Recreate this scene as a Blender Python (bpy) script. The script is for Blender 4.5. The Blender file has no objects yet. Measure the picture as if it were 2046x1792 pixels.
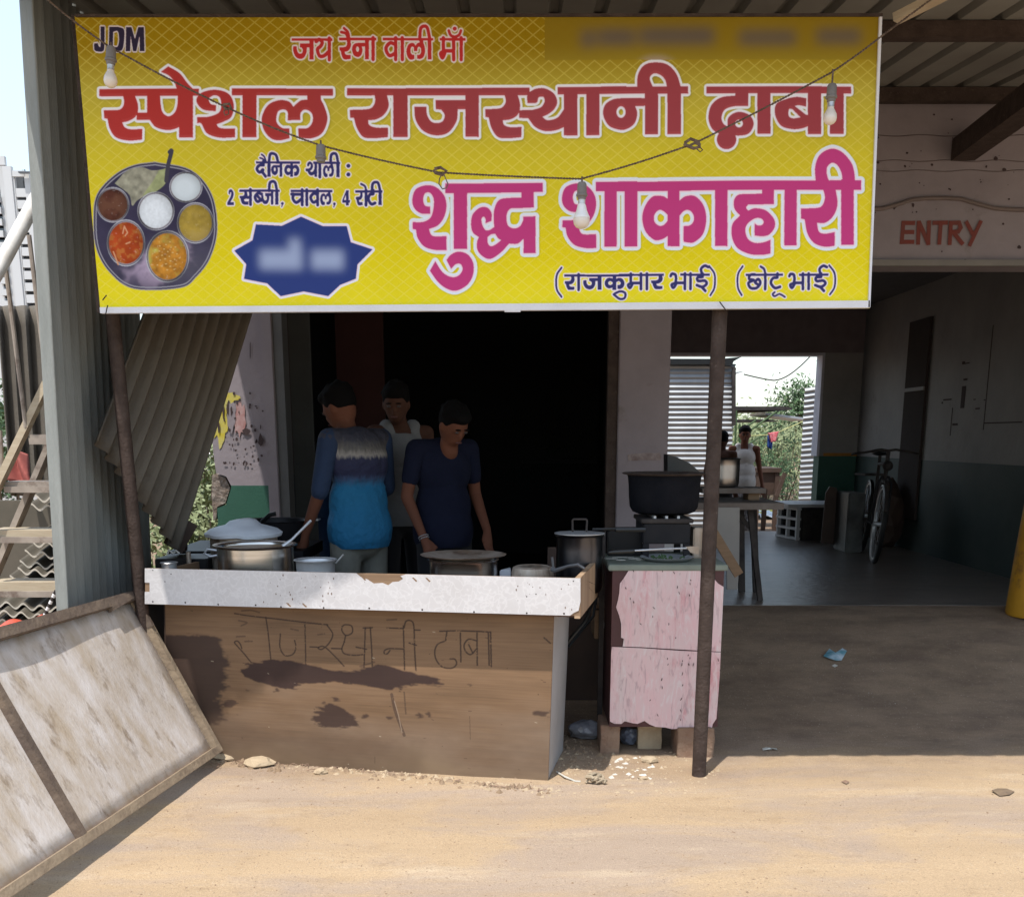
import bpy, bmesh, math, random
import numpy as np
from mathutils import Vector, Matrix, noise as mnoise
from mathutils.geometry import tessellate_polygon

# ---------------------------------------------------------------- camera, light, exposure
S = bpy.context.scene
COL = S.collection
CAM_H, FPX, PX0, PY0 = 1.5, 2145.0, 1023.0, 1364.0
PITCH = math.atan(0.23)
cam_d = bpy.data.cameras.new("camera")
cam_d.sensor_width = 36.0
cam_d.lens = 36.0 * FPX / 2046.0
cam_d.shift_y = (PY0 - 896.0) / 2046.0
cam_d.clip_start = 0.05
cam_d.clip_end = 2000
cam = bpy.data.objects.new("camera", cam_d)
COL.objects.link(cam)
cam.location = (0, 0, CAM_H)
cam.rotation_euler = (math.pi / 2 - PITCH, 0, 0)
S.camera = cam

SUN_EL, SUN_AZ = math.radians(69), math.radians(27)      # light travels towards +Y and a little +X
W = bpy.data.worlds.new("World"); S.world = W; W.use_nodes = True
wn = W.node_tree.nodes; wl = W.node_tree.links
bg = wn["Background"]
sky = wn.new("ShaderNodeTexSky"); sky.sky_type = 'NISHITA'; sky.sun_disc = False
sky.sun_elevation = SUN_EL
sky.sun_rotation = math.pi + SUN_AZ
sky.air_density = 1.2; sky.dust_density = 1.2; sky.ozone_density = 1.6
mk = wn.new("ShaderNodeMix"); mk.data_type = 'RGBA'; mk.inputs[0].default_value = .34; mk.inputs[7].default_value = (5.6, 6.3, 6.7, 1)   # milky summer haze over the whole sky
wl.new(sky.outputs[0], mk.inputs[6]); wl.new(mk.outputs[2], bg.inputs[0]); bg.inputs[1].default_value = 0.14
sd = bpy.data.lights.new("sun", 'SUN'); sd.energy = 2.9; sd.angle = math.radians(0.55); sd.color = (1.0, 0.96, 0.90)
so = bpy.data.objects.new("sun", sd); COL.objects.link(so)
ldir = Vector((math.sin(SUN_AZ) * math.cos(SUN_EL), math.cos(SUN_AZ) * math.cos(SUN_EL), -math.sin(SUN_EL)))
so.rotation_euler = ldir.to_track_quat('-Z', 'Y').to_euler()
so.location = (-3, -5, 12)
S.view_settings.view_transform = 'Standard'
S.view_settings.look = 'None'
S.view_settings.gamma = 1.0
S.view_settings.use_curve_mapping = False
S.view_settings.exposure = 0.86
S.cycles.max_bounces = 10
S.cycles.diffuse_bounces = 5
S.cycles.sample_clamp_indirect = 6

# ---------------------------------------------------------------- helpers
CP, SP = math.cos(PITCH), math.sin(PITCH)
def ray(px, py):
    a = (px - PX0) / FPX; u = (PY0 - py) / FPX
    return Vector((a, CP + u * SP, -SP + u * CP))
def at(px, py, Y):
    r = ray(px, py); t = Y / r.y
    return Vector((r.x * t, Y, CAM_H + r.z * t))
def gp(px, py, z=0.0):
    r = ray(px, py); t = (z - CAM_H) / r.z
    return Vector((r.x * t, r.y * t, z))

def link(o, parent=None):
    COL.objects.link(o)
    if parent is not None: o.parent = parent
    return o
def tag(o, label=None, cat=None, group=None, kind=None):
    if label: o['label'] = label
    if cat: o['category'] = cat
    if group: o['group'] = group
    if kind: o['kind'] = kind
    return o
def thing(name, loc, label, cat, group=None, rz=0):
    o = bpy.data.objects.new(name, None)
    o.empty_display_size = 0.1
    o.location = loc; o.rotation_euler = (0, 0, rz)
    link(o); tag(o, label, cat, group)
    return o
def wloc(o):
    v = Vector((0, 0, 0))
    while o is not None:
        v = v + Vector(o.location); o = o.parent
    return v
def mesh_obj(name, bm, m, parent=None, origin=None, smooth=False, bevel=0.0):
    """bm holds WORLD coordinates; the object's origin is its parent's, or origin, or the lowest centre."""
    base = wloc(parent) if parent is not None else None
    if base is None:
        if origin is not None: base = Vector(origin)
        else:
            xs = [v.co for v in bm.verts]
            lo = Vector([min(c[i] for c in xs) for i in range(3)]); hi = Vector([max(c[i] for c in xs) for i in range(3)])
            base = Vector(((lo.x + hi.x) / 2, (lo.y + hi.y) / 2, lo.z))
    for v in bm.verts: v.co -= base
    if bevel > 0:
        bmesh.ops.bevel(bm, geom=bm.edges[:], offset=bevel, segments=2, affect='EDGES', clamp_overlap=True)
    bmesh.ops.recalc_face_normals(bm, faces=bm.faces[:])
    me = bpy.data.meshes.new(name)
    bm.to_mesh(me); bm.free()
    if smooth:
        me.polygons.foreach_set('use_smooth', [True] * len(me.polygons))
        try: me.set_sharp_from_angle(angle=math.radians(38))
        except Exception: pass
    if m is not None:
        for mm in (m if isinstance(m, (list, tuple)) else [m]): me.materials.append(mm)
    o = bpy.data.objects.new(name, me)
    if parent is None: o.location = base
    link(o, parent)
    return o
def dup_tree(o, delta=Vector((0, 0, 0)), parent=None):
    c = o.copy(); COL.objects.link(c)
    c.parent = parent
    if parent is None: c.location = o.location + delta
    for ch in list(o.children): dup_tree(ch, parent=c)
    return c

def nb(): return bmesh.new()
def box(bm, lo, hi, mi=0):
    x0, y0, z0 = lo; x1, y1, z1 = hi
    v = [bm.verts.new(p) for p in ((x0,y0,z0),(x1,y0,z0),(x1,y1,z0),(x0,y1,z0),(x0,y0,z1),(x1,y0,z1),(x1,y1,z1),(x0,y1,z1))]
    for f in ((3,2,1,0),(4,5,6,7),(0,1,5,4),(1,2,6,5),(2,3,7,6),(3,0,4,7)):
        fc = bm.faces.new([v[i] for i in f]); fc.material_index = mi
    return v
def beam(bm, a, b, w, h, up=Vector((0, 0, 1))):
    """rectangular bar from a to b, w across, h along up."""
    a = Vector(a); b = Vector(b); d = (b - a).normalized()
    s = d.cross(up)
    if s.length < 1e-4: s = d.cross(Vector((1, 0, 0)))
    s.normalize(); u = s.cross(d).normalized()
    c = [(-1,-1),(1,-1),(1,1),(-1,1)]
    va = [bm.verts.new(a + s*w/2*i + u*h/2*j) for i, j in c]
    vb = [bm.verts.new(b + s*w/2*i + u*h/2*j) for i, j in c]
    bm.faces.new(va[::-1]); bm.faces.new(vb)
    for i in range(4): bm.faces.new((va[i], va[(i+1)%4], vb[(i+1)%4], vb[i]))
def tube(bm, pts, r, n=10, cap=True, radii=None):
    pts = [Vector(p) for p in pts]; rings = []
    prev = None
    for i, p in enumerate(pts):
        if i == 0: d = pts[1] - p
        elif i == len(pts) - 1: d = p - pts[i-1]
        else: d = (pts[i+1] - p).normalized() + (p - pts[i-1]).normalized()
        d.normalize()
        if prev is None:
            s = d.cross(Vector((0, 0, 1)))
            if s.length < .05: s = d.cross(Vector((0, 1, 0)))
        else: s = prev - d * prev.dot(d)
        s.normalize(); prev = s; u = s.cross(d)
        rr = radii[i] if radii else r
        rings.append([bm.verts.new(p + (s*math.cos(t) + u*math.sin(t))*rr) for t in [2*math.pi*k/n for k in range(n)]])
    for a, b in zip(rings, rings[1:]):
        for k in range(n): bm.faces.new((a[k], a[(k+1)%n], b[(k+1)%n], b[k]))
    if cap:
        bm.faces.new(rings[0][::-1]); bm.faces.new(rings[-1])
def lathe(bm, c, prof, n=40, sx=1.0, sy=1.0, tilt=None, closed=False):
    """prof: list of (r,z); spins about z at c."""
    c = Vector(c); rings = []
    for r, z in prof:
        if r < 1e-5:
            p = Vector((0, 0, z)); p = tilt @ p if tilt else p
            rings.append([bm.verts.new(c + p)])
        else:
            rg = []
            for k in range(n):
                t = 2*math.pi*k/n
                p = Vector((r*sx*math.cos(t), r*sy*math.sin(t), z)); p = tilt @ p if tilt else p
                rg.append(bm.verts.new(c + p))
            rings.append(rg)
    for a, b in zip(rings, rings[1:]):
        if len(a) == 1 and len(b) == 1: continue
        for k in range(n):
            if len(a) == 1: bm.faces.new((a[0], b[(k+1)%n], b[k]))
            elif len(b) == 1: bm.faces.new((a[k], a[(k+1)%n], b[0]))
            else: bm.faces.new((a[k], a[(k+1)%n], b[(k+1)%n], b[k]))
def poly_slab(bm, pts, nrm, th):
    """flat polygon pts (world) extruded th along -nrm."""
    nrm = Vector(nrm).normalized()
    pts = [Vector(p) for p in pts]
    tris = tessellate_polygon([pts])
    f = [bm.verts.new(p) for p in pts]; b = [bm.verts.new(p - nrm*th) for p in pts]
    for t in tris:
        bm.faces.new([f[i] for i in t]); bm.faces.new([b[i] for i in t[::-1]])
    n = len(pts)
    for i in range(n): bm.faces.new((f[i], f[(i+1)%n], b[(i+1)%n], b[i]))
def quad_grid(bm, c00, c10, c11, c01, nu, nv, fn=None):
    """grid over a bilinear quad, offset along its normal by fn(u,v)."""
    c00, c10, c11, c01 = map(Vector, (c00, c10, c11, c01))
    n = (c10 - c00).cross(c01 - c00).normalized()
    g = []
    for j in range(nv + 1):
        v = j / nv; row = []
        for i in range(nu + 1):
            u = i / nu
            p = (c00*(1-u) + c10*u)*(1-v) + (c01*(1-u) + c11*u)*v
            if fn: p = p + n*fn(u, v)
            row.append(bm.verts.new(p))
        g.append(row)
    for j in range(nv):
        for i in range(nu): bm.faces.new((g[j][i], g[j][i+1], g[j+1][i+1], g[j+1][i]))
    return g
def solidify(o, t, off=0):
    m = o.modifiers.new("thickness", 'SOLIDIFY'); m.thickness = t; m.offset = off
    return o

# ---------------------------------------------------------------- materials
def srgb(r, g, b):
    f = lambda c: ((c/255)/12.92 if c/255 <= .04045 else ((c/255 + .055)/1.055)**2.4)
    return (f(r), f(g), f(b))
MATS = {}
def mat(name, col, rough=.8, metal=0., c2=None, scale=6., amt=.5, detail=6., stretch=(1,1,1), bump=.0, bscale=60., c3=None, s3=3., t3=(.55,.7), spec=.5, alpha=None):
    m = bpy.data.materials.new(name); m.use_nodes = True
    nt = m.node_tree; N = nt.nodes; L = nt.links
    b = N["Principled BSDF"]
    b.inputs["Roughness"].default_value = rough; b.inputs["Metallic"].default_value = metal
    b.inputs["Specular IOR Level"].default_value = spec
    tc = N.new("ShaderNodeTexCoord"); mp = N.new("ShaderNodeMapping"); mp.inputs["Scale"].default_value = stretch
    L.new(tc.outputs["Object"], mp.inputs[0])
    if c2 is None: c2 = tuple(x*.8 for x in col)
    nz = N.new("ShaderNodeTexNoise"); nz.inputs["Scale"].default_value = scale; nz.inputs["Detail"].default_value = detail; nz.inputs["Roughness"].default_value = .62
    L.new(mp.outputs[0], nz.inputs["Vector"])
    rp = N.new("ShaderNodeValToRGB"); rp.color_ramp.elements[0].position = .5 - .5*(1-amt) if False else .34; rp.color_ramp.elements[1].position = .66
    rp.color_ramp.elements[0].color = (*col, 1); rp.color_ramp.elements[1].color = (*c2, 1)
    L.new(nz.outputs[0], rp.inputs[0]); out = rp.outputs[0]
    if c3 is not None:
        n3 = N.new("ShaderNodeTexNoise"); n3.inputs["Scale"].default_value = s3; n3.inputs["Detail"].default_value = 8; n3.inputs["Roughness"].default_value = .7
        L.new(mp.outputs[0], n3.inputs["Vector"])
        mr = N.new("ShaderNodeMapRange"); mr.inputs[1].default_value = t3[0]; mr.inputs[2].default_value = t3[1]
        L.new(n3.outputs[0], mr.inputs[0])
        mx = N.new("ShaderNodeMix"); mx.data_type = 'RGBA'; mx.inputs[7].default_value = (*c3, 1)
        L.new(mr.outputs[0], mx.inputs[0]); L.new(out, mx.inputs[6]); out = mx.outputs[2]
    L.new(out, b.inputs["Base Color"])
    if bump > 0:
        nb_ = N.new("ShaderNodeTexNoise"); nb_.inputs["Scale"].default_value = bscale; nb_.inputs["Detail"].default_value = 6
        L.new(mp.outputs[0], nb_.inputs["Vector"])
        bp = N.new("ShaderNodeBump"); bp.inputs["Strength"].default_value = bump; bp.inputs["Distance"].default_value = .02
        L.new(nb_.outputs[0], bp.inputs["Height"]); L.new(bp.outputs[0], b.inputs["Normal"])
    m["out"] = ""
    MATS[name] = m
    return m
def nodes(m): return m.node_tree.nodes, m.node_tree.links, m.node_tree.nodes["Principled BSDF"]
def base_socket(m):
    b = m.node_tree.nodes["Principled BSDF"]; return b.inputs["Base Color"].links[0].from_socket
def image_mat(name, arr, rough=.6, spec=.5, bump=0.):
    """a print: the array is computed in this script and mapped by UV."""
    h, w = arr.shape[:2]
    im = bpy.data.images.new(name, w, h, alpha=False)
    buf = np.ones((h, w, 4), np.float32); a_ = np.clip(arr, 0, 1)[::-1]; buf[..., :3] = np.where(a_ < .0031308, a_*12.92, 1.055*np.maximum(a_, 1e-6)**(1/2.4) - .055)
    im.pixels.foreach_set(buf.ravel()); im.update(); im.pack()
    m = bpy.data.materials.new(name); m.use_nodes = True
    N, L, b = nodes(m)
    t = N.new("ShaderNodeTexImage"); t.image = im; t.interpolation = 'Cubic'; t.extension = 'EXTEND'
    L.new(t.outputs[0], b.inputs["Base Color"]); b.inputs["Roughness"].default_value = rough; b.inputs["Specular IOR Level"].default_value = spec
    if bump > 0:
        tc = N.new("ShaderNodeTexCoord"); nz = N.new("ShaderNodeTexNoise"); nz.inputs["Scale"].default_value = 2.2; nz.inputs["Detail"].default_value = 3
        L.new(tc.outputs["Object"], nz.inputs["Vector"])
        bp = N.new("ShaderNodeBump"); bp.inputs["Strength"].default_value = bump; bp.inputs["Distance"].default_value = .05
        L.new(nz.outputs[0], bp.inputs["Height"]); L.new(bp.outputs[0], b.inputs["Normal"])
    return m

# ---------------------------------------------------------------- raster tools for flat print
def parse(s):
    out = []
    for t in s.split():
        sm = t[0] == '~'
        if sm: t = t[1:]
        x, y = t.split(','); out.append((float(x), float(y), sm))
    return out
def smooth_path(pts, closed=True, k=6):
    n = len(pts); out = []
    rng = range(n) if closed else range(n - 1)
    for i in rng:
        p1 = pts[i]; p2 = pts[(i+1) % n]
        if not p1[2] and not p2[2]:
            out.append((p1[0], p1[1])); continue
        p0 = pts[(i-1) % n] if (closed or i > 0) else p1
        p3 = pts[(i+2) % n] if (closed or i+2 < n) else p2
        d = (p2[0]-p1[0], p2[1]-p1[1])
        t1 = ((p2[0]-p0[0])*.5, (p2[1]-p0[1])*.5) if p1[2] else d
        t2 = ((p3[0]-p1[0])*.5, (p3[1]-p1[1])*.5) if p2[2] else d
        for j in range(k):
            t = j/k; a = 2*t**3-3*t*t+1; b = t**3-2*t*t+t; c = -2*t**3+3*t*t; e = t**3-t*t
            out.append((a*p1[0]+b*t1[0]+c*p2[0]+e*t2[0], a*p1[1]+b*t1[1]+c*p2[1]+e*t2[1]))
    if not closed: out.append((pts[-1][0], pts[-1][1]))
    return np.array(out)
def homography(src, dst):
    A = []; B = []
    for (x, y), (u, v) in zip(src, dst):
        A += [[x, y, 1, 0, 0, 0, -u*x, -u*y], [0, 0, 0, x, y, 1, -v*x, -v*y]]; B += [u, v]
    h = np.linalg.solve(np.array(A, float), np.array(B, float))
    return np.append(h, 1).reshape(3, 3)
def hmap(H, p):
    p = np.asarray(p, float); q = np.c_[p, np.ones(len(p))] @ H.T
    return q[:, :2] / q[:, 2:]
def fill_poly(mask, P, val=True):
    h, w = mask.shape
    x0, y0 = np.floor(P.min(0)).astype(int) - 1; x1, y1 = np.ceil(P.max(0)).astype(int) + 1
    x0, y0, x1, y1 = max(x0, 0), max(y0, 0), min(x1, w), min(y1, h)
    if x1 <= x0 or y1 <= y0: return
    xs = np.arange(x0, x1) + .5; ys = np.arange(y0, y1) + .5
    ins = np.zeros((len(ys), len(xs)), bool)
    Q = np.roll(P, -1, 0)
    for (ax, ay), (bx, by) in zip(P, Q):
        if ay == by: continue
        r = (ys >= min(ay, by)) & (ys < max(ay, by))
        if not r.any(): continue
        xi = ax + (ys[r] - ay) / (by - ay) * (bx - ax)
        ins[r] ^= xs[None, :] < xi[:, None]
    mask[y0:y1, x0:x1][ins] = val
def stroke(mask, P, wd, val=True):
    h, w = mask.shape
    x0, y0 = np.floor(P.min(0) - wd).astype(int); x1, y1 = np.ceil(P.max(0) + wd).astype(int)
    x0, y0, x1, y1 = max(x0, 0), max(y0, 0), min(x1, w), min(y1, h)
    if x1 <= x0 or y1 <= y0: return
    X, Y = np.meshgrid(np.arange(x0, x1) + .5, np.arange(y0, y1) + .5)
    best = np.full(X.shape, 1e9)
    for a, b in zip(P, P[1:]):
        d = b - a; L = max((d*d).sum(), 1e-9)
        t = np.clip(((X-a[0])*d[0] + (Y-a[1])*d[1]) / L, 0, 1)
        best = np.minimum(best, (X-a[0]-t*d[0])**2 + (Y-a[1]-t*d[1])**2)
    mask[y0:y1, x0:x1][best < (wd/2)**2] = val
def dilate(mask, r):
    out = mask.copy(); ri = int(math.ceil(r))
    for dy in range(-ri, ri + 1):
        dx = int(math.sqrt(max(r*r - dy*dy, 0)))
        # horizontal run by cumulative sums
        src = np.zeros_like(mask)
        if dy >= 0: src[dy:] = mask[:mask.shape[0]-dy]
        else: src[:dy] = mask[-dy:]
        c = np.cumsum(np.pad(src.astype(np.int32), ((0, 0), (dx+1, dx))), 1)
        out |= (c[:, 2*dx+1:] - c[:, :-(2*dx+1)]) > 0
    return out
def blur(a, r, n=3):
    r = int(max(r, 1))
    for _ in range(n):
        for ax in (0, 1):
            pad = [(0, 0)]*a.ndim; pad[ax] = (r+1, r)
            c = np.cumsum(np.pad(a, pad, mode='edge'), ax)
            hi = [slice(None)]*a.ndim; lo = [slice(None)]*a.ndim
            hi[ax] = slice(2*r+1, None); lo[ax] = slice(0, -(2*r+1))
            a = (c[tuple(hi)] - c[tuple(lo)]) / (2*r+1)
    return a
NR = np.random.RandomState(5)
def vnoise(h, w, cell, octs=4, seed=0, ax=1.0):
    rs = np.random.RandomState(seed); out = np.zeros((h, w)); amp = 1; tot = 0
    for o in range(octs):
        cy = max(cell/2**o, 1); cx = max(cell*ax/2**o, 1)
        gh, gw = int(h/cy)+3, int(w/cx)+3
        g = rs.rand(gh, gw)
        y = np.arange(h)/cy; x = np.arange(w)/cx
        yi = y.astype(int); xi = x.astype(int); fy = (y-yi); fx = (x-xi)
        fy = fy*fy*(3-2*fy); fx = fx*fx*(3-2*fx)
        a = g[yi][:, xi]; b = g[yi][:, xi+1]; c = g[yi+1][:, xi]; d = g[yi+1][:, xi+1]
        out += amp*((a*(1-fx)+b*fx)*(1-fy)[:, None] + (c*(1-fx)+d*fx)*fy[:, None]); tot += amp; amp *= .5
    return out/tot

# ---------------------------------------------------------------- the banner print
FR = {1: (240, 40, .46921), 2: (1140, 40, .46921), 3: (2000, 40, .46921), 4: (240, 500, .53763), 5: (1300, 500, .41056), 6: (2100, 500, .45943)}
BW, BH = 2720, 960
BQ = [(253, 56), (2992, 52), (2951, 1046), (341, 1063)]          # banner corners in photograph pixels, clockwise from top left
HB = homography(BQ, [(0, 0), (BW, 0), (BW, BH), (0, BH)])
def F(fr, pts):
    ox, oy, s = FR[fr]; p = np.asarray(pts, float); return np.c_[ox + p[:, 0]*s, oy + p[:, 1]*s]
def rect(x0, y0, x1, y1): return [(x0, y0, False), (x1, y0, False), (x1, y1, False), (x0, y1, False)]
def ell(cx, cy, rx, ry=None, n=28):
    ry = ry or rx; return [(cx + rx*math.cos(2*math.pi*k/n), cy + ry*math.sin(2*math.pi*k/n), False) for k in range(n)]
G = {}
G['s'] = (1, 375, 522, 562, 930, ["375,600 ~388,650 ~380,690 ~345,714 240,716 243,772 268,778 ~285,850 ~330,912 ~420,936 520,930 522,852 ~440,855 ~395,840 375,805 ~420,795 ~465,770 488,738 ~490,680 468,612 468,600"])
def big(mask, fr, items, holes=()):
    for it in items:
        pts = parse(it) if isinstance(it, str) else it
        fill_poly(mask, hmap(HB, F(fr, smooth_path(pts))))
    for it in holes:
        pts = parse(it) if isinstance(it, str) else it
        fill_poly(mask, hmap(HB, F(fr, smooth_path(pts))), False)
def make_banner():
    red = np.zeros((BH, BW), bool); pink = red.copy(); navy = red.copy(); redS = red.copy(); blk = red.copy()
    L = {}
    L['s'] = ["375,590 ~388,650 ~380,690 ~345,714 240,716 243,772 268,778 ~285,850 ~330,912 ~420,936 520,930 522,852 ~440,855 ~395,840 375,805 ~420,795 ~465,770 488,738 ~490,680 468,612 468,590"]
    L['la'] = ["1710,590 1712,640 ~1670,645 ~1640,665 1612,692 ~1580,655 ~1510,645 ~1430,680 ~1385,770 ~1400,860 ~1450,920 ~1510,936 1585,920 1583,850 ~1530,845 ~1490,800 ~1500,730 ~1540,712 ~1570,730 1572,790 1662,788 ~1665,735 ~1700,712 ~1745,740 ~1750,800 ~1715,845 1648,850 1650,915 ~1740,920 ~1820,880 ~1857,780 ~1835,690 1810,640 1810,590"]
    L['sha'] = ["1055,682 1052,725 ~960,712 ~912,650 ~950,592 ~1050,570 ~1145,600 ~1182,680 ~1165,765 ~1110,800 1058,820 ~1075,842 ~1110,850 1192,850 1192,914 ~1080,916 ~990,885 ~948,815 918,812 918,768 ~1000,765 ~1075,735 ~1092,680 ~1080,625 ~1040,610 ~1003,635 ~1015,672"]
    big(red, 1, [rect(207, 562, 930, 614), rect(1168, 560, 1897, 610), rect(480, 735, 575, 788), rect(788, 600, 888, 916), rect(1245, 590, 1346, 914),
        "556,600 556,740 575,788 ~620,840 ~700,862 ~760,852 795,835 795,600 778,600 ~775,680 ~755,735 ~712,762 ~670,735 ~655,680 648,600",
        "655,440 708,400 ~790,450 ~845,520 885,562 885,600 770,600 770,562 ~750,510 ~710,465"] + L['s'] + L['la'] + L['sha'])
    L['ra'] = ["275,590 ~283,640 ~270,680 ~230,705 100,712 103,768 130,770 ~150,840 ~195,905 ~270,915 375,906 375,838 ~290,838 ~240,820 232,785 ~290,778 ~345,745 ~380,680 365,590"]
    L['ja'] = ["718,637 940,637 940,703 880,703 ~870,790 ~810,872 ~720,892 ~630,860 ~575,780 565,686 652,685 ~658,745 ~685,790 ~725,804 ~770,790 ~785,745 760,706 720,703", rect(935, 560, 1032, 902)]
    L['tha'] = ["1400,578 ~1445,556 ~1510,553 ~1575,590 ~1600,650 ~1580,700 ~1540,735 1492,758 ~1530,782 ~1600,765 1648,705 1655,705 1655,830 ~1590,855 ~1510,860 ~1440,830 1390,768 1325,765 1325,710 1420,708 ~1480,690 ~1508,650 ~1500,615 ~1465,618 ~1450,655 1385,658 ~1382,610", rect(1648, 560, 1746, 893)]
    big(red, 2, ["80,556 1400,547 1400,601 80,607", rect(413, 590, 517, 905), rect(1810, 580, 1905, 893), "1603,545 2100,541 2100,594 1603,597",
        "1215,590 ~1228,640 ~1215,675 ~1180,697 1078,703 1080,758 1103,762 ~1125,840 ~1170,902 ~1240,912 1340,904 1342,830 ~1260,832 ~1215,815 1205,783 ~1260,775 ~1300,755 1328,722 ~1330,660 1310,590"] + L['ra'] + L['ja'] + L['tha'])
    L['na'] = ["405,628 405,684 330,686 ~345,740 ~325,810 ~270,850 ~215,855 ~140,825 ~100,750 ~110,680 ~160,640 ~230,628", rect(400, 560, 495, 890)]; nah = [ell(228, 728, 33, 42)]
    L['ii'] = ["345,555 ~350,460 ~395,390 ~470,370 ~560,385 ~625,450 660,550 560,550 ~545,495 ~510,460 ~465,450 ~435,485 460,555", rect(562, 545, 660, 890)]
    L['ba'] = ["1440,630 ~1500,622 1565,632 1562,692 ~1510,682 1480,688 1560,750 1585,755 1585,830 ~1530,850 ~1460,855 ~1380,830 ~1338,750 ~1350,670", rect(1575, 560, 1672, 890)]; bah = ["1433,740 ~1440,710 1462,710 1522,770 ~1470,778 ~1440,765"]
    big(red, 3, [rect(-10, 545, 712, 596), rect(843, 545, 1890, 595), rect(1210, 580, 1305, 890), rect(1735, 580, 1836, 888),
        "1052,580 1145,580 1145,688 ~1040,690 ~975,715 ~952,770 ~965,815 995,835 ~1000,775 ~1045,738 ~1100,732 ~1160,760 ~1183,820 ~1150,885 ~1080,902 ~1000,895 ~930,885 ~880,845 ~858,770 ~880,680 ~950,625 1052,612"] + L['na'] + L['ii'] + L['ba'],
        nah + bah + [ell(1078, 815, 28)])
    big(red, 3, [ell(988, 930, 70)])
    sh5 = "388,490 388,550 ~310,545 ~255,500 ~240,430 ~270,345 ~360,312 ~440,330 ~505,400 ~522,490 ~500,580 ~450,645 378,675 ~395,720 ~430,735 522,732 524,848 ~430,848 ~340,820 ~285,750 270,680 243,675 243,618 ~330,615 ~390,580 ~415,500 ~415,420 ~385,375 ~345,380 ~330,430 ~345,480"
    sh5b = [(x + 1238, y - 15, s) for x, y, s in parse(sh5)]
    big(pink, 5, ["512,297 1320,290 1320,367 512,378", rect(582, 350, 693, 838), sh5, sh5b, rect(1828, 330, 1930, 822), "1758,286 2100,283 2100,362 1758,364",
        "522,930 ~560,885 ~625,860 ~700,885 ~745,960 ~740,1060 ~690,1140 ~600,1185 ~520,1165 ~450,1110 385,1020 430,940 ~490,1030 ~560,1070 ~620,1060 ~655,1010 ~640,965 ~600,965 560,1003",
        "1142,340 1245,340 1245,495 ~1130,500 ~1050,505 ~1020,560 ~1030,640 ~1080,668 ~1130,650 1158,600 1158,570 1260,568 1260,875 1160,875 1160,755 ~1110,795 1040,795 ~970,870 ~890,920 ~830,905 ~780,850 ~775,780 790,740 ~740,700 ~725,630 ~740,550 ~800,495 ~860,495 ~895,540 895,605 845,625 ~845,590 ~830,570 ~812,590 ~820,640 ~845,680 ~880,680 918,655 ~912,590 ~920,500 ~960,430 ~1040,415 1142,413"],
        ["862,740 ~890,718 925,712 ~950,750 975,765 ~930,800 ~890,815 ~865,790"])
    L['ka'] = ["355,380 ~320,362 ~250,365 ~195,430 ~172,520 ~195,620 ~260,685 ~320,680 362,655 362,540 ~330,575 ~295,580 ~262,550 ~262,500 ~295,465 ~330,475 362,505 362,385", rect(358, 260, 446, 733),
               "440,400 ~490,365 ~560,365 ~620,430 ~642,530 ~620,640 ~560,700 ~520,708 475,700 475,585 ~520,580 ~548,550 ~548,505 ~520,470 ~480,472 440,515"]
    big(pink, 6, [rect(42, 300, 136, 733), "-20,257 1787,246 1787,316 -20,327", rect(706, 290, 798, 733), rect(1218, 290, 1310, 727),
        "1052,300 1140,300 1140,425 950,428 ~935,450 950,472 ~1000,455 ~1080,470 ~1140,530 ~1148,590 ~1110,645 ~1060,660 998,655 998,565 ~1020,580 ~1050,578 ~1065,555 ~1045,530 ~1000,530 ~945,570 ~930,620 ~950,680 ~1000,708 ~1060,705 1118,685 1116,787 ~1050,797 ~960,790 ~870,745 ~830,660 ~835,570 890,508 ~850,460 ~845,400 ~870,360 ~920,350 1052,348",
        "1500,300 ~1518,370 ~1500,430 ~1460,450 1340,455 1342,530 1368,535 ~1390,640 ~1440,710 ~1520,737 1590,730 1592,628 ~1520,640 ~1475,625 1460,560 ~1520,560 ~1580,510 ~1612,420 1595,300",
        "1450,260 ~1445,150 ~1480,60 ~1560,15 ~1640,35 ~1710,110 ~1735,180 1742,260 1650,260 ~1640,190 ~1610,135 ~1570,118 ~1535,150 1530,190 ~1540,230 1555,260", rect(1638, 240, 1732, 722)] + L['ka'])
    # ---- small words: big letters reused, the rest as strokes in a 0..1 cell
    box_ = {'s': (240, 522, 562, 930), 'la': (1383, 1857, 560, 930), 'ra': (100, 378, 552, 910), 'ja': (565, 1032, 552, 902), 'tha': (1325, 1746, 550, 893),
            'na': (100, 495, 545, 890), 'ba': (1338, 1672, 545, 890), 'ka': (172, 642, 255, 733)}
    holes = {'na': nah, 'ba': bah}
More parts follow.
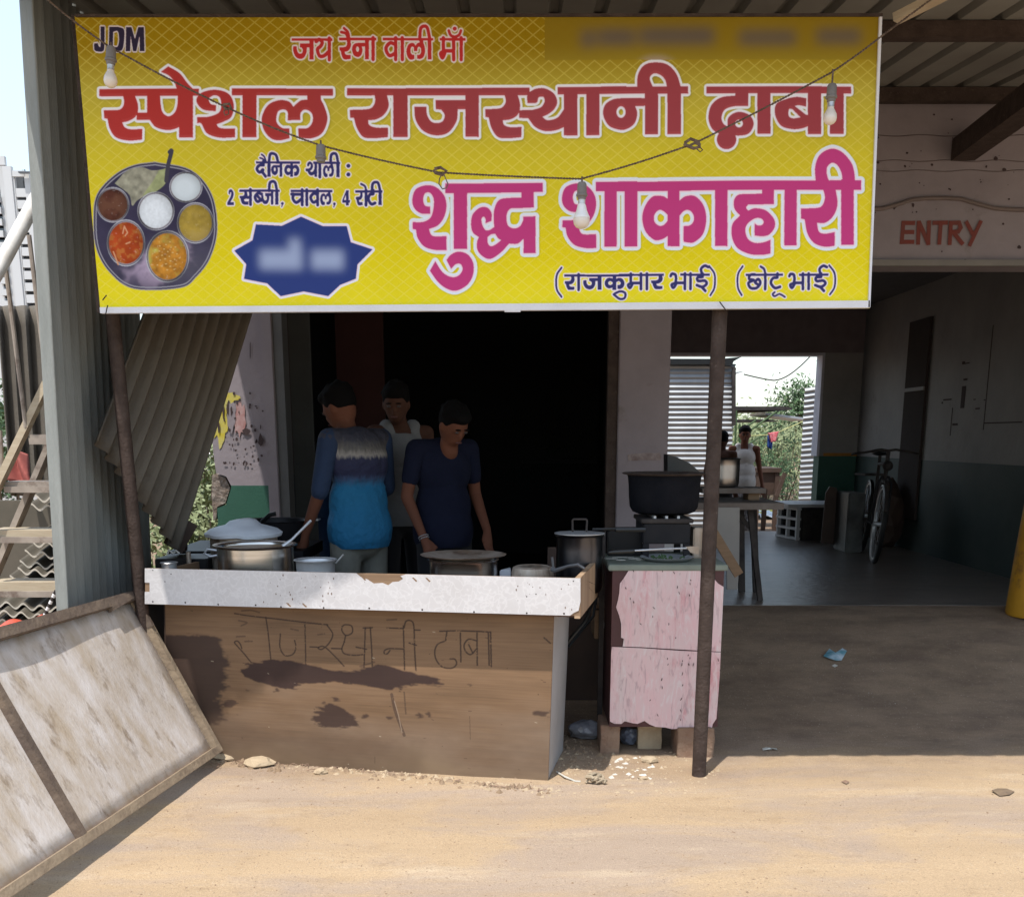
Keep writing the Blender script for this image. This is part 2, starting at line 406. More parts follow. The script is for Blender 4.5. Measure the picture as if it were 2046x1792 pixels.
    ST = {
     'ya': ["0.04,0.16 ~0.22,0.06 ~0.40,0.20 ~0.30,0.38 ~0.12,0.52 ~0.24,0.82 ~0.5,0.82 0.82,0.6", "0.82,0 0.82,1"],
     'va': ["0.8,0.3 ~0.45,0.24 ~0.15,0.5 ~0.4,0.82 0.8,0.72", "0.85,0 0.85,1"],
     'ma': ["0.22,0 0.22,0.62", "0.22,0.62 ~0.05,0.72 ~0.16,0.92 ~0.3,0.7 0.26,0.6 0.8,0.6", "0.85,0 0.85,1"],
     'aa': ["0.5,0 0.5,1"],
     'cha': ["0.05,0.3 0.8,0.3", "0.2,0.32 ~0.15,0.6 ~0.4,0.85 0.8,0.6", "0.85,0 0.85,1"],
     'ta': ["0.6,0 0.6,0.25 ~0.25,0.3 ~0.1,0.6 ~0.4,0.92 ~0.8,0.85"],
     'da': ["0.7,0 0.7,0.25 ~0.3,0.28 ~0.1,0.5 ~0.35,0.72 ~0.65,0.55 0.6,0.7 0.9,0.98"],
     'bha': ["0.02,0.16 ~0.10,0.02 ~0.30,0.08 ~0.34,0.35 0.30,0.62", "0.28,0.62 ~0.08,0.72 ~0.18,0.92 ~0.33,0.7 0.3,0.6 0.8,0.6", "0.87,0 0.87,1"],
     'iiv': ["0.55,0 0.55,0.22 ~0.2,0.26 ~0.25,0.48 ~0.7,0.46 ~0.85,0.65 ~0.55,0.86 ~0.15,0.75", "0.5,0.86 0.75,1.12", "0.5,0 ~0.45,-0.3 ~0.7,-0.5 0.95,-0.42"],
     'chha': ["0.5,0.05 ~0.2,0.1 ~0.15,0.35 ~0.45,0.42 ~0.1,0.6 ~0.25,0.92 ~0.65,0.92 ~0.9,0.6 ~0.75,0.35 ~0.55,0.55 ~0.7,0.68"],
     'baH': ["0.9,0.3 ~0.5,0.25 ~0.2,0.5 ~0.45,0.8 0.9,0.65", "0.45,0.42 0.85,0.72"],
    }
    def put(mask, fr, y0, y1, th, items):
        s = FR[fr][2]
        for g, x0, x1 in items:
            if g in box_:
                bx0, bx1, by0, by1 = box_[g]
                def mp(it):
                    pts = parse(it) if isinstance(it, str) else it
                    return [(x0 + (a-bx0)/(bx1-bx0)*(x1-x0), y0 + (b-by0)/(by1-by0)*(y1-y0), c) for a, b, c in pts]
                tmp = np.zeros_like(mask)
                big(tmp, fr, [mp(i) for i in L[g]], [mp(i) for i in holes.get(g, [])]); mask |= tmp
            elif g == 'hl': big(mask, fr, [rect(x0, y0, x1, y0 + th*.72)])
            elif g == 'ii' or g == 'i':      # x0..x1 spans arch; the stem is on one side
                P = [(x0, y0+th*.4, False), (x0+(x1-x0)*.1, y0-(y1-y0)*.45, True), (x0+(x1-x0)*.6, y0-(y1-y0)*.5, True), (x1-th/2, y0, False)]
                if g == 'i': P = [(x0+th/2, y0, False), (x0+(x1-x0)*.3, y0-(y1-y0)*.48, True), (x0+(x1-x0)*.8, y0-(y1-y0)*.42, True), (x1, y0, False)]
                stroke(mask, hmap(HB, F(fr, smooth_path(P, False))), th*s*.85)
                sx = x1-th/2 if g == 'ii' else x0+th/2
                big(mask, fr, [rect(sx-th/2, y0, sx+th/2, y1)])
            else:
                for st in ST[g]:
                    P = [(x0 + a*(x1-x0), y0 + b*(y1-y0), c) for a, b, c in parse(st)]
                    stroke(mask, hmap(HB, F(fr, smooth_path(P, False))), th*s*.9)
    def ln(mask, fr, st, th):
        stroke(mask, hmap(HB, F(fr, smooth_path(parse(st), False))), th*FR[fr][2])
    put(redS, 1, 194, 350, 28, [('hl', 1597, 1893), ('ja', 1608, 1757), ('ya', 1770, 1892)])
    put(redS, 2, 190, 346, 28, [('hl', 22, 292), ('ra', 25, 108), ('na', 116, 238), ('aa', 246, 290), ('hl', 337, 703), ('va', 345, 446), ('aa', 458, 500), ('la', 508, 645), ('ii', 605, 690), ('hl', 748, 937), ('ma', 750, 868), ('aa', 882, 928)])
    ln(redS, 2, "88,195 ~70,160 38,150", 20); ln(redS, 2, "95,195 ~85,150 58,122", 20)
    ln(redS, 2, "815,138 ~830,172 ~860,182 ~890,168 903,138", 20); big(redS, 2, [ell(858, 124, 15)])
    put(navy, 4, 93, 190, 21, [('hl', 1172, 1448), ('da', 1172, 1240), ('i', 1244, 1310), ('na', 1268, 1338), ('ka', 1350, 1445), ('hl', 1532, 1700), ('tha', 1484, 1556), ('aa', 1560, 1586), ('la', 1592, 1662), ('ii', 1640, 1697)])
    ln(navy, 4, "1232,95 ~1215,78 1198,72", 11); ln(navy, 4, "1236,95 ~1225,65 1208,50", 11)
    big(navy, 4, [ell(1752, 118, 13), ell(1752, 172, 13)])
    put(navy, 4, 271, 366, 21, [('hl', 1068, 1322), ('s', 1070, 1126), ('aa', 1126, 1150), ('baH', 1155, 1215), ('ja', 1205, 1282), ('ii', 1255, 1314), ('hl', 1390, 1652), ('cha', 1392, 1475), ('aa', 1478, 1504), ('va', 1506, 1568), ('la', 1574, 1646), ('hl', 1795, 1967), ('ra', 1798, 1842), ('aa', 1850, 1876), ('ta', 1872, 1932), ('ii', 1900, 1962)])
    ln(navy, 4, "1864,272 ~1855,245 1832,232", 14)
    big(navy, 4, [rect(1112, 312, 1142, 330)])
    big(navy, 4, ["1000,300 ~1002,276 ~1018,270 ~1032,290 ~1028,320 1012,350 1034,350 1034,370 992,370 992,352 ~1012,315 ~1016,290 1010,290 1010,302", ell(1338, 358, 9), ell(1664, 358, 9)])
    ln(navy, 4, "1341,358 1334,378", 7); ln(navy, 4, "1667,358 1660,378", 7)
    big(navy, 4, ["1738,272 1754,272 1754,334 1762,334 1762,350 1754,350 1754,368 1736,368 1736,350 1714,350 1714,334"], ["1736,300 1736,334 1724,334"])
    put(navy, 5, 1050, 1178, 27, [('hl', 1495, 2060), ('ra', 1500, 1582), ('aa', 1590, 1640), ('ja', 1652, 1805), ('ka', 1830, 1995)])
    ln(navy, 5, "1915,1208 ~1960,1190 ~2000,1205 ~1995,1245 ~1955,1252 1905,1215", 20)
    put(navy, 6, 934, 1048, 24, [('hl', 0, 332), ('ma', 62, 180), ('aa', 182, 230), ('ra', 236, 322), ('hl', 450, 670), ('bha', 378, 502), ('aa', 505, 548), ('iiv', 558, 662), ('hl', 935, 1210), ('chha', 945, 1055), ('aa', 1058, 1102), ('ta', 1112, 1208), ('hl', 1328, 1545), ('bha', 1255, 1372), ('aa', 1378, 1420), ('iiv', 1432, 1538)])
    ln(navy, 6, "1080,938 ~1070,900 1045,882", 18)
    ln(navy, 6, "1150,1070 ~1135,1085 ~1150,1100 ~1180,1085 ~1200,1090 1225,1106", 15)
    ln(navy, 5, "1474,995 ~1434,1060 ~1434,1170 1474,1236", 17)
    for st in ("664,880 ~704,940 ~704,1035 674,1094", "912,880 ~878,940 ~878,1035 906,1092", "1550,874 ~1590,934 ~1590,1030 1556,1088"): ln(navy, 6, st, 15)
    big(blk, 1, ["215,108 246,108 246,240 ~238,285 ~205,292 ~172,280 168,232 195,228 ~205,252 ~215,245", "278,110 340,110 ~385,130 ~388,200 ~375,275 ~340,290 275,290", "400,112 440,112 465,200 488,112 530,112 536,290 500,290 498,180 476,290 452,290 434,180 432,290 398,290"],
        ["308,148 ~340,145 ~350,200 ~338,255 306,254"])
    # ---- compose
    X, Y = np.meshgrid(np.arange(BW), np.arange(BH))
    v = Y/BH
    col = np.zeros((BH, BW, 3))
    top = np.array([.33, .205, .003]); mid = np.array([.50, .40, .045]); low = np.array([.75, .62, .008]); bot = np.array([.80, .69, .02])  # printed orange-brown to yellow; the dark top also carries awning shade
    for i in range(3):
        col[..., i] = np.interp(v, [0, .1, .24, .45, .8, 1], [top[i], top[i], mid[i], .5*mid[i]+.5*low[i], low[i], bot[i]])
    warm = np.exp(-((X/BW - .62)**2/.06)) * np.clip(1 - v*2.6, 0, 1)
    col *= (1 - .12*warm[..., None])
    a = (X/52.0 + Y/40.0) % 1; b = (X/52.0 - Y/40.0) % 1
    lt = (np.minimum(a, 1-a) < .05) | (np.minimum(b, 1-b) < .05)
    col[lt] = col[lt]*.70 + np.array([.86, .74, .17])*.30
    dn = vnoise(BH, BW, 260, 4, 3)
    col *= (.93 + .14*dn)[..., None]
    def lay(mask, c, out=None, oc=(.82, .83, .86), orad=9, shadow=0):
        if out is not False:
            om = dilate(mask, orad)
            if shadow:
                sh = blur(np.roll(om, (shadow, shadow), (0, 1)).astype(float), 3)
                col[:] = col*(1-.35*sh[..., None]*(~om)[..., None])
            col[om] = oc
            edge = dilate(mask, orad*.35) & ~mask
            col[edge] = (.86, .66, .74)
        cc = c(X, Y)[mask] if callable(c) else np.array(c)
        col[mask] = cc
    redc = lambda X, Y: np.stack([.35 + .10*np.clip(1-np.abs(X/BW-.08)*3, 0, 1) + 0*X, .040 + .018*np.clip((X/BW-.2)*3, 0, 1), .035 + .035*np.clip((X/BW-.2)*3, 0, 1)], -1)
    lay(redS, (.50, .03, .03), orad=4.5, oc=(.72, .66, .62))
    lay(blk, (.03, .022, .05), orad=3.5, oc=(.62, .62, .62))
    lay(red, redc, orad=8.5, shadow=3)
    # light lower edge of the red letters
    sh = np.zeros_like(red); sh[:-9] = red[9:]
    edge = red & ~sh; rc = col[edge]; col[edge] = rc*.75 + np.array([.55, .10, .10])*.25
    lay(pink, (.53, .050, .205), orad=12.5, oc=(.74, .80, .88), shadow=2)
    # starburst
    st = np.zeros_like(red)
    star = "1455,440 1590,498 1742,498 1768,600 1905,645 1810,740 1800,830 1700,870 1625,940 1470,910 1325,940 1240,860 1095,832 1110,740 1035,655 1150,590 1172,490 1335,498"
    big(st, 4, [star])
    lay(st, (.028, .05, .20), orad=9, oc=(.78, .8, .88))
    wt = np.zeros_like(red)
    big(wt, 4, [rect(1195, 650, 1460, 770), rect(1380, 580, 1450, 680), rect(1520, 650, 1720, 770)])
    g = blur(wt.astype(float), 13)[..., None]*.75; col[:] = col*(1-g) + np.array([.42, .5, .70])*g
    lay(navy, (.035, .035, .14), orad=4, oc=(.80, .80, .84))
    # smudged line of print at the top right
    sm = np.zeros_like(red)
    big(sm, 3, [rect(-60, 140, 40, 250), rect(60, 130, 330, 240), rect(360, 120, 900, 235), rect(1080, 140, 1490, 240), rect(1640, 130, 1960, 230)])
    bb = np.zeros_like(red); big(bb, 2, [rect(1509, 30, 4000, 350)])
    base = blur(col, 14, 2)
    g = blur(sm.astype(float), 17)[..., None]*.9
    base = base*(1-g) + np.array([.13, .11, .12])*g
    base = base*.80
    col[bb] = base[bb]
    # ---- the plate of food
    tm = np.zeros_like(red)
    fx = lambda x, y: hmap(HB, F(4, [(x, y)]))[0]
    big(tm, 4, ["535,100 ~760,150 ~890,300 ~925,520 ~880,700 ~790,820 ~690,885 ~400,890 ~250,790 ~165,640 ~148,450 ~170,300 ~280,180 ~400,120"])
    n1 = vnoise(BH, BW, 60, 4, 11); n2 = vnoise(BH, BW, 16, 3, 12); n3 = vnoise(BH, BW, 7, 2, 13)
    om = dilate(tm, 3); col[om] = (.35, .33, .33)
    steel = np.stack([.028+.03*n1, .024+.026*n1, .05+.045*n1], -1)
    gl = np.clip(np.sin((X*.9+Y*1.3)/95.0 + n1*3), 0, 1)**6
    cx0, cy0 = fx(690, 750); gl2 = np.exp(-(((X-cx0)/190)**2 + ((Y-cy0)/70)**2))
    steel += (gl*gl2*.9)[..., None]*np.array([.55, .42, .55]) + gl2[..., None]*.045
    col[tm] = steel[tm]
    rim = tm & ~np.roll(np.roll(dilate(~tm, 7), 0), 0)
    ring = tm & dilate(~tm, 9) & ~dilate(~tm, 5); col[ring] = (.30, .29, .34)
    def blob(st, c, amp, n, f=1.0):
        m = np.zeros_like(red); big(m, 4, [st]); c = np.array(c)
        val = c[None, None, :]*(1 + amp*(n[..., None]-.5)*2)
        col[m] = val[m]; return m
    blob("280,230 ~360,150 ~450,130 ~520,150 600,140 ~600,230 ~540,280 ~470,310 ~420,340 ~390,370 ~370,300", (.30, .29, .22), .5, n2)
    blob("560,150 605,135 ~610,210 ~560,270 ~460,310 ~520,220", (.33, .36, .18), .35, n2)
    ln_ = np.zeros_like(red); ln(ln_, 4, "628,35 ~640,30 ~618,120 606,215", 26); col[ln_] = (.06, .055, .075)
    def bowl(cx, cy, rx, ry, c, amp, n, c2=None, n_b=None, th=.42):
        for k, (q, cc) in enumerate(((1.0, (.34, .34, .38)), (.955, (.05, .045, .06)), (.93, (.22, .2, .22)), (.885, None))):
            m = np.zeros_like(red); big(m, 4, [ell(cx, cy, rx*q, ry*q)])
            if cc is not None:
                sx, sy = fx(cx, cy); dirn = .55 + .45*np.sin(np.arctan2(Y-sy, X-sx)*2 + cx)
                v_ = np.array(cc)[None, None]*(.35+1.1*dirn[..., None]); col[m] = v_[m]
            else:
                sx, sy = fx(cx - rx*.1, cy + ry*.05)
                vv = np.array(c)[None, None]*(1+amp*2*(n[..., None]-.5))
                if c2 is not None:
                    t = np.clip((n_b-th)*6, 0, 1)[..., None]; vv = vv*(1-t) + np.array(c2)*t
                dd = np.clip(1.25 - .5*(((X-sx)/(rx*.5376))**2 + ((Y-sy)/(ry*.5376))**2), .4, 1.15)[..., None]
                vv = vv*dd
                sp = (n3 > .80)[..., None]*.18*amp; vv = vv + sp
                col[m] = vv[m]
    bowl(268, 365, 105, 112, (.075, .025, .016), .6, n2, (.12, .05, .03), n1)
    bowl(350, 605, 122, 148, (.36, .055, .012), .6, n1, (.42, .13, .03), n2, .5)
    bowl(540, 405, 118, 122, (.66, .70, .74), .10, n3)
    bowl(730, 255, 105, 98, (.56, .62, .66), .06, n1)
    bowl(790, 480, 118, 130, (.33, .23, .04), .30, n2, (.38, .27, .07), n1)
    bowl(612, 690, 138, 165, (.44, .19, .025), .55, n2, (.46, .40, .08), n1, .48)
    for k in range(26):
        m = np.zeros_like(red); a_ = k*2.399; r_ = 85*math.sqrt((k+.5)/26)
        big(m, 4, [ell(612+r_*math.cos(a_), 690+r_*1.15*math.sin(a_), 5+3*NR.rand(), 4)]); col[m] = (.62, .42, .16)
    for pts in ("330,545 340,500 360,540 345,560", "270,660 285,700 300,740", "350,610 375,600"):
        m = np.zeros_like(red); ln(m, 4, pts, 9); col[m] = (.62, .30, .16)
    # crease and dirt
    d = blur(col, 1, 1)
    return d
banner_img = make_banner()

def make_board():
    w, h = 1600, 720
    s = 1450/2046
    H = homography([(88, 80), (1948, 125), (1918, 942), (100, 790)], [(0, 0), (w, 0), (w, h), (0, h)])
    grain = vnoise(h, w, 5, 3, 21, 30); g2 = vnoise(h, w, 90, 5, 22, 3); g3 = vnoise(h, w, 30, 4, 23, 1.6)
    base = np.array([.290, .185, .105])[None, None]*(.72 + .5*g2 + .34*(grain-.5))[..., None]
    gray = np.array([.27, .215, .165])
    X, Y = np.meshgrid(np.arange(w), np.arange(h)); v = Y/h; u = X/w
    t = np.clip((v-.50)*1.6 + (g2-.5)*.9, 0, .85)[..., None]; base = base*(1-t) + gray*(.8+.4*g3[..., None])*t
    # dirt splash towards the foot
    k = np.clip((.16 - (1-v)) * 4 + (g2-.5)*1.2, 0, .55)[..., None]; base = base*(1-k) + np.array([.33, .24, .14])*k
    def P(st, n=6): return hmap(H, smooth_path(parse(st), True, n))
    def jag(mask, amp, seed):
        # ragged edge along the grain
        n = (vnoise(h, w, 14, 3, seed, 5)-.5)*amp + (vnoise(h, w, 3, 2, seed+9, 7)-.5)*amp*.7
        xs = np.clip((X + n*3).astype(int), 0, w-1); ys = np.clip((Y + n).astype(int), 0, h-1)
        return mask[ys, xs]
    def stain(st, c, o, blurr=2, amp=22, seed=1):
        m = np.zeros((h, w), bool); fill_poly(m, P(st)); m = jag(m, amp, seed)
        g = blur(m.astype(float), blurr, 2)[..., None]*o
        base[:] = base*(1-g) + np.array(c)*(.8+.4*g2[..., None])*g
    dark = (.048, .027, .026)
    stain("60,228 ~330,240 ~372,300 ~388,430 ~352,520 ~338,640 60,650", (.062, .040, .034), .9, 3, 26, 31)
    stain("60,560 ~340,600 ~600,680 ~1000,700 ~1300,780 ~1250,930 ~600,860 60,800", (.13, .085, .055), .42, 16, 40, 36)
    stain("445,400 ~470,365 ~590,352 ~700,358 ~830,385 ~900,397 ~1000,394 ~1110,370 ~1180,385 ~1240,405 ~1330,420 1412,440 ~1380,465 ~1250,470 ~1180,492 ~1110,482 ~1000,460 ~820,453 ~700,477 ~620,470 ~500,440", dark, .93, 2, 20, 32)
    stain("800,590 ~860,565 ~900,560 ~940,575 ~1000,628 1018,656 ~900,660 815,656", dark, .85, 2, 22, 33)
    for cx, cy, rx, ry in ((395, 550, 36, 20), (895, 530, 18, 10), (840, 545, 12, 6), (1043, 612, 15, 14), (1152, 615, 14, 8), (1298, 606, 13, 14), (1350, 604, 12, 12), (1885, 600, 40, 14), (620, 490, 8, 14), (1545, 466, 6, 5), (480, 490, 7, 4)):
        m = np.zeros((h, w), bool); fill_poly(m, hmap(H, np.array([(a, b) for a, b, _ in ell(cx, cy, rx, ry)]))); m = jag(m, 12, 34)
        g = blur(m.astype(float), 2, 2)[..., None]*.75; base[:] = base*(1-g) + np.array(dark)*g
    def line(st, wd, c, o):
        m = np.zeros((h, w), bool); stroke(m, hmap(H, smooth_path(parse(st), False)), wd)
        m &= (vnoise(h, w, 6, 2, 41) > .22)
        g = blur(m.astype(float), 1, 1)[..., None]*o; base[:] = base*(1-g) + np.array(c)*g
    ink = (.060, .036, .026)
    for st in ("500,360 ~465,318 ~432,282 ~420,266 ~434,260 ~448,275 455,295", "570,150 ~582,230 595,356", "420,132 ~480,142 ~620,158 ~760,175 866,186",
               "640,228 ~638,290 ~662,328 ~700,322 ~714,290 708,258", "757,176 762,376", "862,186 ~890,230 ~872,272 ~838,300 ~820,292 ~850,288 ~900,332 944,378", "782,288 825,290",
               "935,195 ~950,186 ~980,192 ~984,222 ~955,236 ~935,215 935,195", "952,236 ~945,268 ~934,300 ~950,322 ~1000,328 1040,324", "885,296 935,298", "1002,290 1052,300",
               "1046,200 1040,386", "1070,200 ~1076,290 1080,386", "1036,202 1080,200", "1228,192 1234,396", "1226,300 ~1165,297 ~1140,305 ~1136,318 ~1150,322 1164,306", "1232,200 ~1240,172 ~1262,168 ~1278,192 ~1282,300 1288,400", "1256,272 1290,282",
               "1150,202 1228,204", "1282,212 1308,212", "1402,218 ~1500,216 1645,222", "1436,222 1430,262", "1425,264 ~1392,278 ~1378,312 ~1386,352 ~1416,384 ~1460,389 ~1482,370 ~1474,348 1452,346", "1500,226 1503,360",
               "1576,262 ~1540,255 ~1518,282 ~1526,312 ~1550,326 1578,300", "1540,280 1560,320", "1580,226 1581,376", "1634,226 1638,376", "1645,226 1648,382", "1900,250 1930,275"):
        line(st, 6.0, ink, .88)
    for st in ("440,165 ~480,175 ~450,190", "430,240 ~470,238", "455,120 ~500,118 540,128", "470,262 505,262", "690,205 725,212", "820,232 850,228", "1150,165 1195,162", "1020,380 1090,360"):
        line(st, 7, (.09, .055, .04), .6)
    line("1172,510 ~1190,590 1232,700", 12, (.08, .05, .04), .7); line("1232,500 1240,600", 6, (.07, .045, .035), .6)
    line("1185,540 ~1205,610 1222,690", 3, (.45, .36, .27), .9); line("1545,612 1548,720", 2, (.06, .04, .03), .7); line("1092,800 1092,830", 2, (.06, .04, .03), .7)
    for k in range(70):
        x, y = NR.rand()*w, NR.rand()*h; m = np.zeros((h, w), bool)
        stroke(m, np.array([(x, y), (x+NR.rand()*14-3, y+NR.rand()*3)]), 1.5+2*NR.rand()); g = m[..., None]*.6; base[:] = base*(1-g) + np.array(ink if k % 6 else (.7, .65, .5))*g
    return base*np.array([.64, .60, .58])
board_img = make_board()

# ---------------------------------------------------------------- materials of the place
def soil_material():
    m = bpy.data.materials.new("sandy_ground"); m.use_nodes = True
    N, L, b = nodes(m); b.inputs["Roughness"].default_value = .95; b.inputs["Specular IOR Level"].default_value = .2
    tc = N.new("ShaderNodeTexCoord")
    def nz(scale, detail=6, st=(1, 1, 1), rough=.6, dist=0):
        mp = N.new("ShaderNodeMapping"); mp.inputs["Scale"].default_value = st; L.new(tc.outputs["Object"], mp.inputs[0])
        n = N.new("ShaderNodeTexNoise"); n.inputs["Scale"].default_value = scale; n.inputs["Detail"].default_value = detail; n.inputs["Roughness"].default_value = rough; n.inputs["Distortion"].default_value = dist
        L.new(mp.outputs[0], n.inputs["Vector"]); return n.outputs[0]
    def rng(s, a, b_, lo=0, hi=1):
        r = N.new("ShaderNodeMapRange"); r.inputs[1].default_value = a; r.inputs[2].default_value = b_; r.inputs[3].default_value = lo; r.inputs[4].default_value = hi; L.new(s, r.inputs[0]); return r.outputs[0]
    def mix(f, c1, c2, blend='MIX'):
        x = N.new("ShaderNodeMix"); x.data_type = 'RGBA'; x.blend_type = blend
        for k, s in ((0, f), (6, c1), (7, c2)):
            if isinstance(s, (int, float)): x.inputs[k].default_value = s
            elif isinstance(s, tuple): x.inputs[k].default_value = (*s, 1)
            else: L.new(s, x.inputs[k])
        return x.outputs[2]
    sand, hard, pale = (.405, .295, .185), (.35, .268, .20), (.47, .37, .26)
    col = mix(rng(nz(.9, 9, (1, 2.4, 1), .66, .6), .44, .58), sand, hard)
    col = mix(rng(nz(1.7, 8, (.7, 2.6, 1), .7), .56, .70, 0, .75), col, pale)
    col = mix(rng(nz(5.5, 8, (1, 1.8, 1), .7), .55, .72, 0, .5), col, (.27, .185, .11))
    # grains: dark and pale specks of several sizes
    v = N.new("ShaderNodeTexVoronoi"); v.inputs["Scale"].default_value = 70; L.new(tc.outputs["Object"], v.inputs["Vector"])
    near = rng(v.outputs["Distance"], .12, .30, 1, 0)
    sel = N.new("ShaderNodeSeparateColor"); L.new(v.outputs["Color"], sel.inputs[0])
    pick = rng(sel.outputs[0], .55, .62); mu = N.new("ShaderNodeMath"); mu.operation = 'MULTIPLY'; L.new(near, mu.inputs[0]); L.new(pick, mu.inputs[1])
    gr = mix(sel.outputs[1], (.15, .10, .06), (.50, .42, .32)); mu2 = N.new("ShaderNodeMath"); mu2.operation = 'MULTIPLY'; mu2.inputs[1].default_value = .7; L.new(mu.outputs[0], mu2.inputs[0])
    col = mix(mu2.outputs[0], col, gr)
    col = mix(1.0, col, mix(rng(nz(1.1, 5, (.16, 3.2, 1), .6), .42, .60), (.93, .925, .93), (1.03, 1.03, 1.03)), 'MULTIPLY')  # stretched bands: track marks and shadow streaks put into the colour
    fine = rng(nz(190, 3, (1, 1, 1), .8), .35, .65, .80, 1.16); cf = N.new("ShaderNodeCombineColor")
    for k in range(3): L.new(fine, cf.inputs[k])
    col = mix(1.0, col, cf.outputs[0], 'MULTIPLY')
    # darker grey-brown, oily earth under the awning, its shade deepened in the colour
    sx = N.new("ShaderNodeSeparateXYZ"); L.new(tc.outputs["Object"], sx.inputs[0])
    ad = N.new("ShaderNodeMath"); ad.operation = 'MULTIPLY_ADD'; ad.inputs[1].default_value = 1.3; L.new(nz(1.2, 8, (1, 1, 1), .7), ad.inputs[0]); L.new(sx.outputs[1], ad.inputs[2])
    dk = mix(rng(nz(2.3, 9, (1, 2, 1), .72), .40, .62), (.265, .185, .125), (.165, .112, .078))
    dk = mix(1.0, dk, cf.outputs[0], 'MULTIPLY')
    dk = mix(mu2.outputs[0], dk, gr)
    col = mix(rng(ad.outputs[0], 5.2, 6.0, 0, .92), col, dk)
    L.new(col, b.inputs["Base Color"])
    h1 = nz(70, 6, (1, 1, 1), .7); h2 = near
    ma = N.new("ShaderNodeMath"); ma.operation = 'MULTIPLY_ADD'; ma.inputs[1].default_value = .5; L.new(mu.outputs[0], ma.inputs[0]); L.new(h1, ma.inputs[2])
    bp = N.new("ShaderNodeBump"); bp.inputs["Strength"].default_value = .45; bp.inputs["Distance"].default_value = .012; L.new(ma.outputs[0], bp.inputs["Height"]); L.new(bp.outputs[0], b.inputs["Normal"])
    return m
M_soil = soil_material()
M_floor = mat("worn_concrete_floor", (.22, .18, .15), .30, c2=(.135, .115, .10), scale=2.2, detail=8, stretch=(1, 2.2, 1), bump=.5, bscale=14, c3=(.27, .25, .23), s3=4, t3=(.55, .7))
M_wall = mat("grimy_pink_plaster", (.27, .235, .25), .85, c2=(.22, .19, .205), scale=2.4, bump=.15, bscale=20, c3=(.16, .13, .125), s3=3.4, t3=(.60, .78))
M_wall_hall = mat("grey_hall_plaster", (.265, .25, .24), .6, c2=(.20, .19, .185), scale=2.0, bump=.15, bscale=14, c3=(.14, .12, .12), s3=3, t3=(.62, .75))
M_green = mat("dark_green_dado_paint", (.012, .068, .043), .6, c2=(.018, .085, .055), scale=3, bump=.1, c3=(.10, .13, .11), s3=6, t3=(.62, .75))
M_greend = mat("dull_green_dado_paint", (.014, .036, .032), .6, c2=(.03, .05, .045), scale=3, c3=(.06, .065, .06), s3=4, t3=(.6, .8))
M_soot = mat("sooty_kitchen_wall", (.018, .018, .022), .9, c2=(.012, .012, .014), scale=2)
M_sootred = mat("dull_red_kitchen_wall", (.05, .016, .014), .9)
M_blue = mat("blue_plastic", (.003, .018, .055), .6, spec=.2)
M_gi = mat("grey_cement_sheet", (.245, .255, .24), .85, c2=(.18, .19, .178), scale=3, stretch=(3, 3, .6), bump=.2, bscale=50, c3=(.17, .175, .165), s3=4, t3=(.56, .74))
M_gib = mat("brown_weathered_sheet", (.125, .108, .085), .8, c2=(.09, .076, .06), scale=3, bump=.15, c3=(.08, .065, .05), s3=5, t3=(.58, .74))
M_roof = mat("awning_sheet_underside", (.24, .235, .21), .6, c2=(.20, .19, .17), scale=3, c3=(.18, .15, .12), s3=2.5, t3=(.6, .8))
M_rib = mat("dark_rib_shadow_side", (.12, .11, .10), .7)
M_rust = mat("rusty_brown_steel", (.040, .027, .022), .75, spec=.2, c2=(.068, .048, .040), scale=14, bump=.3, bscale=90, c3=(.12, .09, .075), s3=40, t3=(.60, .72))
M_darksteel = mat("dark_steel", (.024, .020, .020), .7, spec=.2, c2=(.06, .05, .045), scale=10)
M_wood = mat("pale_raw_timber", (.44, .37, .265), .75, c2=(.35, .28, .19), scale=5, stretch=(1, 1, 8), bump=.1, c3=(.28, .19, .10), s3=7, t3=(.60, .72))
M_ply = mat("brown_plywood_edge", (.26, .165, .095), .75, c2=(.19, .115, .065), scale=4, stretch=(1, 1, 10))
M_plankw = mat("striped_plank", (.40, .275, .17), .7, c2=(.25, .155, .09), scale=3.0, stretch=(1, 9, .25), detail=3)
M_dkwood = mat("dark_stained_wood", (.065, .036, .024), .7, c2=(.045, .026, .018), scale=5)
M_maroon = mat("maroon_board", (.070, .020, .022), .6, c2=(.05, .016, .016), scale=4)
M_white = mat("dirty_white_laminate", (.50, .49, .49), .5, c2=(.42, .405, .40), scale=3)
M_steel = mat("stainless_steel", (.74, .70, .66), .24, 1.0, c2=(.45, .42, .39), scale=6, stretch=(.3, .3, 6))
M_alu = mat("dull_aluminium", (.58, .59, .61), .42, .6, c2=(.46, .47, .48), scale=8)
M_aluw = mat("worn_stained_aluminium", (.46, .40, .34), .45, .45, c2=(.24, .17, .12), scale=9, stretch=(1, 1, .4), c3=(.10, .06, .045), s3=12, t3=(.55, .68))
M_blackpot = mat("soot_black_pot", (.006, .007, .010), .8, .0, spec=.06, c2=(.012, .012, .015), scale=6, bump=.2, bscale=30)
M_iron = mat("oily_black_iron", (.008, .008, .010), .45, spec=.25)
M_potrim = mat("rusty_pot_rim", (.13, .10, .085), .6, .5, c2=(.06, .045, .04), scale=18)
M_stove = mat("grimy_grey_stove", (.018, .018, .021), .8, spec=.1, c2=(.03, .028, .028), scale=6)
M_blackplastic = mat("black_plastic", (.012, .013, .013), .4)
M_counter = mat("greyish_green_cabinet_top", (.20, .23, .19), .6, c2=(.14, .16, .13), scale=4)
M_brick = mat("dusty_brick", (.20, .115, .075), .9, c2=(.26, .18, .125), scale=8, bump=.4, bscale=40)
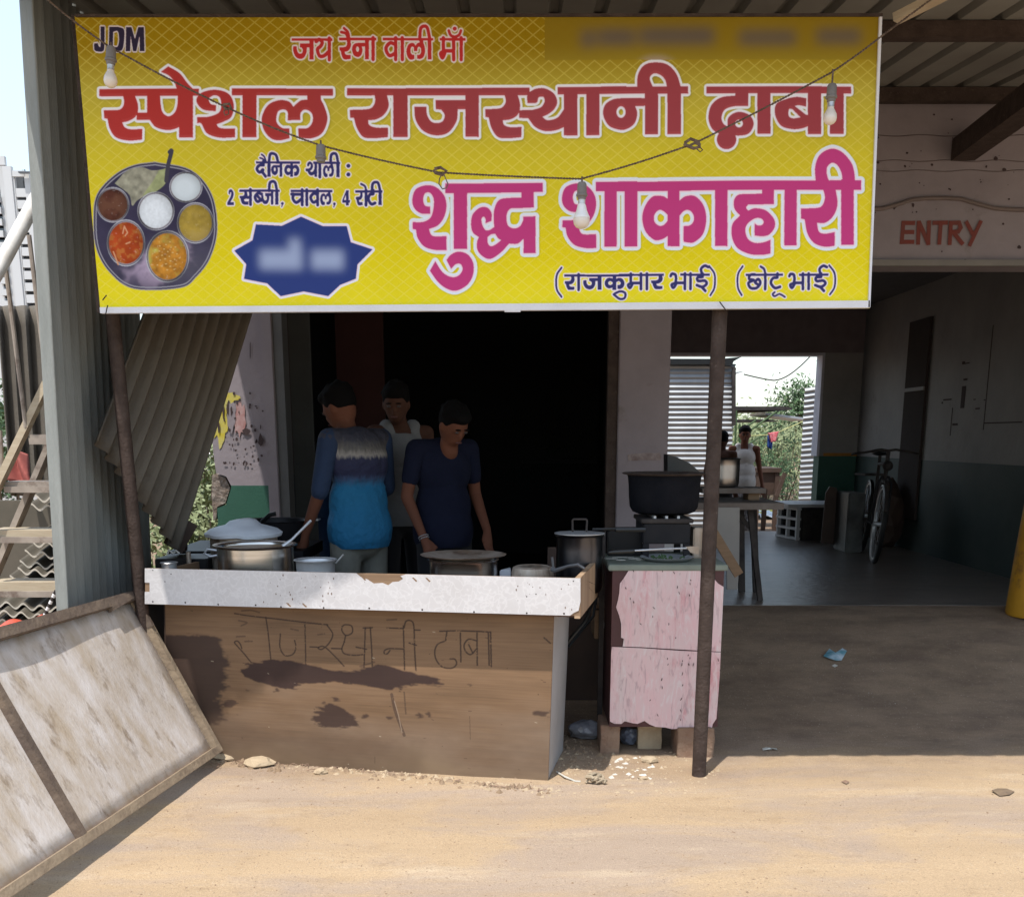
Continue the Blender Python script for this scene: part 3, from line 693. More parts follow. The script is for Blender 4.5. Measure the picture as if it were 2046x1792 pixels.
M_stone = mat("pale_stone", (.44, .34, .225), .9, c2=(.34, .26, .17), scale=9, bump=.5, bscale=30)
M_cloth = mat("pale_plastic_sheet", (.60, .63, .68), .4, c2=(.50, .53, .58), scale=5)
M_wire = mat("twisted_brown_flex", (.06, .033, .022), .7, c2=(.17, .12, .085), scale=60)
M_wirelt = mat("sunlit_flex", (.42, .33, .24), .7)
M_bulbcap = mat("grey_bulb_holder", (.15, .135, .125), .6, c2=(.20, .18, .17), scale=20)
M_bulb = mat("milky_bulb_glass", (.72, .66, .60), .22, c2=(.68, .62, .55), scale=4)
M_bulbwhite = mat("white_bulb_body", (.80, .80, .80), .35, c2=(.76, .76, .76))
M_yellow = mat("yellow_ochre_paint", (.50, .255, .015), .6, c2=(.36, .17, .01), scale=4, c3=(.12, .055, .02), s3=5, t3=(.55, .7))
M_redcloth = mat("orange_red_plastic", (.62, .075, .022), .5, c2=(.52, .05, .02), scale=3)
M_rag = mat("dusty_rag", (.40, .32, .22), .9, c2=(.24, .19, .13), scale=20)
M_litter = mat("pale_litter", (.58, .56, .50), .8)
M_teal = mat("teal_wrapper_print", (.02, .22, .28), .4, c2=(.60, .68, .74), scale=9)
M_leaf = mat("olive_leaf", (.115, .145, .055), .7, c2=(.17, .20, .09), scale=2.5)
M_leafl = mat("bright_leaf", (.18, .22, .095), .7, c2=(.25, .28, .15), scale=3)
M_leafd = mat("deep_green_leaf", (.035, .075, .025), .7, c2=(.06, .11, .035), scale=2)
M_bark = mat("bark", (.12, .085, .055), .9)
M_tower = mat("pale_tower_concrete", (.56, .56, .56), .9, c2=(.52, .52, .52), scale=.05)
M_towerg = mat("grey_balcony_recess", (.12, .13, .145), .7)
M_glassd = mat("dark_window_pane", (.10, .12, .14), .3)
M_metalrib = mat("galvanised_rib_sheet", (.30, .31, .32), .42, .55, c2=(.24, .25, .26), scale=3)
M_skin = mat("brown_skin", (.08, .035, .022), .8, spec=.2, c2=(.068, .03, .019), scale=6)
M_skinr = mat("warm_brown_skin", (.14, .052, .029), .8, spec=.25, c2=(.115, .043, .025), scale=6)
M_hair = mat("black_hair", (.005, .0045, .0045), .9, spec=.1)
M_jean = mat("olive_grey_cotton", (.155, .150, .125), .9, c2=(.11, .11, .095), scale=9, bump=.3, bscale=30)
M_black = mat("black_trousers", (.008, .008, .010), .9)
M_vest = mat("grey_white_vest", (.20, .195, .195), .95, spec=.1, c2=(.165, .165, .165), scale=12)
M_vestw = mat("white_vest", (.60, .56, .54), .9, c2=(.5, .46, .44), scale=14)
M_navy = mat("navy_tee_shirt", (.0065, .008, .020), .95, spec=.15, c2=(.009, .011, .025), scale=9, bump=.3, bscale=24)

# ---------------------------------------------------------------- ground
FL = .38                                         # floor level of the hall
def ground_z(x, y):
    z = 0.0
    t = min(max((y - 5.1) / 2.1, 0), 1); z += (FL - .003) * (t*t*(3 - 2*t))
    t = min(max((y - 13.1) / .6, 0), 1); z -= .277 * t
    if abs(x) < 9 and .5 < y < 13:
        n = mnoise.noise(Vector((x*1.1, y*1.1, 0)))*.010 + mnoise.noise(Vector((x*4.5, y*4.5, 3)))*.0035
        if y > 7: n *= .2
        z += n
    return z
def frange(a, b, s):
    n = int(round((b - a)/s)); return [a + (b-a)*i/n for i in range(n)]
xs = [-420, -150, -60, -25, -12] + frange(-6, 6, .055) + [6, 12, 25, 60, 150, 420]
ys = [-60, -20, -6, -1] + frange(1.2, 8, .055) + frange(8, 13, .5) + frange(13, 14, .1) + [14, 18, 25, 40, 80, 160, 420]
gv = [(x, y, ground_z(x, y)) for y in ys for x in xs]
nx = len(xs)
gf = [(j*nx+i, j*nx+i+1, (j+1)*nx+i+1, (j+1)*nx+i) for j in range(len(ys)-1) for i in range(nx-1)]
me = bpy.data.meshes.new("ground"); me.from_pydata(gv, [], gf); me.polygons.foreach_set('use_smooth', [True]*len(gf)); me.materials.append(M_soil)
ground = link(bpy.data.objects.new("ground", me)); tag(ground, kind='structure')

# ---------------------------------------------------------------- the building
FY, BY = 7.2, 12.8                               # front and back wall planes
def xat(px, py, Y): return at(px, py, Y).x
XL = xat(428, 900, FY-.2); XJL = xat(556, 900, FY-.2); XJR = xat(1222, 860, FY-.2); XPR = xat(1334, 860, FY-.2)
XW = 4.02                                        # right wall of the hall
bld = thing("market_building", (1.2, FY, 0), "pink plastered building with open hall, green dado and red ENTRY lettering", "building")
def part(name, bm, m, par=None, **k): return mesh_obj(name, bm, m, par or bld, **k)
ZT = 3.62
zl = at(1900, 533, FY-.2).z                      # underside of the lintel
FY0 = FY - .2
bm = nb(); box(bm, (XJL-.001, FY0, zl), (9.0, FY0+.22, ZT)); part("lintel", bm, M_wall, bevel=0)
bm = nb(); box(bm, (XL-.05, FY0+.002, 2.3), (XJL, FY0+.222, ZT)); part("lintel", bm, M_wall)
bm = nb(); box(bm, (XPR-.0, FY0-.035, zl-.0), (9.0, FY0-.002, zl+.035)); part("lintel_drip", bm, mat("dull_drip_edge", (.20,.185,.17), .8))
# left pillar with a broken edge
dz = at(500, 970, FY0).z
edge = [(424, 1110), (428, 1060), (436, 1045), (434, 1015), (452, 1008), (462, 975), (452, 952), (432, 945), (428, 920), (424, 880), (426, 820), (432, 760), (440, 700), (450, 640)]
epts = [at(x, y, FY0) for x, y in edge]
bm = nb()
up = [p for p in epts if p.z > dz]; lowp = [p for p in epts if p.z <= dz]
xd = epts[5].x
poly_slab(bm, [Vector((xd, FY0, dz))] + [Vector((p.x, FY0, p.z)) for p in up] + [Vector((up[-1].x, FY0, 2.3)), Vector((XJL-.07, FY0, 2.3)), Vector((XJL-.07, FY0, dz))], (0, -1, 0), .22)
lp = part("left_pillar", bm, M_wall)
bm = nb()
poly_slab(bm, [Vector((epts[0].x, FY0-.002, FL-.2))] + [Vector((p.x, FY0-.002, p.z)) for p in lowp] + [Vector((xd, FY0-.002, dz)), Vector((XJL-.07, FY0-.002, dz)), Vector((XJL-.07, FY0-.002, FL-.2))], (0, -1, 0), .222)
part("green_dado", bm, M_green)
# exposed brickwork in the broken place
pb = part("broken_masonry", (lambda b_: (poly_slab(b_, [at(x, y, FY0+.03) for x, y in ((430,946),(450,955),(460,975),(450,1005),(434,1012),(432,1036),(426,1040),(423,990),(424,950))], (0,-1,0), .16), b_)[1])(nb()), mat("crumbled_brick", (.15,.11,.085), .95, c2=(.26,.22,.19), scale=22, bump=.9, bscale=30))
bm = nb(); box(bm, (XJL-.07, FY0-.025, FL-.2), (XJL, FY0+.2, 2.3)); part("door_jamb", bm, M_wall, bevel=.006)
# graffiti: splashes of paint on the left pillar
def splash(name, cx, cy, rx, ry, m, seed, off=.004, n=26, Y=None):
    rs = random.Random(seed); pts = []
    for k in range(n):
        t = 2*math.pi*k/n; q = .75 + .45*rs.random()
        pts.append(at(cx + rx*q*math.cos(t), cy + ry*q*math.sin(t), (Y or FY0) - off))
    bm = nb(); poly_slab(bm, pts, (0, -1, 0), .001); return part(name, bm, m)
M_py = mat("yellow_paint_smear", (.50, .40, .02), .8, c2=(.46, .42, .16), scale=16); M_pr = mat("red_paint_smear", (.30, .12, .11), .8, c2=(.42, .30, .29), scale=14); M_pk = mat("dark_paint_drip", (.045, .025, .025), .8)
splash("paint_splash", 440, 830, 15, 62, M_py, 1); splash("paint_splash", 452, 795, 24, 14, M_py, 2, .005)
splash("paint_splash", 480, 838, 12, 34, M_pr, 3, .006); splash("paint_splash", 462, 832, 10, 30, M_wall, 4, .008)
rs = random.Random(8)
bm = nb()
def spot(bm, cx, cy, r, Y, ry=None):
    ry = ry or r; n = 7; c = at(cx, cy, Y)
    vs = [bm.verts.new(at(cx + r*math.cos(2*math.pi*k/n)*(.7+.6*rs.random()), cy + ry*math.sin(2*math.pi*k/n)*(.7+.6*rs.random()), Y)) for k in range(n)]
    bm.faces.new(vs)
for k in range(46):
    x = 440 + rs.random()*85; y = 780 + rs.random()*150
    spot(bm, x, y, 1.0 + rs.random()*1.8, FY0-.010, 1.2+rs.random()*3)
for x, y, r, ry in ((521, 880, 5, 13), (492, 862, 9, 6), (455, 815, 2.5, 14), (446, 820, 2, 16), (462, 820, 2, 10), (500, 700, 1.2, 22), (437, 855, 2, 14)): spot(bm, x, y, r, FY0-.011, ry)
part("paint_drips", bm, M_pk)['kind'] = 'stuff'
# right pillar between kitchen and hall
bm = nb(); box(bm, (XJR+.035, FY0-.03, FL-.2), (XPR-.0, FY0+.25, zl-.001)); part("right_pillar", bm, M_wall, bevel=.006)
bm = nb(); box(bm, (XJR-.03, FY0-.01, FL-.2), (XJR+.035, FY0+.1, zl-.001)); part("door_jamb", bm, M_rust)
bm = nb(); box(bm, (XJL, FY0-.01, FL-.2), (XJL+.06, FY0+.16, zl-.001)); part("door_jamb", bm, mat("grey_shutter_guide", (.10,.10,.10), .6))
bm = nb(); poly_slab(bm, [at(x, y, FY0-.034) for x, y in ((1254,908),(1285,905),(1318,905),(1322,913),(1319,920),(1290,919),(1255,921))], (0,-1,0), .002); part("plaster_scar", bm, mat("raw_scar", (.17,.12,.115), .95, c2=(.30,.25,.24), scale=24))
# kitchen
KB = 10.6
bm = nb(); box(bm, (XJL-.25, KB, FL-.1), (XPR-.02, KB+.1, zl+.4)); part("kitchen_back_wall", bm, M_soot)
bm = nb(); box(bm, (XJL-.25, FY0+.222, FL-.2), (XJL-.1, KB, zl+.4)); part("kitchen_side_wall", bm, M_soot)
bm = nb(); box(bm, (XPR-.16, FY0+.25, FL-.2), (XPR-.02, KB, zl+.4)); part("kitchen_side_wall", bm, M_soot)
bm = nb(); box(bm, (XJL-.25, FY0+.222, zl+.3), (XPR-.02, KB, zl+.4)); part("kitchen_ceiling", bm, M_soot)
bm = nb(); box(bm, (XJL-.098, FY0+.3, .9), (XJL-.06, FY0+1.4, 2.45)); part("red_wall_panel", bm, M_sootred)
bm = nb(); box(bm, (XJL+.061, FY0+.17, FL-.1), (XJL+.20, FY0+.20, 2.45)); part("inner_partition", bm, mat("dim_grey_partition", (.05,.052,.05), .9))
bm = nb(); box(bm, (XJL+.20, FY0+1.2, .95), (XJL+.55, FY0+1.24, 2.45)); part("red_inner_panel", bm, M_sootred)
bm = nb(); box(bm, (.1, KB-.4, 1.25), (XPR-.2, KB-.02, 1.28)); part("back_shelf", bm, mat("dim_shelf", (.03,.03,.035), .9))
# hall
bm = nb(); box(bm, (XPR-.019, FY0+.251, FL-.2), (XPR+.03, BY, ZT-.1)); part("hall_left_wall", bm, M_wall_hall)
zr = FL + .89
bm = nb(); box(bm, (XW, FY0+.221, zr), (XW+.2, BY+.2, ZT-.1)); rw = part("hall_right_wall", bm, M_wall_hall)
bm = nb(); box(bm, (XW-.004, FY0+.221, FL-.2), (XW+.2, BY+.2, zr)); part("green_dado", bm, M_greend)
bm = nb(); box(bm, (XPR, FY0+.221, zl+.42), (XW+.2, BY, zl+.55)); part("hall_ceiling", bm, mat("hall_ceiling_plaster", (.10,.095,.10), .9))
# narrow recess on the right wall
rx0 = 11.3; rx1 = 10.75
bm = nb(); box(bm, (XW-.03, rx1, FL+.3), (XW-.005, rx0, at(1828, 638, 11).z)); part("dark_wall_recess", bm, mat("recess_dark_brown", (.035,.022,.018), .9))
bm = nb(); box(bm, (XW-.045, rx1, 1.93), (XW-.031, rx0, 1.965)); part("recess_ledge", bm, M_wall_hall)
for k in range(9):
    bm = nb(); yy = 8.9 + rs.random()*1.6; zz = 1.5 + rs.random()*.7; w_ = .02+rs.random()*.2; box(bm, (XW-.003, yy, zz), (XW+.001, yy+w_, zz+.008+rs.random()*.015)); part("wall_scratch", bm, M_pk)
bm = nb(); box(bm, (XW-.003, 9.85, 1.74), (XW+.001, 9.93, 1.93)); part("wall_scar", bm, M_pk)
for y0, z0, y1, z1 in ((9.4, 1.55, 9.41, 2.4), (10.1, 1.5, 10.11, 1.75), (8.7, 1.6, 9.4, 1.61)):
    bm = nb(); box(bm, (XW-.003, y0, z0), (XW+.001, y1, z1)); part("wall_scratch", bm, M_pk)
# back wall with its opening
ox0, ox1 = XPR+.35, at(1640, 850, BY).x; oz = at(1500, 705, BY).z
bm = nb(); box(bm, (XPR, BY, FL-.1), (ox0, BY+.22, oz)); part("hall_back_wall", bm, M_wall_hall)
bm = nb(); box(bm, (ox1, BY, zr), (XW, BY+.22, oz)); part("hall_back_wall", bm, M_wall_hall)
bm = nb(); box(bm, (ox1-.001, BY-.003, FL-.2), (XW, BY+.222, zr)); part("green_dado", bm, M_green)
bm = nb(); box(bm, (ox1+.05, BY-.006, zr-.0), (XW, BY-.001, zr+.035)); part("orange_dado_stripe", bm, mat("orange_stripe", (.40,.16,.015), .7))
bm = nb(); box(bm, (XPR, BY, oz), (XW, BY+.22, ZT-.1)); part("hall_back_wall", bm, mat("brownish_beam_plaster", (.20,.16,.17), .9))
bm = nb(); box(bm, (ox1-.03, BY-.01, zr), (ox1-.001, BY+.23, oz-.0)); part("opening_reveal", bm, mat("pale_reveal", (.62,.60,.66), .8))
bm = nb(); box(bm, (ox0, BY-.01, oz-.03), (ox1-.031, BY+.23, oz-.001)); part("opening_reveal", bm, MATS["pale_reveal"])
# red painted word on the lintel: brush strokes, a layer of paint on the plaster
M_entry = mat("faded_red_lettering", (.18, .032, .022), .8, c2=(.15, .042, .034), scale=14)
def z6(x, y): s = 574/1029; return ((2900 + x*s)/1.698, (y*s)/1.698)
EN = {'E': ["296,1352 286,1478", "292,1357 360,1357", "292,1412 355,1412", "286,1472 355,1472"], 'N': ["390,1352 386,1482", "392,1354 448,1482", "452,1350 448,1484"],
      'T': ["480,1357 560,1355", "523,1357 515,1482"], 'R': ["585,1352 578,1484", "585,1357 635,1355 645,1385 630,1410 582,1414", "600,1414 655,1482"], 'Y': ["680,1352 718,1425", "766,1350 700,1492"]}
def ribbon(bm, pts, w, Y):
    P = [at(*z6(x, y), Y) for x, y in pts]
    off = 0
    for a, b in zip(P, P[1:]):
        d = (b - a).normalized(); s = Vector((d.z, 0, -d.x))*w/2; a2 = a - d*w*.3; b2 = b + d*w*.3
        o = Vector((0, -off, 0)); off += .0004
        vs = [bm.verts.new(p + o) for p in (a2+s, b2+s*1.05, b2-s*.95, a2-s)]; bm.faces.new(vs)
yy = FY0 - .003
for ch, sts in EN.items():
    bm = nb()
    for st in sts:
        ribbon(bm, [tuple(map(float, t.split(','))) for t in st.split()], .024 if ch != 'Y' else .023, yy); yy -= .0006
    part("painted_letter", bm, M_entry)
# surface conduit across the lintel, cracks and spots
bm = nb(); tube(bm, [at(x, y, FY0-.012) for x, y in [z6(a, b) for a, b in ((100,1272),(170,1270),(260,1245),(350,1215),(430,1207),(560,1206),(650,1212),(740,1238),(850,1268),(960,1276),(1100,1278))]] + [Vector((6.5, FY0-.012, 2.95))], .012, 8); tag(mesh_obj("cable", bm, mat("painted_cable", (.17,.13,.12), .7), None, smooth=True), "plaster coloured cable running wavily over the ENTRY lintel", "cable")
bm = nb()
for k in range(34):
    x, y = 110 + rs.random()*900, 640 + rs.random()*900
    a = z6(x, y); spot(bm, a[0], a[1], .8+rs.random()*1.7, FY0-.0025)
for x, y, r in ((140,990,3),(305,1012,2.6),(470,1003,2.6),(858,965,4.5),(910,1033,4),(800,1015,2.4),(670,1588,4),(355,1245,3),(1000,1505,4)):
    a = z6(x, y); spot(bm, a[0], a[1], r, FY0-.003)
part("wall_spots", bm, MATS["dark_paint_drip"])['kind'] = 'stuff'
for y0 in (826, 980, 1040):
    bm = nb(); tube(bm, [at(*z6(x, y0 + 5*math.sin(x*.02+y0)), FY0-.001) for x in range(110, 1060, 40)], .003, 4); part("wall_crack", bm, mat("crack_shadow", (.16,.13,.13), .9))
# floors
bm = nb(); box(bm, (XPR+.031, FY+.02, FL-.3), (XW-.005, BY+.23, FL)); tag(mesh_obj("floor", bm, M_floor), kind='structure')
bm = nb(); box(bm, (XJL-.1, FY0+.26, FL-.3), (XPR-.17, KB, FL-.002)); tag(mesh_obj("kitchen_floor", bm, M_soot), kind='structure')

# ---------------------------------------------------------------- awning roof
RX0, RX1, RY0, RY1 = -1.98, 6.6, 3.86, FY0
def roofz(y): return 2.80 + .098*y
aw = thing("awning_roof", (0, RY0, roofz(RY0)), "ribbed sheet metal awning over the stall, carried on brown steel purlins", "awning")
bm = nb(); P = .2; x = RX0; prof = []
while x < RX1:
    prof += [(x, 0), (x+.138, 0), (x+.15, .036), (x+.188, .036)]; x += P
for (xa, za), (xb, zb) in zip(prof, prof[1:]):
    v = [bm.verts.new((xx, yy_, roofz(yy_)+zz)) for xx, zz, yy_ in ((xa, za, RY0), (xb, zb, RY0), (xb, zb, RY1), (xa, za, RY1))]
    f = bm.faces.new(v)
mesh_obj("roof_sheet", bm, M_roof, aw)
for y_, w_, h_ in ((5.42, .07, .07), (6.86, .07, .075), (4.72, .05, .05)):
    bm = nb(); box(bm, (RX0+.02, y_-w_/2, roofz(y_)-h_-.004), (RX1-.02, y_+w_/2, roofz(y_-w_/2)-.004)); mesh_obj("purlin", bm, M_rust, aw)
bm = nb(); a = at(1925, 300, FY0-.03); b = at(2100, 170, 5.75); beam(bm, a, b, .14, .12); mesh_obj("roof_strut", bm, M_rust, aw)
bm = nb(); a = at(1790, 38, 4.66); b = at(1905, -20, 4.5); beam(bm, a, b, .05, .03); mesh_obj("timber_batten", bm, M_wood, aw)

# ---------------------------------------------------------------- banner
BNY = 4.6
q = [at(x/1.698, y/1.698, BNY) for x, y in BQ]                     # TL TR BR BL
bn = thing("shop_banner", (q[3]+q[2])/2, "yellow printed banner with red and pink Hindi lettering and a thali picture", "banner")
me = bpy.data.meshes.new("printed_sheet")
NU, NV = 40, 14; vs = []; uv = []; fs = []
HQ = homography([(0, 0), (1, 0), (1, 1), (0, 1)], [(p.x, p.z) for p in q])
for j in range(NV+1):
    for i in range(NU+1):
        u, v = i/NU, j/NV; X_, Z_ = hmap(HQ, [(u, v)])[0]
        d = -.010*math.sin(u*9.3)*math.sin(v*3.1) + .003*math.sin(u*31 + v*7)*v
        vs.append(Vector((X_, BNY + d, Z_)) - wloc(bn)); uv.append((u, 1-v))
for j in range(NV):
    for i in range(NU): fs.append((j*(NU+1)+i, j*(NU+1)+i+1, (j+1)*(NU+1)+i+1, (j+1)*(NU+1)+i))
me.from_pydata(vs, [], fs); ul = me.uv_layers.new(name="UVMap")
for l in me.loops: ul.data[l.index].uv = uv[l.vertex_index]
me.polygons.foreach_set('use_smooth', [True]*len(fs))
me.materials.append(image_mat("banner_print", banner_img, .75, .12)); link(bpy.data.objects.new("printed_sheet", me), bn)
M_edge = mat("white_banner_hem", (.70, .70, .74), .6, c2=(.62, .62, .66), scale=5)
bm = nb()
b0, b1 = at(199, 614, BNY-.012), at(1738, 600.5, BNY-.012); c0, c1 = at(200, 626, BNY-.012), at(1738, 615, BNY-.012)
poly_slab(bm, [b0, b1, c1, c0], (0, -1, 0), .03); mesh_obj("bottom_hem", bm, M_edge, bn)
bm = nb(); poly_slab(bm, [at(1757.5, 34, BNY-.012), at(1763, 34, BNY-.012), at(1739, 614, BNY-.012), at(1735, 614, BNY-.012)], (0, -1, 0), .03); mesh_obj("side_hem", bm, M_edge, bn)
bm = nb(); poly_slab(bm, [at(150, 28.5, BNY-.008), at(1764, 27, BNY-.008), at(1764, 33, BNY-.008), at(150, 34, BNY-.008)], (0, -1, 0), .03); mesh_obj("top_rail", bm, M_rust, bn)
bm = nb(); poly_slab(bm, [at(142, 30, BNY+.02), at(151, 30, BNY+.02), at(203, 625, BNY+.02), at(194, 625, BNY+.02)], (0, -1, 0), .03); mesh_obj("frame_bar", bm, M_rust, bn)
bm = nb(); tube(bm, [at(2441/1.698, 1024/1.698, BNY-.03), at(2462/1.698, 1052/1.698, BNY-.03)], .0025, 5); mesh_obj("tie_wire", bm, M_darksteel, bn)
bm = nb(); tube(bm, [at(215, 610, BNY-.03), at(211, 628, BNY-.03)], .0025, 5); mesh_obj("tie_wire", bm, M_darksteel, bn)
bm = nb(); tube(bm, [at(205, 600, BNY-.03), at(213, 590, BNY-.03)], .0025, 5); mesh_obj("tie_wire", bm, M_darksteel, bn)
bm = nb(); box(bm, (at(1008, 620, BNY).x, BNY-.01, at(1008, 624, BNY).z), (at(1040, 620, BNY).x, BNY, at(1008, 620, BNY).z)); mesh_obj("torn_strip", bm, M_edge, bn)

# ---------------------------------------------------------------- string of bulbs
WY = 4.40
def twist(bm, pts, r=.0024, pitch=.022, rr=.0021):
    P = [Vector(p) for p in pts]; dense = []
    for a, b in zip(P, P[1:]):
        n = max(int((b-a).length/.0045), 1); dense += [a.lerp(b, k/n) for k in range(n)]
    dense.append(P[-1]); acc = 0; L1 = []; L2 = []
    for i, p in enumerate(dense):
        if i: acc += (p-dense[i-1]).length
        t = acc/pitch*2*math.pi; d = (dense[min(i+1, len(dense)-1)] - dense[max(i-1, 0)]).normalized()
        s = d.cross(Vector((0, 1, 0))).normalized(); u = Vector((0, 1, 0))
        o = (s*math.cos(t) + u*math.sin(t))*r; L1.append(p+o); L2.append(p-o)
    tube(bm, L1, rr, 4); tube(bm, L2, rr, 4)
def sag(a, b, n=6, s=4):
    return [(a[0]+(b[0]-a[0])*k/n, a[1]+(b[1]-a[1])*k/n + s*math.sin(math.pi*k/n)) for k in range(n)]
wp = sag((85, -8), (215, 92), 5, 3) + sag((215, 92), (452, 215), 6, 3) + sag((452, 215), (640, 291), 6, 3) + sag((640, 291), (877, 345), 6, 2) + sag((877, 345), (1160, 358), 6, 1) + sag((1160, 358), (1385, 288), 6, 3) + sag((1385, 288), (1660, 146), 6, 2) + sag((1660, 146), (1765, 70), 5, 2) + [(1765, 70), (1900, -30)]
def wy(x): return 4.40 - (.10 if x > 1700 else 0)
bm = nb(); twist(bm, [at(x, y, WY) for x, y in wp])
wire = tag(mesh_obj("bulb_wire", bm, M_wire), "twisted brown flex slung in front of the yellow banner", "wire")
def loop(pts, w=.0024):
    bm = nb(); tube(bm, [at(x, y, WY-.008) for x, y in pts], w, 6); mesh_obj("wire_loop", bm, M_wire, wire, smooth=True)
loop([(868,338),(880,335),(892,342),(884,350),(870,346),(866,340)], .006)
loop([(884,346),(878,358),(877,368),(884,378),(892,376),(895,368),(890,356),(886,347)])
loop([(1368,286),(1380,278),(1396,284),(1398,294),(1386,297),(1374,292),(1366,288)], .006)
loop([(1394,290),(1404,300),(1399,304),(1390,296),(1384,298)]); loop([(1378,292),(1388,286),(1400,290)], .005)
loop([(446,210),(458,208),(462,216),(452,219),(447,214)], .005); loop([(452,216),(447,224),(450,231),(457,228),(456,219)])
def holder(name, px, py, tilt, label, cat, bulb=None, L_=1.0):
    """px,py: where the holder meets the flex; bulb: None, 'long' or 'round'."""
    top = at(px, py, WY - .012); t = thing(name, top, label, cat, 'bulb holders hung along the flex')
    R = Matrix.Rotation(tilt, 3, 'Y')
    bm = nb(); tube(bm, [top + Vector((0, 0, .012)), top + R @ Vector((0, 0, -.03*L_))], .0035, 6); mesh_obj("lead", bm, M_wire, t)
    z0 = -.028*L_
    bm = nb(); lathe(bm, top, [(0, z0), (.013, z0-.001), (.0175, z0-.008), (.0185, z0-.040), (.0215, z0-.043), (.0215, z0-.050), (.0165, z0-.053), (.0155, z0-.062), (0, z0-.063)], 20, tilt=R); mesh_obj("holder", bm, M_bulbcap, t, smooth=True)
    zb = z0 - .060
    if bulb == 'long':
        bm = nb(); lathe(bm, top, [(0, zb), (.0125, zb-.001), (.0125, zb-.018), (.0135, zb-.020), (0, zb-.021)], 20, tilt=R); mesh_obj("screw_cap", bm, M_alu, t, smooth=True)
        bm = nb(); pr = [(.012, zb-.020), (.013, zb-.026), (.018, zb-.034), (.0235, zb-.046), (.0248, zb-.057), (.0225, zb-.068), (.016, zb-.076), (.007, zb-.0805), (0, zb-.081)]
        lathe(bm, top, pr, 28, tilt=R); mesh_obj("glass_bulb", bm, M_bulb, t, smooth=True)
    if bulb == 'led':
        bm = nb(); lathe(bm, top, [(0, zb), (.0135, zb-.001), (.0135, zb-.018), (0, zb-.019)], 20, tilt=R); mesh_obj("screw_cap", bm, M_alu, t, smooth=True)
        bm = nb(); lathe(bm, top, [(.0135, zb-.018), (.0165, zb-.024), (.020, zb-.040), (.027, zb-.056), (.0315, zb-.064), (.0315, zb-.068), (0, zb-.068)], 28, tilt=R); mesh_obj("bulb_body", bm, M_bulbwhite, t, smooth=True)
        bm = nb(); lathe(bm, top, [(.031, zb-.0682), (.0315, zb-.078), (.029, zb-.090), (.021, zb-.100), (.010, zb-.105), (0, zb-.106)], 28, tilt=R); mesh_obj("glass_bulb", bm, M_bulb, t, smooth=True)
    return t
holder("light_bulb", 222, 92, math.radians(6), "milky pear shaped bulb hanging over the JDM lettering", "light bulb", 'long', .05)
holder("bulb_holder", 641, 288, math.radians(2), "empty bulb holder on the flex above the small blue words", "bulb holder", None, .05)
holder("light_bulb", 1163, 360, math.radians(0), "white bulb with grey dome at the lowest sag of the flex", "light bulb", 'led', .25)
holder("light_bulb", 1664, 146, math.radians(0), "cream round bulb near the banner's right edge", "light bulb", 'long', 1.3)

# ---------------------------------------------------------------- posts
def post(name, p0, p1, r, label, m=M_rust):
    bm = nb(); n = 14; a, b = Vector(p0), Vector(p1)
    tube(bm, [a.lerp(b, k/n) for k in range(n+1)], r, 20)
    return tag(mesh_obj(name, bm, m, None, origin=p0, smooth=True), label, "post")
post("steel_post", gp(1396, 1553, -.01), at(1441, 560, 4.66), .0315, "rusty round steel post standing right of the pink cabinet")
post("steel_post", at(312, 1500, 4.92), at(216, 540, 4.80), .0295, "dark brown round post at the stall's left corner")

# ---------------------------------------------------------------- corrugated sheets on the left
def corr(bm, c00, c10, c11, c01, waves, amp, nv=10, sag_=0.0):
    nu = waves*8
    quad_grid(bm, c00, c10, c11, c01, nu, nv, lambda u, v: amp*math.cos(2*math.pi*waves*u) + sag_*math.sin(math.pi*v)*math.sin(math.pi*u))
bm = nb()
corr(bm, at(128, 1330, 4.55), at(300, 1330, 6.1), at(235, -30, 6.1), at(44, -60, 4.55), 13, .032)
solidify(tag(mesh_obj("corrugated_sheet", bm, M_gi, smooth=True), "tall grey corrugated cement sheet walling the stall's left side", "corrugated sheet"), .007)
bm = nb(); corr(bm, at(187, 877, 4.86), at(350, 1100, 5.4), at(505, 600, 5.75), at(292, 600, 5.15), 9, .022, 10, .03)
solidify(tag(mesh_obj("corrugated_sheet", bm, M_gib, smooth=True), "brown corrugated sheet hanging askew behind the left post", "corrugated sheet"), .006)
bm = nb(); corr(bm, at(20, 990, 8.2), at(120, 990, 8.4), at(100, 611, 8.4), at(-8, 611, 8.2), 4, .04)
solidify(tag(mesh_obj("corrugated_sheet", bm, M_gib, smooth=True), "short brown ribbed sheet standing behind the stairs at far left", "corrugated sheet"), .01)
bm = nb(); beam(bm, at(345, 1095, 5.45), at(376, 1040, 5.5), .03, .10)
beam(bm, at(368, 1010, 5.5), at(366, 1100, 5.5), .05, .03)
tag(mesh_obj("splintered_board", bm, M_dkwood), "dark splintered board end below the hanging brown sheet", "board")

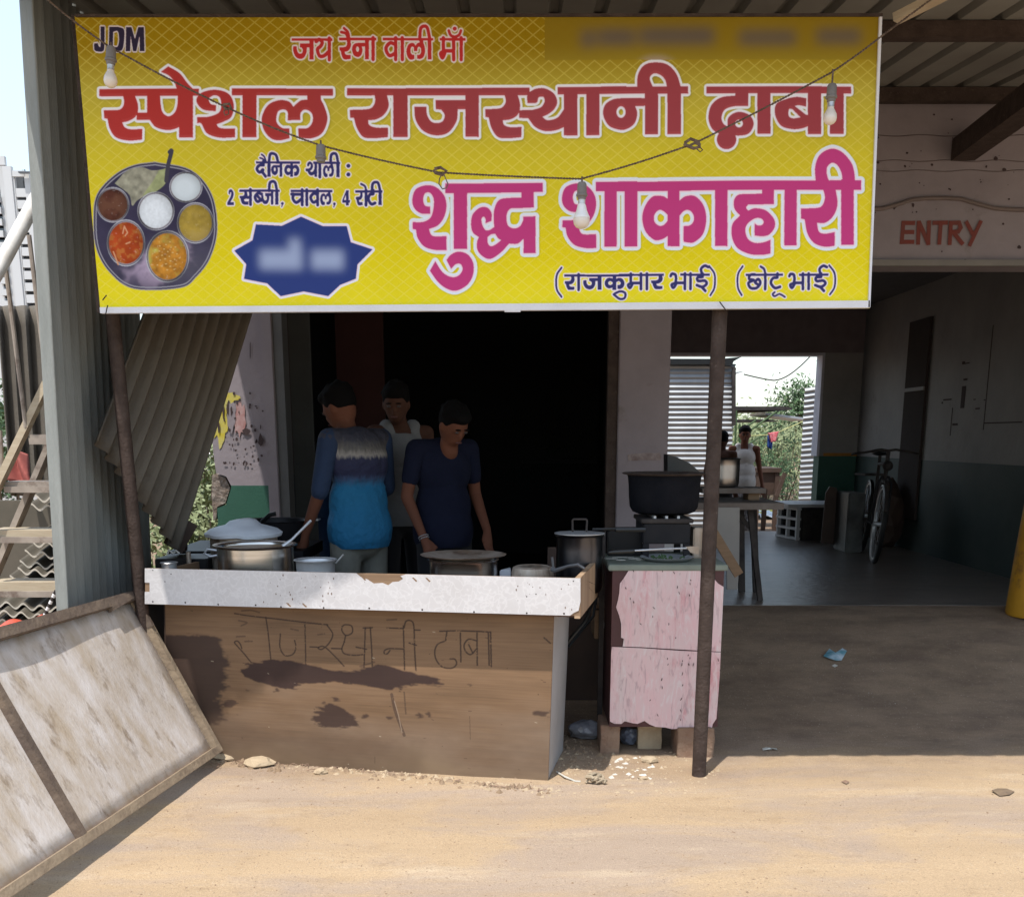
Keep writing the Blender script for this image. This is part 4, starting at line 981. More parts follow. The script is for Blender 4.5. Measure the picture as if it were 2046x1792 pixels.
# ---------------------------------------------------------------- leaning framed panel
A = at(428, 1500, 4.84)
B = at(0, 1790, 3.17)
dirb = (B - A); 
C = at(270, 1192, 4.95)
e = C - A; dn = dirb.normalized(); e = e - dn*e.dot(dn)
Ln = 2.05
nrm = dn.cross(e.normalized()); nrm = nrm if nrm.x > 0 else -nrm
pn = thing("framed_steel_sheet", A, "rusty framed sheet of stained dusty steel leaning at the left", "steel sheet")
def PP(s, t, o=0): return A + dn*s + e*t + nrm*o
M_panel = mat("stained_grey_sheet_steel", (.66, .61, .58), .5, .1, c2=(.46, .375, .285), scale=2.8, stretch=(1.7, 3.2, 1.5), detail=9, bump=.12, bscale=30, c3=(.22, .155, .10), s3=4.6, t3=(.545, .74))
N_, L_, b_ = nodes(M_panel)
bm = nb(); quad_grid(bm, PP(.01, .01), PP(Ln, .01), PP(Ln, .99), PP(.01, .99), 24, 12, lambda u, v: .006*math.sin(u*11)*math.sin(v*5)); solidify(mesh_obj("sheet", bm, M_panel, pn, smooth=True), .003)
M_frame = mat("weathered_angle_iron", (.095, .068, .052), .75, c2=(.17, .125, .09), scale=8, bump=.3, bscale=40, c3=(.10, .07, .055), s3=9, t3=(.5, .65))
M_framel = mat("sand_dusted_iron", (.30, .23, .155), .85, c2=(.19, .14, .095), scale=9, bump=.3, bscale=40, c3=(.10, .07, .05), s3=8, t3=(.58, .7)); eu = e.normalized()
for nm, a, b, w_, h_ in (("frame_bar", PP(-.01, 0, .016), PP(Ln, 0, .016), .036, .045), ("frame_bar", PP(0, -.01, .017), PP(0, 1.02, .017), .036, .036), ("frame_bar", PP(-.015, 1, .018), PP(Ln, 1, .018), .045, .045)):
    bm = nb(); beam(bm, a, b, w_, h_, nrm); mesh_obj(nm, bm, M_frame if w_ != .036 else M_framel, pn, bevel=.002)
sm_ = None
for s_ in (.30, .86, 1.42):
    pass
# the middle bar passes through (160,1665) at the foot
best = min((abs((lambda p: (PX0 + FPX*p.x/((p.y)*CP-(p.z-CAM_H)*SP)))(PP(s/200*Ln, 0)) - 160), s/200*Ln) for s in range(200))[1]
bm = nb(); beam(bm, PP(best, .02, .016), PP(best, .98, .016), .034, .034, nrm); mesh_obj("middle_bar", bm, M_frame, pn, bevel=.002)
bm = nb(); beam(bm, PP(0, 1.01, .03), PP(.25, .97, .03), .03, .03, nrm); beam(bm, PP(.012, .98, .03), PP(.01, .8, .03), .02, .03, nrm); mesh_obj("bent_bracket", bm, M_frame, pn)

# ---------------------------------------------------------------- the counter
LT, RT = at(290, 1135, 4.83), at(1160, 1155, 4.45)
LB, RB = at(290, 1206, 4.83), at(1160, 1230, 4.45)
fd = (RT - LT); fd.z = 0; fd.normalize(); bk = Vector((-fd.y, fd.x, 0))
ct = thing("food_counter", gp(720, 1540), "plywood counter with scrawled Hindi words, dark stains and a white laminate fascia", "counter")
def fq(bm, o, th, pts):           # a slab in the fascia plane; pts in photograph pixels /u
    pass
def fpt(u, v, o=0): return (LT*(1-u) + RT*u)*(1-v) + (LB*(1-u) + RB*u)*v - bk*o
bm = nb(); poly_slab(bm, [fpt(0, .01), fpt(1, .01), fpt(1, 1), fpt(0, 1)], -bk, .02); mesh_obj("fascia_board", bm, M_ply, ct)
lam = [(0, 0), (.2, .0), (.42, 0), (.505, .0), (.515, .10), (.53, .16), (.545, .27), (.565, .25), (.578, .31), (.588, .22), (.602, .20), (.612, .12), (.606, .05), (.618, 0), (.8, 0), (1.0, 0), (1.0, .62), (.996, .86), (.985, .93), (.978, 1.0), (.7, 1.0), (.45, 1.0), (.3, 1), (0, 1.0), (0, .66), (.012, .66), (.012, .40), (0, .40)]
M_lam = mat("white_crackle_laminate", (.55, .53, .53), .42, c2=(.50, .475, .47), scale=5, c3=(.44, .36, .29), s3=2.6, t3=(.62, .80))
N, L, b = nodes(M_lam); out = base_socket(M_lam)
tc = N.new("ShaderNodeTexCoord"); vo = N.new("ShaderNodeTexVoronoi"); vo.feature = 'DISTANCE_TO_EDGE'; vo.inputs["Scale"].default_value = 26
ns = N.new("ShaderNodeTexNoise"); ns.inputs["Scale"].default_value = 16; mxv = N.new("ShaderNodeMix"); mxv.data_type = 'RGBA'; mxv.inputs[0].default_value = .12
L.new(tc.outputs["Object"], ns.inputs["Vector"]); L.new(tc.outputs["Object"], mxv.inputs[6]); L.new(ns.outputs["Color"], mxv.inputs[7]); L.new(mxv.outputs[2], vo.inputs["Vector"])
mr = N.new("ShaderNodeMapRange"); mr.inputs[1].default_value = .0; mr.inputs[2].default_value = .10; mr.inputs[3].default_value = .38; mr.inputs[4].default_value = 0; L.new(vo.outputs["Distance"], mr.inputs[0])
mx = N.new("ShaderNodeMix"); mx.data_type = 'RGBA'; mx.inputs[7].default_value = (.68, .66, .66, 1); L.new(mr.outputs[0], mx.inputs[0]); L.new(out, mx.inputs[6]); L.new(mx.outputs[2], b.inputs["Base Color"])
bm = nb(); poly_slab(bm, [fpt(u, v, .0035) for u, v in lam], -bk, .0032); mesh_obj("laminate_sheet", bm, M_lam, ct)
M_hole = mat("dark_hole", (.03, .02, .018), .9)
for u, v in ((.02, .05), (.02, .93), (.065, .14), (.10, .93), (.18, .96), (.27, .95), (.33, .98), (.43, .97), (.535, .95), (.655, .95), (.77, .97), (.885, .965), (.965, .95), (.905, .45), (.885, .52), (.05, .36), (.985, .08)):
    bm = nb(); c = fpt(u, v, .0038); n = 8; r = .0042 if v > .9 else .0028
    poly_slab(bm, [c + (fd*math.cos(2*math.pi*k/n) + Vector((0, 0, 1))*math.sin(2*math.pi*k/n))*r for k in range(n)], -bk, .002); mesh_obj("nail_hole", bm, M_hole, ct)
bm = nb(); rs = random.Random(4)
for k in range(46):
    u = (.86 + .13*rs.random()) if k < 16 else (.30 + .16*rs.random() if k < 40 else rs.random()); v = .1 + .85*rs.random(); c = fpt(u, v, .0039); r = .001 + .002*rs.random()
    n = 5; bm.faces.new([bm.verts.new(c + (fd*math.cos(2*math.pi*j/n)*r + Vector((0, 0, 1))*math.sin(2*math.pi*j/n)*r*(1+1.6*rs.random()))) for j in range(n)])
mesh_obj("grime_flecks", bm, mat("brown_fleck", (.16, .10, .07), .9), ct)['kind'] = 'stuff'
for u in (.348, .385, .522, .638, .668):
    bm = nb(); c = fpt(u, .90 if u < .5 else .12, .0042); poly_slab(bm, [c + fd*a + Vector((0, 0, 1))*b_ for a, b_ in ((-.012, .006), (-.004, .006), (.012, -.008), (.006, -.012))], -bk, .002); mesh_obj("chip", bm, M_ply, ct)
# tray
TZ = .775
RTz = Vector((RT.x, RT.y, 0)); LTz = Vector((LT.x, LT.y, 0))
def tp(u, d, z): p = LTz*(1-u) + RTz*u + bk*d; return Vector((p.x, p.y, z))
bm = nb(); poly_slab(bm, [tp(0, .02, TZ), tp(.992, .02, TZ), tp(.992, .72, TZ), tp(0, .72, TZ)], (0, 0, 1), .02); mesh_obj("tray_bottom", bm, mat("dirty_tray_wood", (.12, .055, .03), .6, c2=(.06, .03, .02), scale=5), ct)
bm = nb(); poly_slab(bm, [tp(1.0, .001, .925), tp(1.0, .72, .93), tp(1.0, .72, .79), tp(1.0, .62, .755), tp(1.0, .001, .752)], fd, .024); mesh_obj("tray_side", bm, M_plankw, ct, bevel=.001)
bm = nb(); poly_slab(bm, [tp(0.02, .02, .90), tp(0.02, .72, .90), tp(0.02, .72, .755), tp(0.02, .02, .752)], fd, .02); mesh_obj("tray_side", bm, M_ply, ct)
# front board carrying the print computed above
bo = .10
def bpt(px, py): 
    r = ray(px, py); o = LTz + bk*bo; n = bk; t = (o - Vector((0, 0, CAM_H))).dot(n)/ r.dot(n)
    return Vector((0, 0, CAM_H)) + r*t
f7 = lambda x, y: ((500 + x*.7087)/1.698, (2000 + y*.7087)/1.698)
bq = [bpt(*f7(88, 60)), bpt(*f7(1948, 100)), bpt(*f7(1918, 942)), bpt(*f7(100, 790))]
me = bpy.data.meshes.new("front_board"); o0 = wloc(ct)
HQ = homography([(0, 0), (1, 0), (1, 1), (0, 1)], [((p - bq[0]).dot(fd), p.z) for p in bq])
vs = []; uv = []; fs = []; NU, NV = 12, 6
for j in range(NV+1):
    for i in range(NU+1):
        a, z = hmap(HQ, [(i/NU, j/NV)])[0]; p = bq[0] + fd*a; vs.append(Vector((p.x, p.y, z)) - o0); uv.append((i/NU, 1 - j/NV*(1.02) + .02 if False else 1-j/NV))
for j in range(NV):
    for i in range(NU): fs.append((j*(NU+1)+i, j*(NU+1)+i+1, (j+1)*(NU+1)+i+1, (j+1)*(NU+1)+i))
me.from_pydata(vs, [], fs); ul = me.uv_layers.new(name="UVMap")
for l in me.loops: ul.data[l.index].uv = uv[l.vertex_index]
me.materials.append(image_mat("plywood_with_scrawl", board_img, .62, .3)); fb = link(bpy.data.objects.new("front_board", me), ct); solidify(fb, .012, 0)
bm = nb(); poly_slab(bm, [tp(-.07, .16, .75), tp(.06, .16, .75), tp(.06, .16, .0), tp(-.07, .16, .0)], -bk, .02); mesh_obj("shade_panel", bm, M_iron, ct)  # added near-black panel, stands for shade in the gap beside the board
# right side panel, then added dark boards standing for shade beneath the counter
r0, r1 = bpt(1106, 1238), bpt(1094, 1566)
bm = nb(); sp_ = [Vector((r0.x, r0.y, .755)) + bk*.008 + fd*.001, Vector((r0.x, r0.y, .755)) + bk*.50 + fd*.001, Vector((r1.x, r1.y, -.02)) + bk*.46 + fd*.0, Vector((r1.x, r1.y, -.03)) + bk*.008]
poly_slab(bm, sp_, fd, .012); mesh_obj("side_panel", bm, mat("grey_white_side_panel", (.40, .385, .38), .6, c2=(.33, .31, .30), scale=3), ct)
bm = nb(); poly_slab(bm, [bq[0] + bk*.01, bq[0] + bk*.6, Vector((bq[3].x, bq[3].y, 0)) + bk*.6, Vector((bq[3].x, bq[3].y, 0)) + bk*.01], fd, .015); mesh_obj("side_panel", bm, M_dkwood, ct)
bm = nb(); poly_slab(bm, [tp(.03, .66, .754), tp(.90, .66, .754), tp(.90, .66, -.01), tp(.03, .66, .02)], -bk, .015); mesh_obj("shade_panel", bm, M_dkwood, ct)

# ---------------------------------------------------------------- pots on the counter
def pot(name, c, r, h, m, label, cat="pot", rim=.012, wall=.004, wider=1.0, fill=None, n=56, rimm=None, zfill=.7, group=None, base_round=.03):
    """c: centre of the foot; straight sided vessel with flanged rim, open on top."""
    t = thing(name, c, label, cat, group)
    rt = r*wider
    pr = [(0, 0), (r-base_round, 0), (r-base_round*.3, base_round*.25), (r, base_round)]
    pr += [(r + (rt-r)*k/4, base_round + (h-base_round-.012)*k/4) for k in range(1, 5)]
    bm = nb(); lathe(bm, c, pr + [(rt+rim*.5, h-.005), (rt-wall*.2, h-.006), (rt-wall, h-.014), (r-wall, base_round), (r-base_round, .004), (0, .004)], n)
    mesh_obj("body", bm, m, t, smooth=True)
    bm = nb(); lathe(bm, c, [(rt-wall*.3, h-.005), (rt+rim, h-.004), (rt+rim+.003, h-.001), (rt+rim, h+.002), (rt, h+.001), (rt-wall, h-.001), (rt-wall*.3, h-.005)], n); mesh_obj("rim", bm, rimm or m, t, smooth=True)
    if fill:
        bm = nb(); z = h*zfill; lathe(bm, c, [(0, z), (rt-wall-.001, z)], n); mesh_obj("contents", bm, fill, t)
    return t
def foot(px, py, Y, z): p = at(px, py, Y); return Vector((p.x, Y, z))
M_dal = mat("brown_curry", (.20, .11, .04), .35, c2=(.28, .17, .07), scale=18)
z1 = at(505, 1088, 5.06).z
pot("steel_pot", foot(510, 1088, 5.06, TZ+.001), .176, z1-TZ, M_steel, "wide brushed steel pot with a ladle in it, at the counter's left", rim=.018, fill=M_dal, zfill=.93)
bm = nb(); tube(bm, [at(565, 1092, 5.0), at(583, 1078, 5.02), at(621, 1040, 5.10)], .0065, 8, radii=[.012, .006, .0065]); tag(mesh_obj("ladle", bm, M_alu, smooth=True), "long steel ladle handle leaning out of the wide steel pot", "ladle")
c = foot(487, 1075, 5.42, TZ+.001)
t = pot("aluminium_pot", c, .165, .245, M_aluw, "worn aluminium pot half hidden behind the wide steel pot", rim=.012)
bm = nb(); p = at(424, 1100, 5.30); tube(bm, [p + Vector((.03, 0, 0)), p + Vector((-.02, -.01, .008)), p + Vector((-.035, -.012, -.012)), p + Vector((-.01, -.01, -.028)), p + Vector((.03, 0, -.022))], .007, 8); mesh_obj("handle", bm, M_alu, t, smooth=True)
bm = nb(); lathe(bm, c, [(.185, .235), (.19, .25), (.165, .270), (.12, .284), (.085, .292), (.06, .312), (.03, .320), (0, .321)], 48)
for v in bm.verts:
    n_ = mnoise.noise(v.co*16)*.012; v.co += Vector((n_, n_*.6, n_*.5))
mesh_obj("plastic_cover", bm, M_cloth, t, smooth=True)
# dark stove table behind, with wok
tb = thing("stove_table", at(520, 1180, 5.9), "low black stove stand behind the steel pots", "stove")
tb.location.z = .10
for i, (lo, hi) in enumerate((((-1.78, 5.55, .86), (-1.08, 6.15, .92)), ((-1.72, 5.6, .7), (-1.14, 6.1, .859)))):
    bm = nb(); box(bm, lo, hi); mesh_obj(("stove_top", "stove_body")[i], bm, M_iron, tb, bevel=.004)
for x in (-1.74, -1.14):
    for y in (5.62, 6.05):
        bm = nb(); box(bm, (x, y, ground_z(x, y)-.01), (x+.04, y+.04, .699)); mesh_obj("leg", bm, M_iron, tb)
bm = nb(); beam(bm, at(427, 1058, 5.6), at(500, 1048, 5.65), .05, .02); mesh_obj("stove_grate", bm, M_iron, tb)
c = foot(553, 1040, 5.75, .925); zz = at(553, 1039, 5.75).z - .925
t = thing("wok", c, "broad black wok with a sooty rim in front of the left doorway pillar", "wok")
bm = nb(); lathe(bm, c, [(0, 0), (.09, .002), (.14, .035), (.168, zz-.004), (.182, zz), (.180, zz+.003), (.165, zz), (.135, .04), (.09, .012), (0, .008)], 48); mesh_obj("bowl", bm, M_iron, t, smooth=True)
bm = nb(); p = c + Vector((.155, 0, zz+.004)); box(bm, (p.x, p.y-.05, p.z-.004), (p.x+.075, p.y+.03, p.z+.003)); mesh_obj("handle", bm, M_alu, t, bevel=.002)
bm = nb(); tube(bm, [c + Vector((-.08, 0, zz-.01)), c + Vector((-.03, -.02, zz+.03)), c + Vector((0, -.02, zz+.035))], .012, 8); mesh_obj("spoon", bm, M_blackplastic, t, smooth=True)
z1 = at(630, 1118, 4.93).z
t = pot("steel_bowl", foot(630, 1118, 4.93, TZ+.001), .084, z1-TZ, M_alu, "small open aluminium bowl beside the wide steel pot", cat="bowl", rim=.008, wider=1.05)
bm = nb(); tube(bm, [at(668, 1124, 4.93), at(672, 1124, 4.9), at(686, 1108, 4.88)], .004, 6); mesh_obj("spoon", bm, M_alu, t, smooth=True)
# lidded pot at centre
z1 = at(926, 1111, 4.90).z; c = foot(926, 1111, 4.90, TZ+.001)
t = pot("steel_pot", c, .155, z1-TZ-.012, M_steel, "steel pot covered by a wide stained plate, in front of the navy-shirted person", rim=.006)
bm = nb(); h = z1-TZ; lathe(bm, c, [(0, h-.010), (.13, h-.011), (.150, h-.004), (.192, h+.005), (.196, h+.008), (.190, h+.009), (.152, h+.001), (.13, h-.005), (0, h-.004)], 56); mesh_obj("lid_plate", bm, M_aluw, t, smooth=True)
# pressure pan
z1 = at(1064, 1131, 4.78).z; c = foot(1064, 1131, 4.78, TZ+.001); h = z1-TZ
t = thing("frying_pan", c, "small brown stained pressure pan with a curved dark handle", "pan")
bm = nb(); lathe(bm, c, [(0, 0), (.082, 0), (.092, .02), (.094, h-.03), (.088, h-.006), (.074, h), (.070, h-.003), (.078, h-.02), (.084, .02), (0, .01)], 44); mesh_obj("body", bm, M_aluw, t, smooth=True)
bm = nb(); tube(bm, [at(1104, 1137, 4.72), at(1110, 1140, 4.70), at(1135, 1131, 4.66), at(1155, 1128, 4.64), at(1168, 1136, 4.63)], .009, 8, radii=[.012, .011, .007, .008, .006]); tube(bm, [at(1106, 1138, 4.72), at(1103, 1113, 4.72)], .006, 6); mesh_obj("handle", bm, mat("grey_bakelite", (.10, .10, .105), .4), t, smooth=True)
# dark pot with raised lid handle
z1 = at(1160, 1067, 5.04).z; c = foot(1158, 1067, 5.04, TZ+.001)
t = pot("cooking_pot", c, .108, z1-TZ-.004, mat("dark_polished_steel", (.10, .10, .115), .28, 1.0, c2=(.07, .07, .08), scale=4), "tall dark steel pot with a square raised lid handle by the doorway's right jamb", rim=.006)
bm = nb(); h = z1-TZ; lathe(bm, c, [(0, h), (.105, h-.001), (.118, h+.002), (.118, h+.005), (.10, h+.007), (0, h+.010)], 48); mesh_obj("lid", bm, M_alu, t, smooth=True)
bm = nb(); tube(bm, [c + Vector((x, 0, h+z)) for x, z in ((-.032, .005), (-.034, .062), (-.028, .068), (.028, .068), (.034, .062), (.032, .005))], .005, 8); mesh_obj("lid_handle", bm, M_darksteel, t, smooth=True)
bm = nb(); p = at(1205, 1059, 5.04); tube(bm, [p + Vector((-.05, 0, .004)), p + Vector((.07, .02, .004))], .006, 6); tube(bm, [p+Vector((.06, .02, .0)), p+Vector((.2, .03, .0))], .013, 8); mesh_obj("side_handle", bm, M_blackplastic, t, smooth=True)
bm = nb(); a = foot(1009, 1140, 4.90, TZ); box(bm, a + Vector((-.024, -.01, 0)), a + Vector((.026, .05, .13))); 
for v in bm.verts: v.co += Vector((0, 0, mnoise.noise(v.co*30)*.02))
tag(mesh_obj("folded_cloth", bm, M_cloth, bevel=.004), "folded pale plastic packet between the two small pots", "packet")
p = at(338, 1130, 5.0); t = pot("steel_cup", Vector((p.x, 5.0, TZ+.001)), .034, at(338, 1124, 5.0).z-TZ, M_alu, "little grey cup at the far left end of the counter", cat="cup", rim=.004, base_round=.008)
bm = nb()
p = at(338, 1104, 5.3); tube(bm, [p + Vector((-.01, 0, -.008)), p + Vector((.0, 0, .012)), p + Vector((.02, 0, -.004)), p + Vector((.035, 0, .010)), p + Vector((.05, 0, -.004))], .006, 5)
tag(mesh_obj("crumpled_paper", bm, M_litter), "crumpled pale paper on dark clutter at counter's left", "paper")
bm = nb(); box(bm, (at(322, 1120, 5.35).x, 5.25, TZ), (at(425, 1120, 5.35).x, 5.5, at(322, 1112, 5.35).z)); tag(mesh_obj("burner_box", bm, M_iron, bevel=.005), "low black burner box at the counter's left end", "stove")
bm = nb(); p = at(377, 1115, 5.2); tube(bm, [Vector((p.x, 5.2, TZ)), Vector((p.x, 5.2, p.z+.03))], .012, 10); tag(mesh_obj("bottle", bm, M_aluw, smooth=True), "narrow dull tin standing before the black burner box", "tin")

# ---------------------------------------------------------------- pink cabinet
CYF = 4.95
cx0, cx1 = at(1221, 1290, CYF).x, at(1441, 1290, CYF).x
cz0, cz1 = at(1300, 1452, CYF).z, at(1300, 1140, CYF).z
cb = thing("pink_cabinet", ((cx0+cx1)/2, CYF, cz0), "small cabinet faced with torn pink marbled laminate, standing on bricks", "cabinet")
bm = nb(); box(bm, (cx0, CYF+.005, cz0), (cx1, CYF+.55, cz1)); mesh_obj("carcass", bm, M_maroon, cb)
bm = nb(); box(bm, (cx0-.02, CYF-.006, cz1), (cx1+.015, CYF+.60, cz1+.028)); mesh_obj("cabinet_top", bm, M_counter, cb, bevel=.004)
f9 = lambda x, y: ((1900 + x*.39053)/1.698, (1550 + y*.39063)/1.698)
f8 = lambda x, y: ((1850 + x*.391)/1.698, (2050 + y*.391)/1.698)
def clampx(p): p.x = min(max(p.x, cx0+.001), cx1-.001); return p
M_pink = mat("pink_marbled_laminate", (.66, .43, .45), .35, c2=(.60, .48, .48), scale=4, stretch=(3.2, 1, .8), detail=8, c3=(.52, .17, .20), s3=2.6, t3=(.53, .68))
N, L, b = nodes(M_pink); out = base_socket(M_pink)
tc = N.new("ShaderNodeTexCoord"); mp = N.new("ShaderNodeMapping"); mp.inputs["Scale"].default_value = (26, 10, 6); L.new(tc.outputs["Object"], mp.inputs[0])
n5 = N.new("ShaderNodeTexNoise"); n5.inputs["Scale"].default_value = 1.6; n5.inputs["Detail"].default_value = 9; n5.inputs["Distortion"].default_value = 1.6; L.new(mp.outputs[0], n5.inputs["Vector"])
mr = N.new("ShaderNodeMapRange"); mr.inputs[1].default_value = .56; mr.inputs[2].default_value = .68; mr.inputs[4].default_value = .6; L.new(n5.outputs[0], mr.inputs[0])
mx = N.new("ShaderNodeMix"); mx.data_type = 'RGBA'; mx.inputs[7].default_value = (.36, .24, .26, 1); L.new(mr.outputs[0], mx.inputs[0]); L.new(out, mx.inputs[6])
mr2 = N.new("ShaderNodeMapRange"); mr2.inputs[1].default_value = .44; mr2.inputs[2].default_value = .34; mr2.inputs[4].default_value = .5; L.new(n5.outputs[0], mr2.inputs[0])
mx2 = N.new("ShaderNodeMix"); mx2.data_type = 'RGBA'; mx2.inputs[7].default_value = (.64, .60, .60, 1); L.new(mr2.outputs[0], mx2.inputs[0]); L.new(mx.outputs[2], mx2.inputs[6]); L.new(mx2.outputs[2], b.inputs["Base Color"])
up_ = [(612,962),(650,942),(690,975),(720,950),(760,946),(800,958),(860,950),(930,955),(1000,952),(1060,966),(1130,960),(1180,966),(1215,990),(1318,1014),(1340,1060),(1375,1100),(1432,1128),(1449,1152),(1440,1300),(1425,1480),(1418,1490),(1416,1560),(1402,1690),(1180,1678),(900,1662),(700,1650),(545,1645),(555,1578),(530,1568),(532,1450),(515,1380),(487,1305),(505,1240),(515,1180),(520,1100),(548,1062),(575,1020)]
bm = nb(); poly_slab(bm, [clampx(at(*f9(x, y), CYF-.001)) for x, y in up_], (0, -1, 0), .004); mesh_obj("upper_laminate", bm, M_pink, cb)
lo_ = [(578,368),(850,380),(1170,402),(1528,416),(1520,500),(1515,600),(1500,800),(1485,990),(1452,1040),(1448,1066),(1415,1060),(1385,1072),(1280,1086),(1180,1078),(1100,1080),(1040,1066),(960,1062),(905,1040),(860,1010),(800,1035),(760,1030),(690,1012),(660,1036),(600,1034),(562,1015),(545,980),(552,700),(566,560),(572,420)]
bm = nb(); poly_slab(bm, [clampx(at(*f8(x, y), CYF-.001)) for x, y in lo_], (0, -1, 0), .004); mesh_obj("lower_laminate", bm, M_pink, cb)
bm = nb(); rs = random.Random(12)
def fleck(px, py, w_, h_, a=0):
    c = at(px, py, CYF-.0055); ca, sa = math.cos(a), math.sin(a)
    pts = [(-w_, -h_), (w_*.3, -h_*.8), (w_, 0), (w_*.6, h_), (-w_*.5, h_*.6)]
    bm.faces.new([bm.verts.new(c + Vector((x*ca - y*sa, 0, x*sa + y*ca))) for x, y in pts])
for x, y in ((636,988),(890,992),(990,1005),(570,1138),(610,1230),(1135,1070),(1130,1100),(1020,1130),(1035,1180),(815,1310),(805,1385),(945,1450),(1005,1570),(640,1260),(1125,1200),(700,1450)): fleck(*f9(x, y), .0018+.001*rs.random(), .004+.004*rs.random(), rs.random())
for x, y in ((1010,650),(1014,720),(1190,490),(1185,520),(1190,600),(1192,700),(1180,820),(1060,470),(1065,520),(1240,440),(1255,465),(1245,520),(1285,520),(1175,920),(1172,1000),(910,830),(975,960),(1435,440),(1500,480),(1518,570)): fleck(*f8(x, y), .0018+.001*rs.random(), .004+.006*rs.random(), rs.random()-.5)
mesh_obj("chips", bm, M_hole, cb)['kind'] = 'stuff'
# supports
def rock(name, c, s, m, label=None, cat=None, seed=0, sub=2, group=None, rough=.25, parent=None):
    bm = nb(); bmesh.ops.create_icosphere(bm, subdivisions=sub, radius=1.0)
    for v in bm.verts:
        d = 1 + rough*mnoise.noise(v.co*1.4 + Vector((seed*3.1, seed, 0))) + rough*.5*mnoise.noise(v.co*3.5 + Vector((seed, 0, 9)))
        v.co = Vector((v.co.x*s[0], v.co.y*s[1], v.co.z*s[2]))*d + Vector(c)
    o = mesh_obj(name, bm, m, parent, smooth=False)
    if label: tag(o, label, cat, group)
    return o
def brick(px0, px1, Y, z0, z1, label, ry=.1, m=M_brick):
    x0, x1 = at(px0, 1480, Y).x, at(px1, 1480, Y).x
    bm = nb(); box(bm, (x0, Y, z0), (x1, Y+.22, z1))
    bmesh.ops.subdivide_edges(bm, edges=bm.edges[:], cuts=2, use_grid_fill=True)
    for v in bm.verts: v.co += Vector((mnoise.noise(v.co*22), mnoise.noise(v.co*22+Vector((5, 0, 0))), mnoise.noise(v.co*22+Vector((0, 7, 0)))*.5))*.007
    tag(mesh_obj("brick", bm, m, bevel=.003), label, "brick", "bricks under the pink cabinet")
brick(1200, 1238, 4.98, .0, cz0-.001, "worn brick under the pink cabinet's left corner")
brick(1353, 1428, 4.93, -.01, cz0-.001, "larger dusty brick under the cabinet's right corner, behind the round post")
brick(1275, 1322, 5.06, .0, cz0-.012, "pale rounded brick under the middle of the pink cabinet", m=M_stone)
p = gp(1258, 1488, .01); rock("plastic_bag", p + Vector((0, .04, .035)), (.045, .04, .045), mat("blue_grey_plastic_bag", (.10, .115, .16), .3, c2=(.2, .22, .28), scale=20), "crumpled blue grey plastic bag between bricks under the cabinet", "plastic bag", 3, 3)
p = gp(1170, 1470, .02); rock("plastic_bag", Vector((p.x, 5.25, .05)), (.09, .06, .05), mat("grey_clear_plastic", (.16, .16, .18), .25, c2=(.28, .28, .30), scale=14), "grey crumpled plastic lying in the gap beside the counter", "plastic bag", 9, 3)
# stove, black pot and clutter on the cabinet
CT = cz1 + .029
sv = thing("iron_stove", at(1330, 1100, 5.2), "grimy grey metal stove on the pink cabinet, under the big black pot", "stove"); sv.location.z = CT
x0, x1 = at(1284, 1070, 5.2).x, at(1378, 1070, 5.2).x; zs0, zs1 = at(1330, 1086, 5.2).z, at(1330, 1036, 5.2).z
bm = nb(); box(bm, (x0, 5.18, zs0), (x1, 5.50, zs1-.02)); mesh_obj("stove_box", bm, M_stove, sv, bevel=.005)
bm = nb(); box(bm, (x0-.012, 5.17, zs1-.02), (x1+.012, 5.51, zs1)); mesh_obj("stove_top", bm, M_darksteel, sv, bevel=.003)
for x in (x0, x1-.03):
    for y in (5.18, 5.47):
        bm = nb(); box(bm, (x, y, CT), (x+.03, y+.03, zs0)); mesh_obj("leg", bm, M_stove, sv)
bm = nb()
for a in (.25, .5, .75): beam(bm, Vector((x0+(x1-x0)*a, 5.2, zs1+.006)), Vector((x0+(x1-x0)*a, 5.5, zs1+.006)), .012, .012)
mesh_obj("stove_grate", bm, M_alu, sv)
zr_ = at(1325, 945, 5.34).z; c = foot(1328, 945, 5.34, zs1+.013); h = zr_ - zs1 - .013
t = thing("black_pot", c, "big soot blackened cooking pot with a flared rusty rim on the stove", "pot")
bm = nb(); R_ = .178
lathe(bm, c, [(0, 0), (.125, .002), (.152, .012), (.166, .035), (.171, .08), (.174, .14), (R_, h-.02), (R_+.004, h-.006), (R_-.002, h-.008), (R_-.008, h-.02), (.162, .06), (.12, .012), (0, .010)], 56); mesh_obj("body", bm, M_blackpot, t, smooth=True)
bm = nb(); lathe(bm, c, [(R_-.002, h-.010), (R_+.026, h-.004), (R_+.030, h), (R_+.024, h+.003), (R_, h-.001), (R_-.010, h-.008), (R_-.002, h-.010)], 56); mesh_obj("rim", bm, M_potrim, t, smooth=True)
bm = nb(); cc_ = at(1372, 925, 5.6); poly_slab(bm, [at(x, y, 5.62) for x, y in ((1334, 908), (1352, 913), (1378, 925), (1402, 946), (1400, 952), (1334, 945))], (0, -1, 0), .15); tag(mesh_obj("tarpaulin", bm, M_blackplastic), "fold of black tarpaulin showing behind the big black pot's rim", "tarpaulin")
t = thing("round_plate", at(1335, 1112, 5.08), "shallow round steel plate with green chillies on the cabinet top", "plate"); t.location.z = CT
c = Vector((at(1335, 1112, 5.08).x, 5.12, CT))
bm = nb(); lathe(bm, c, [(0, .001), (.10, .002), (.125, .016), (.128, .018), (.124, .019), (.098, .006), (0, .005)], 48); mesh_obj("dish", bm, M_alu, t, smooth=True)
bm = nb()
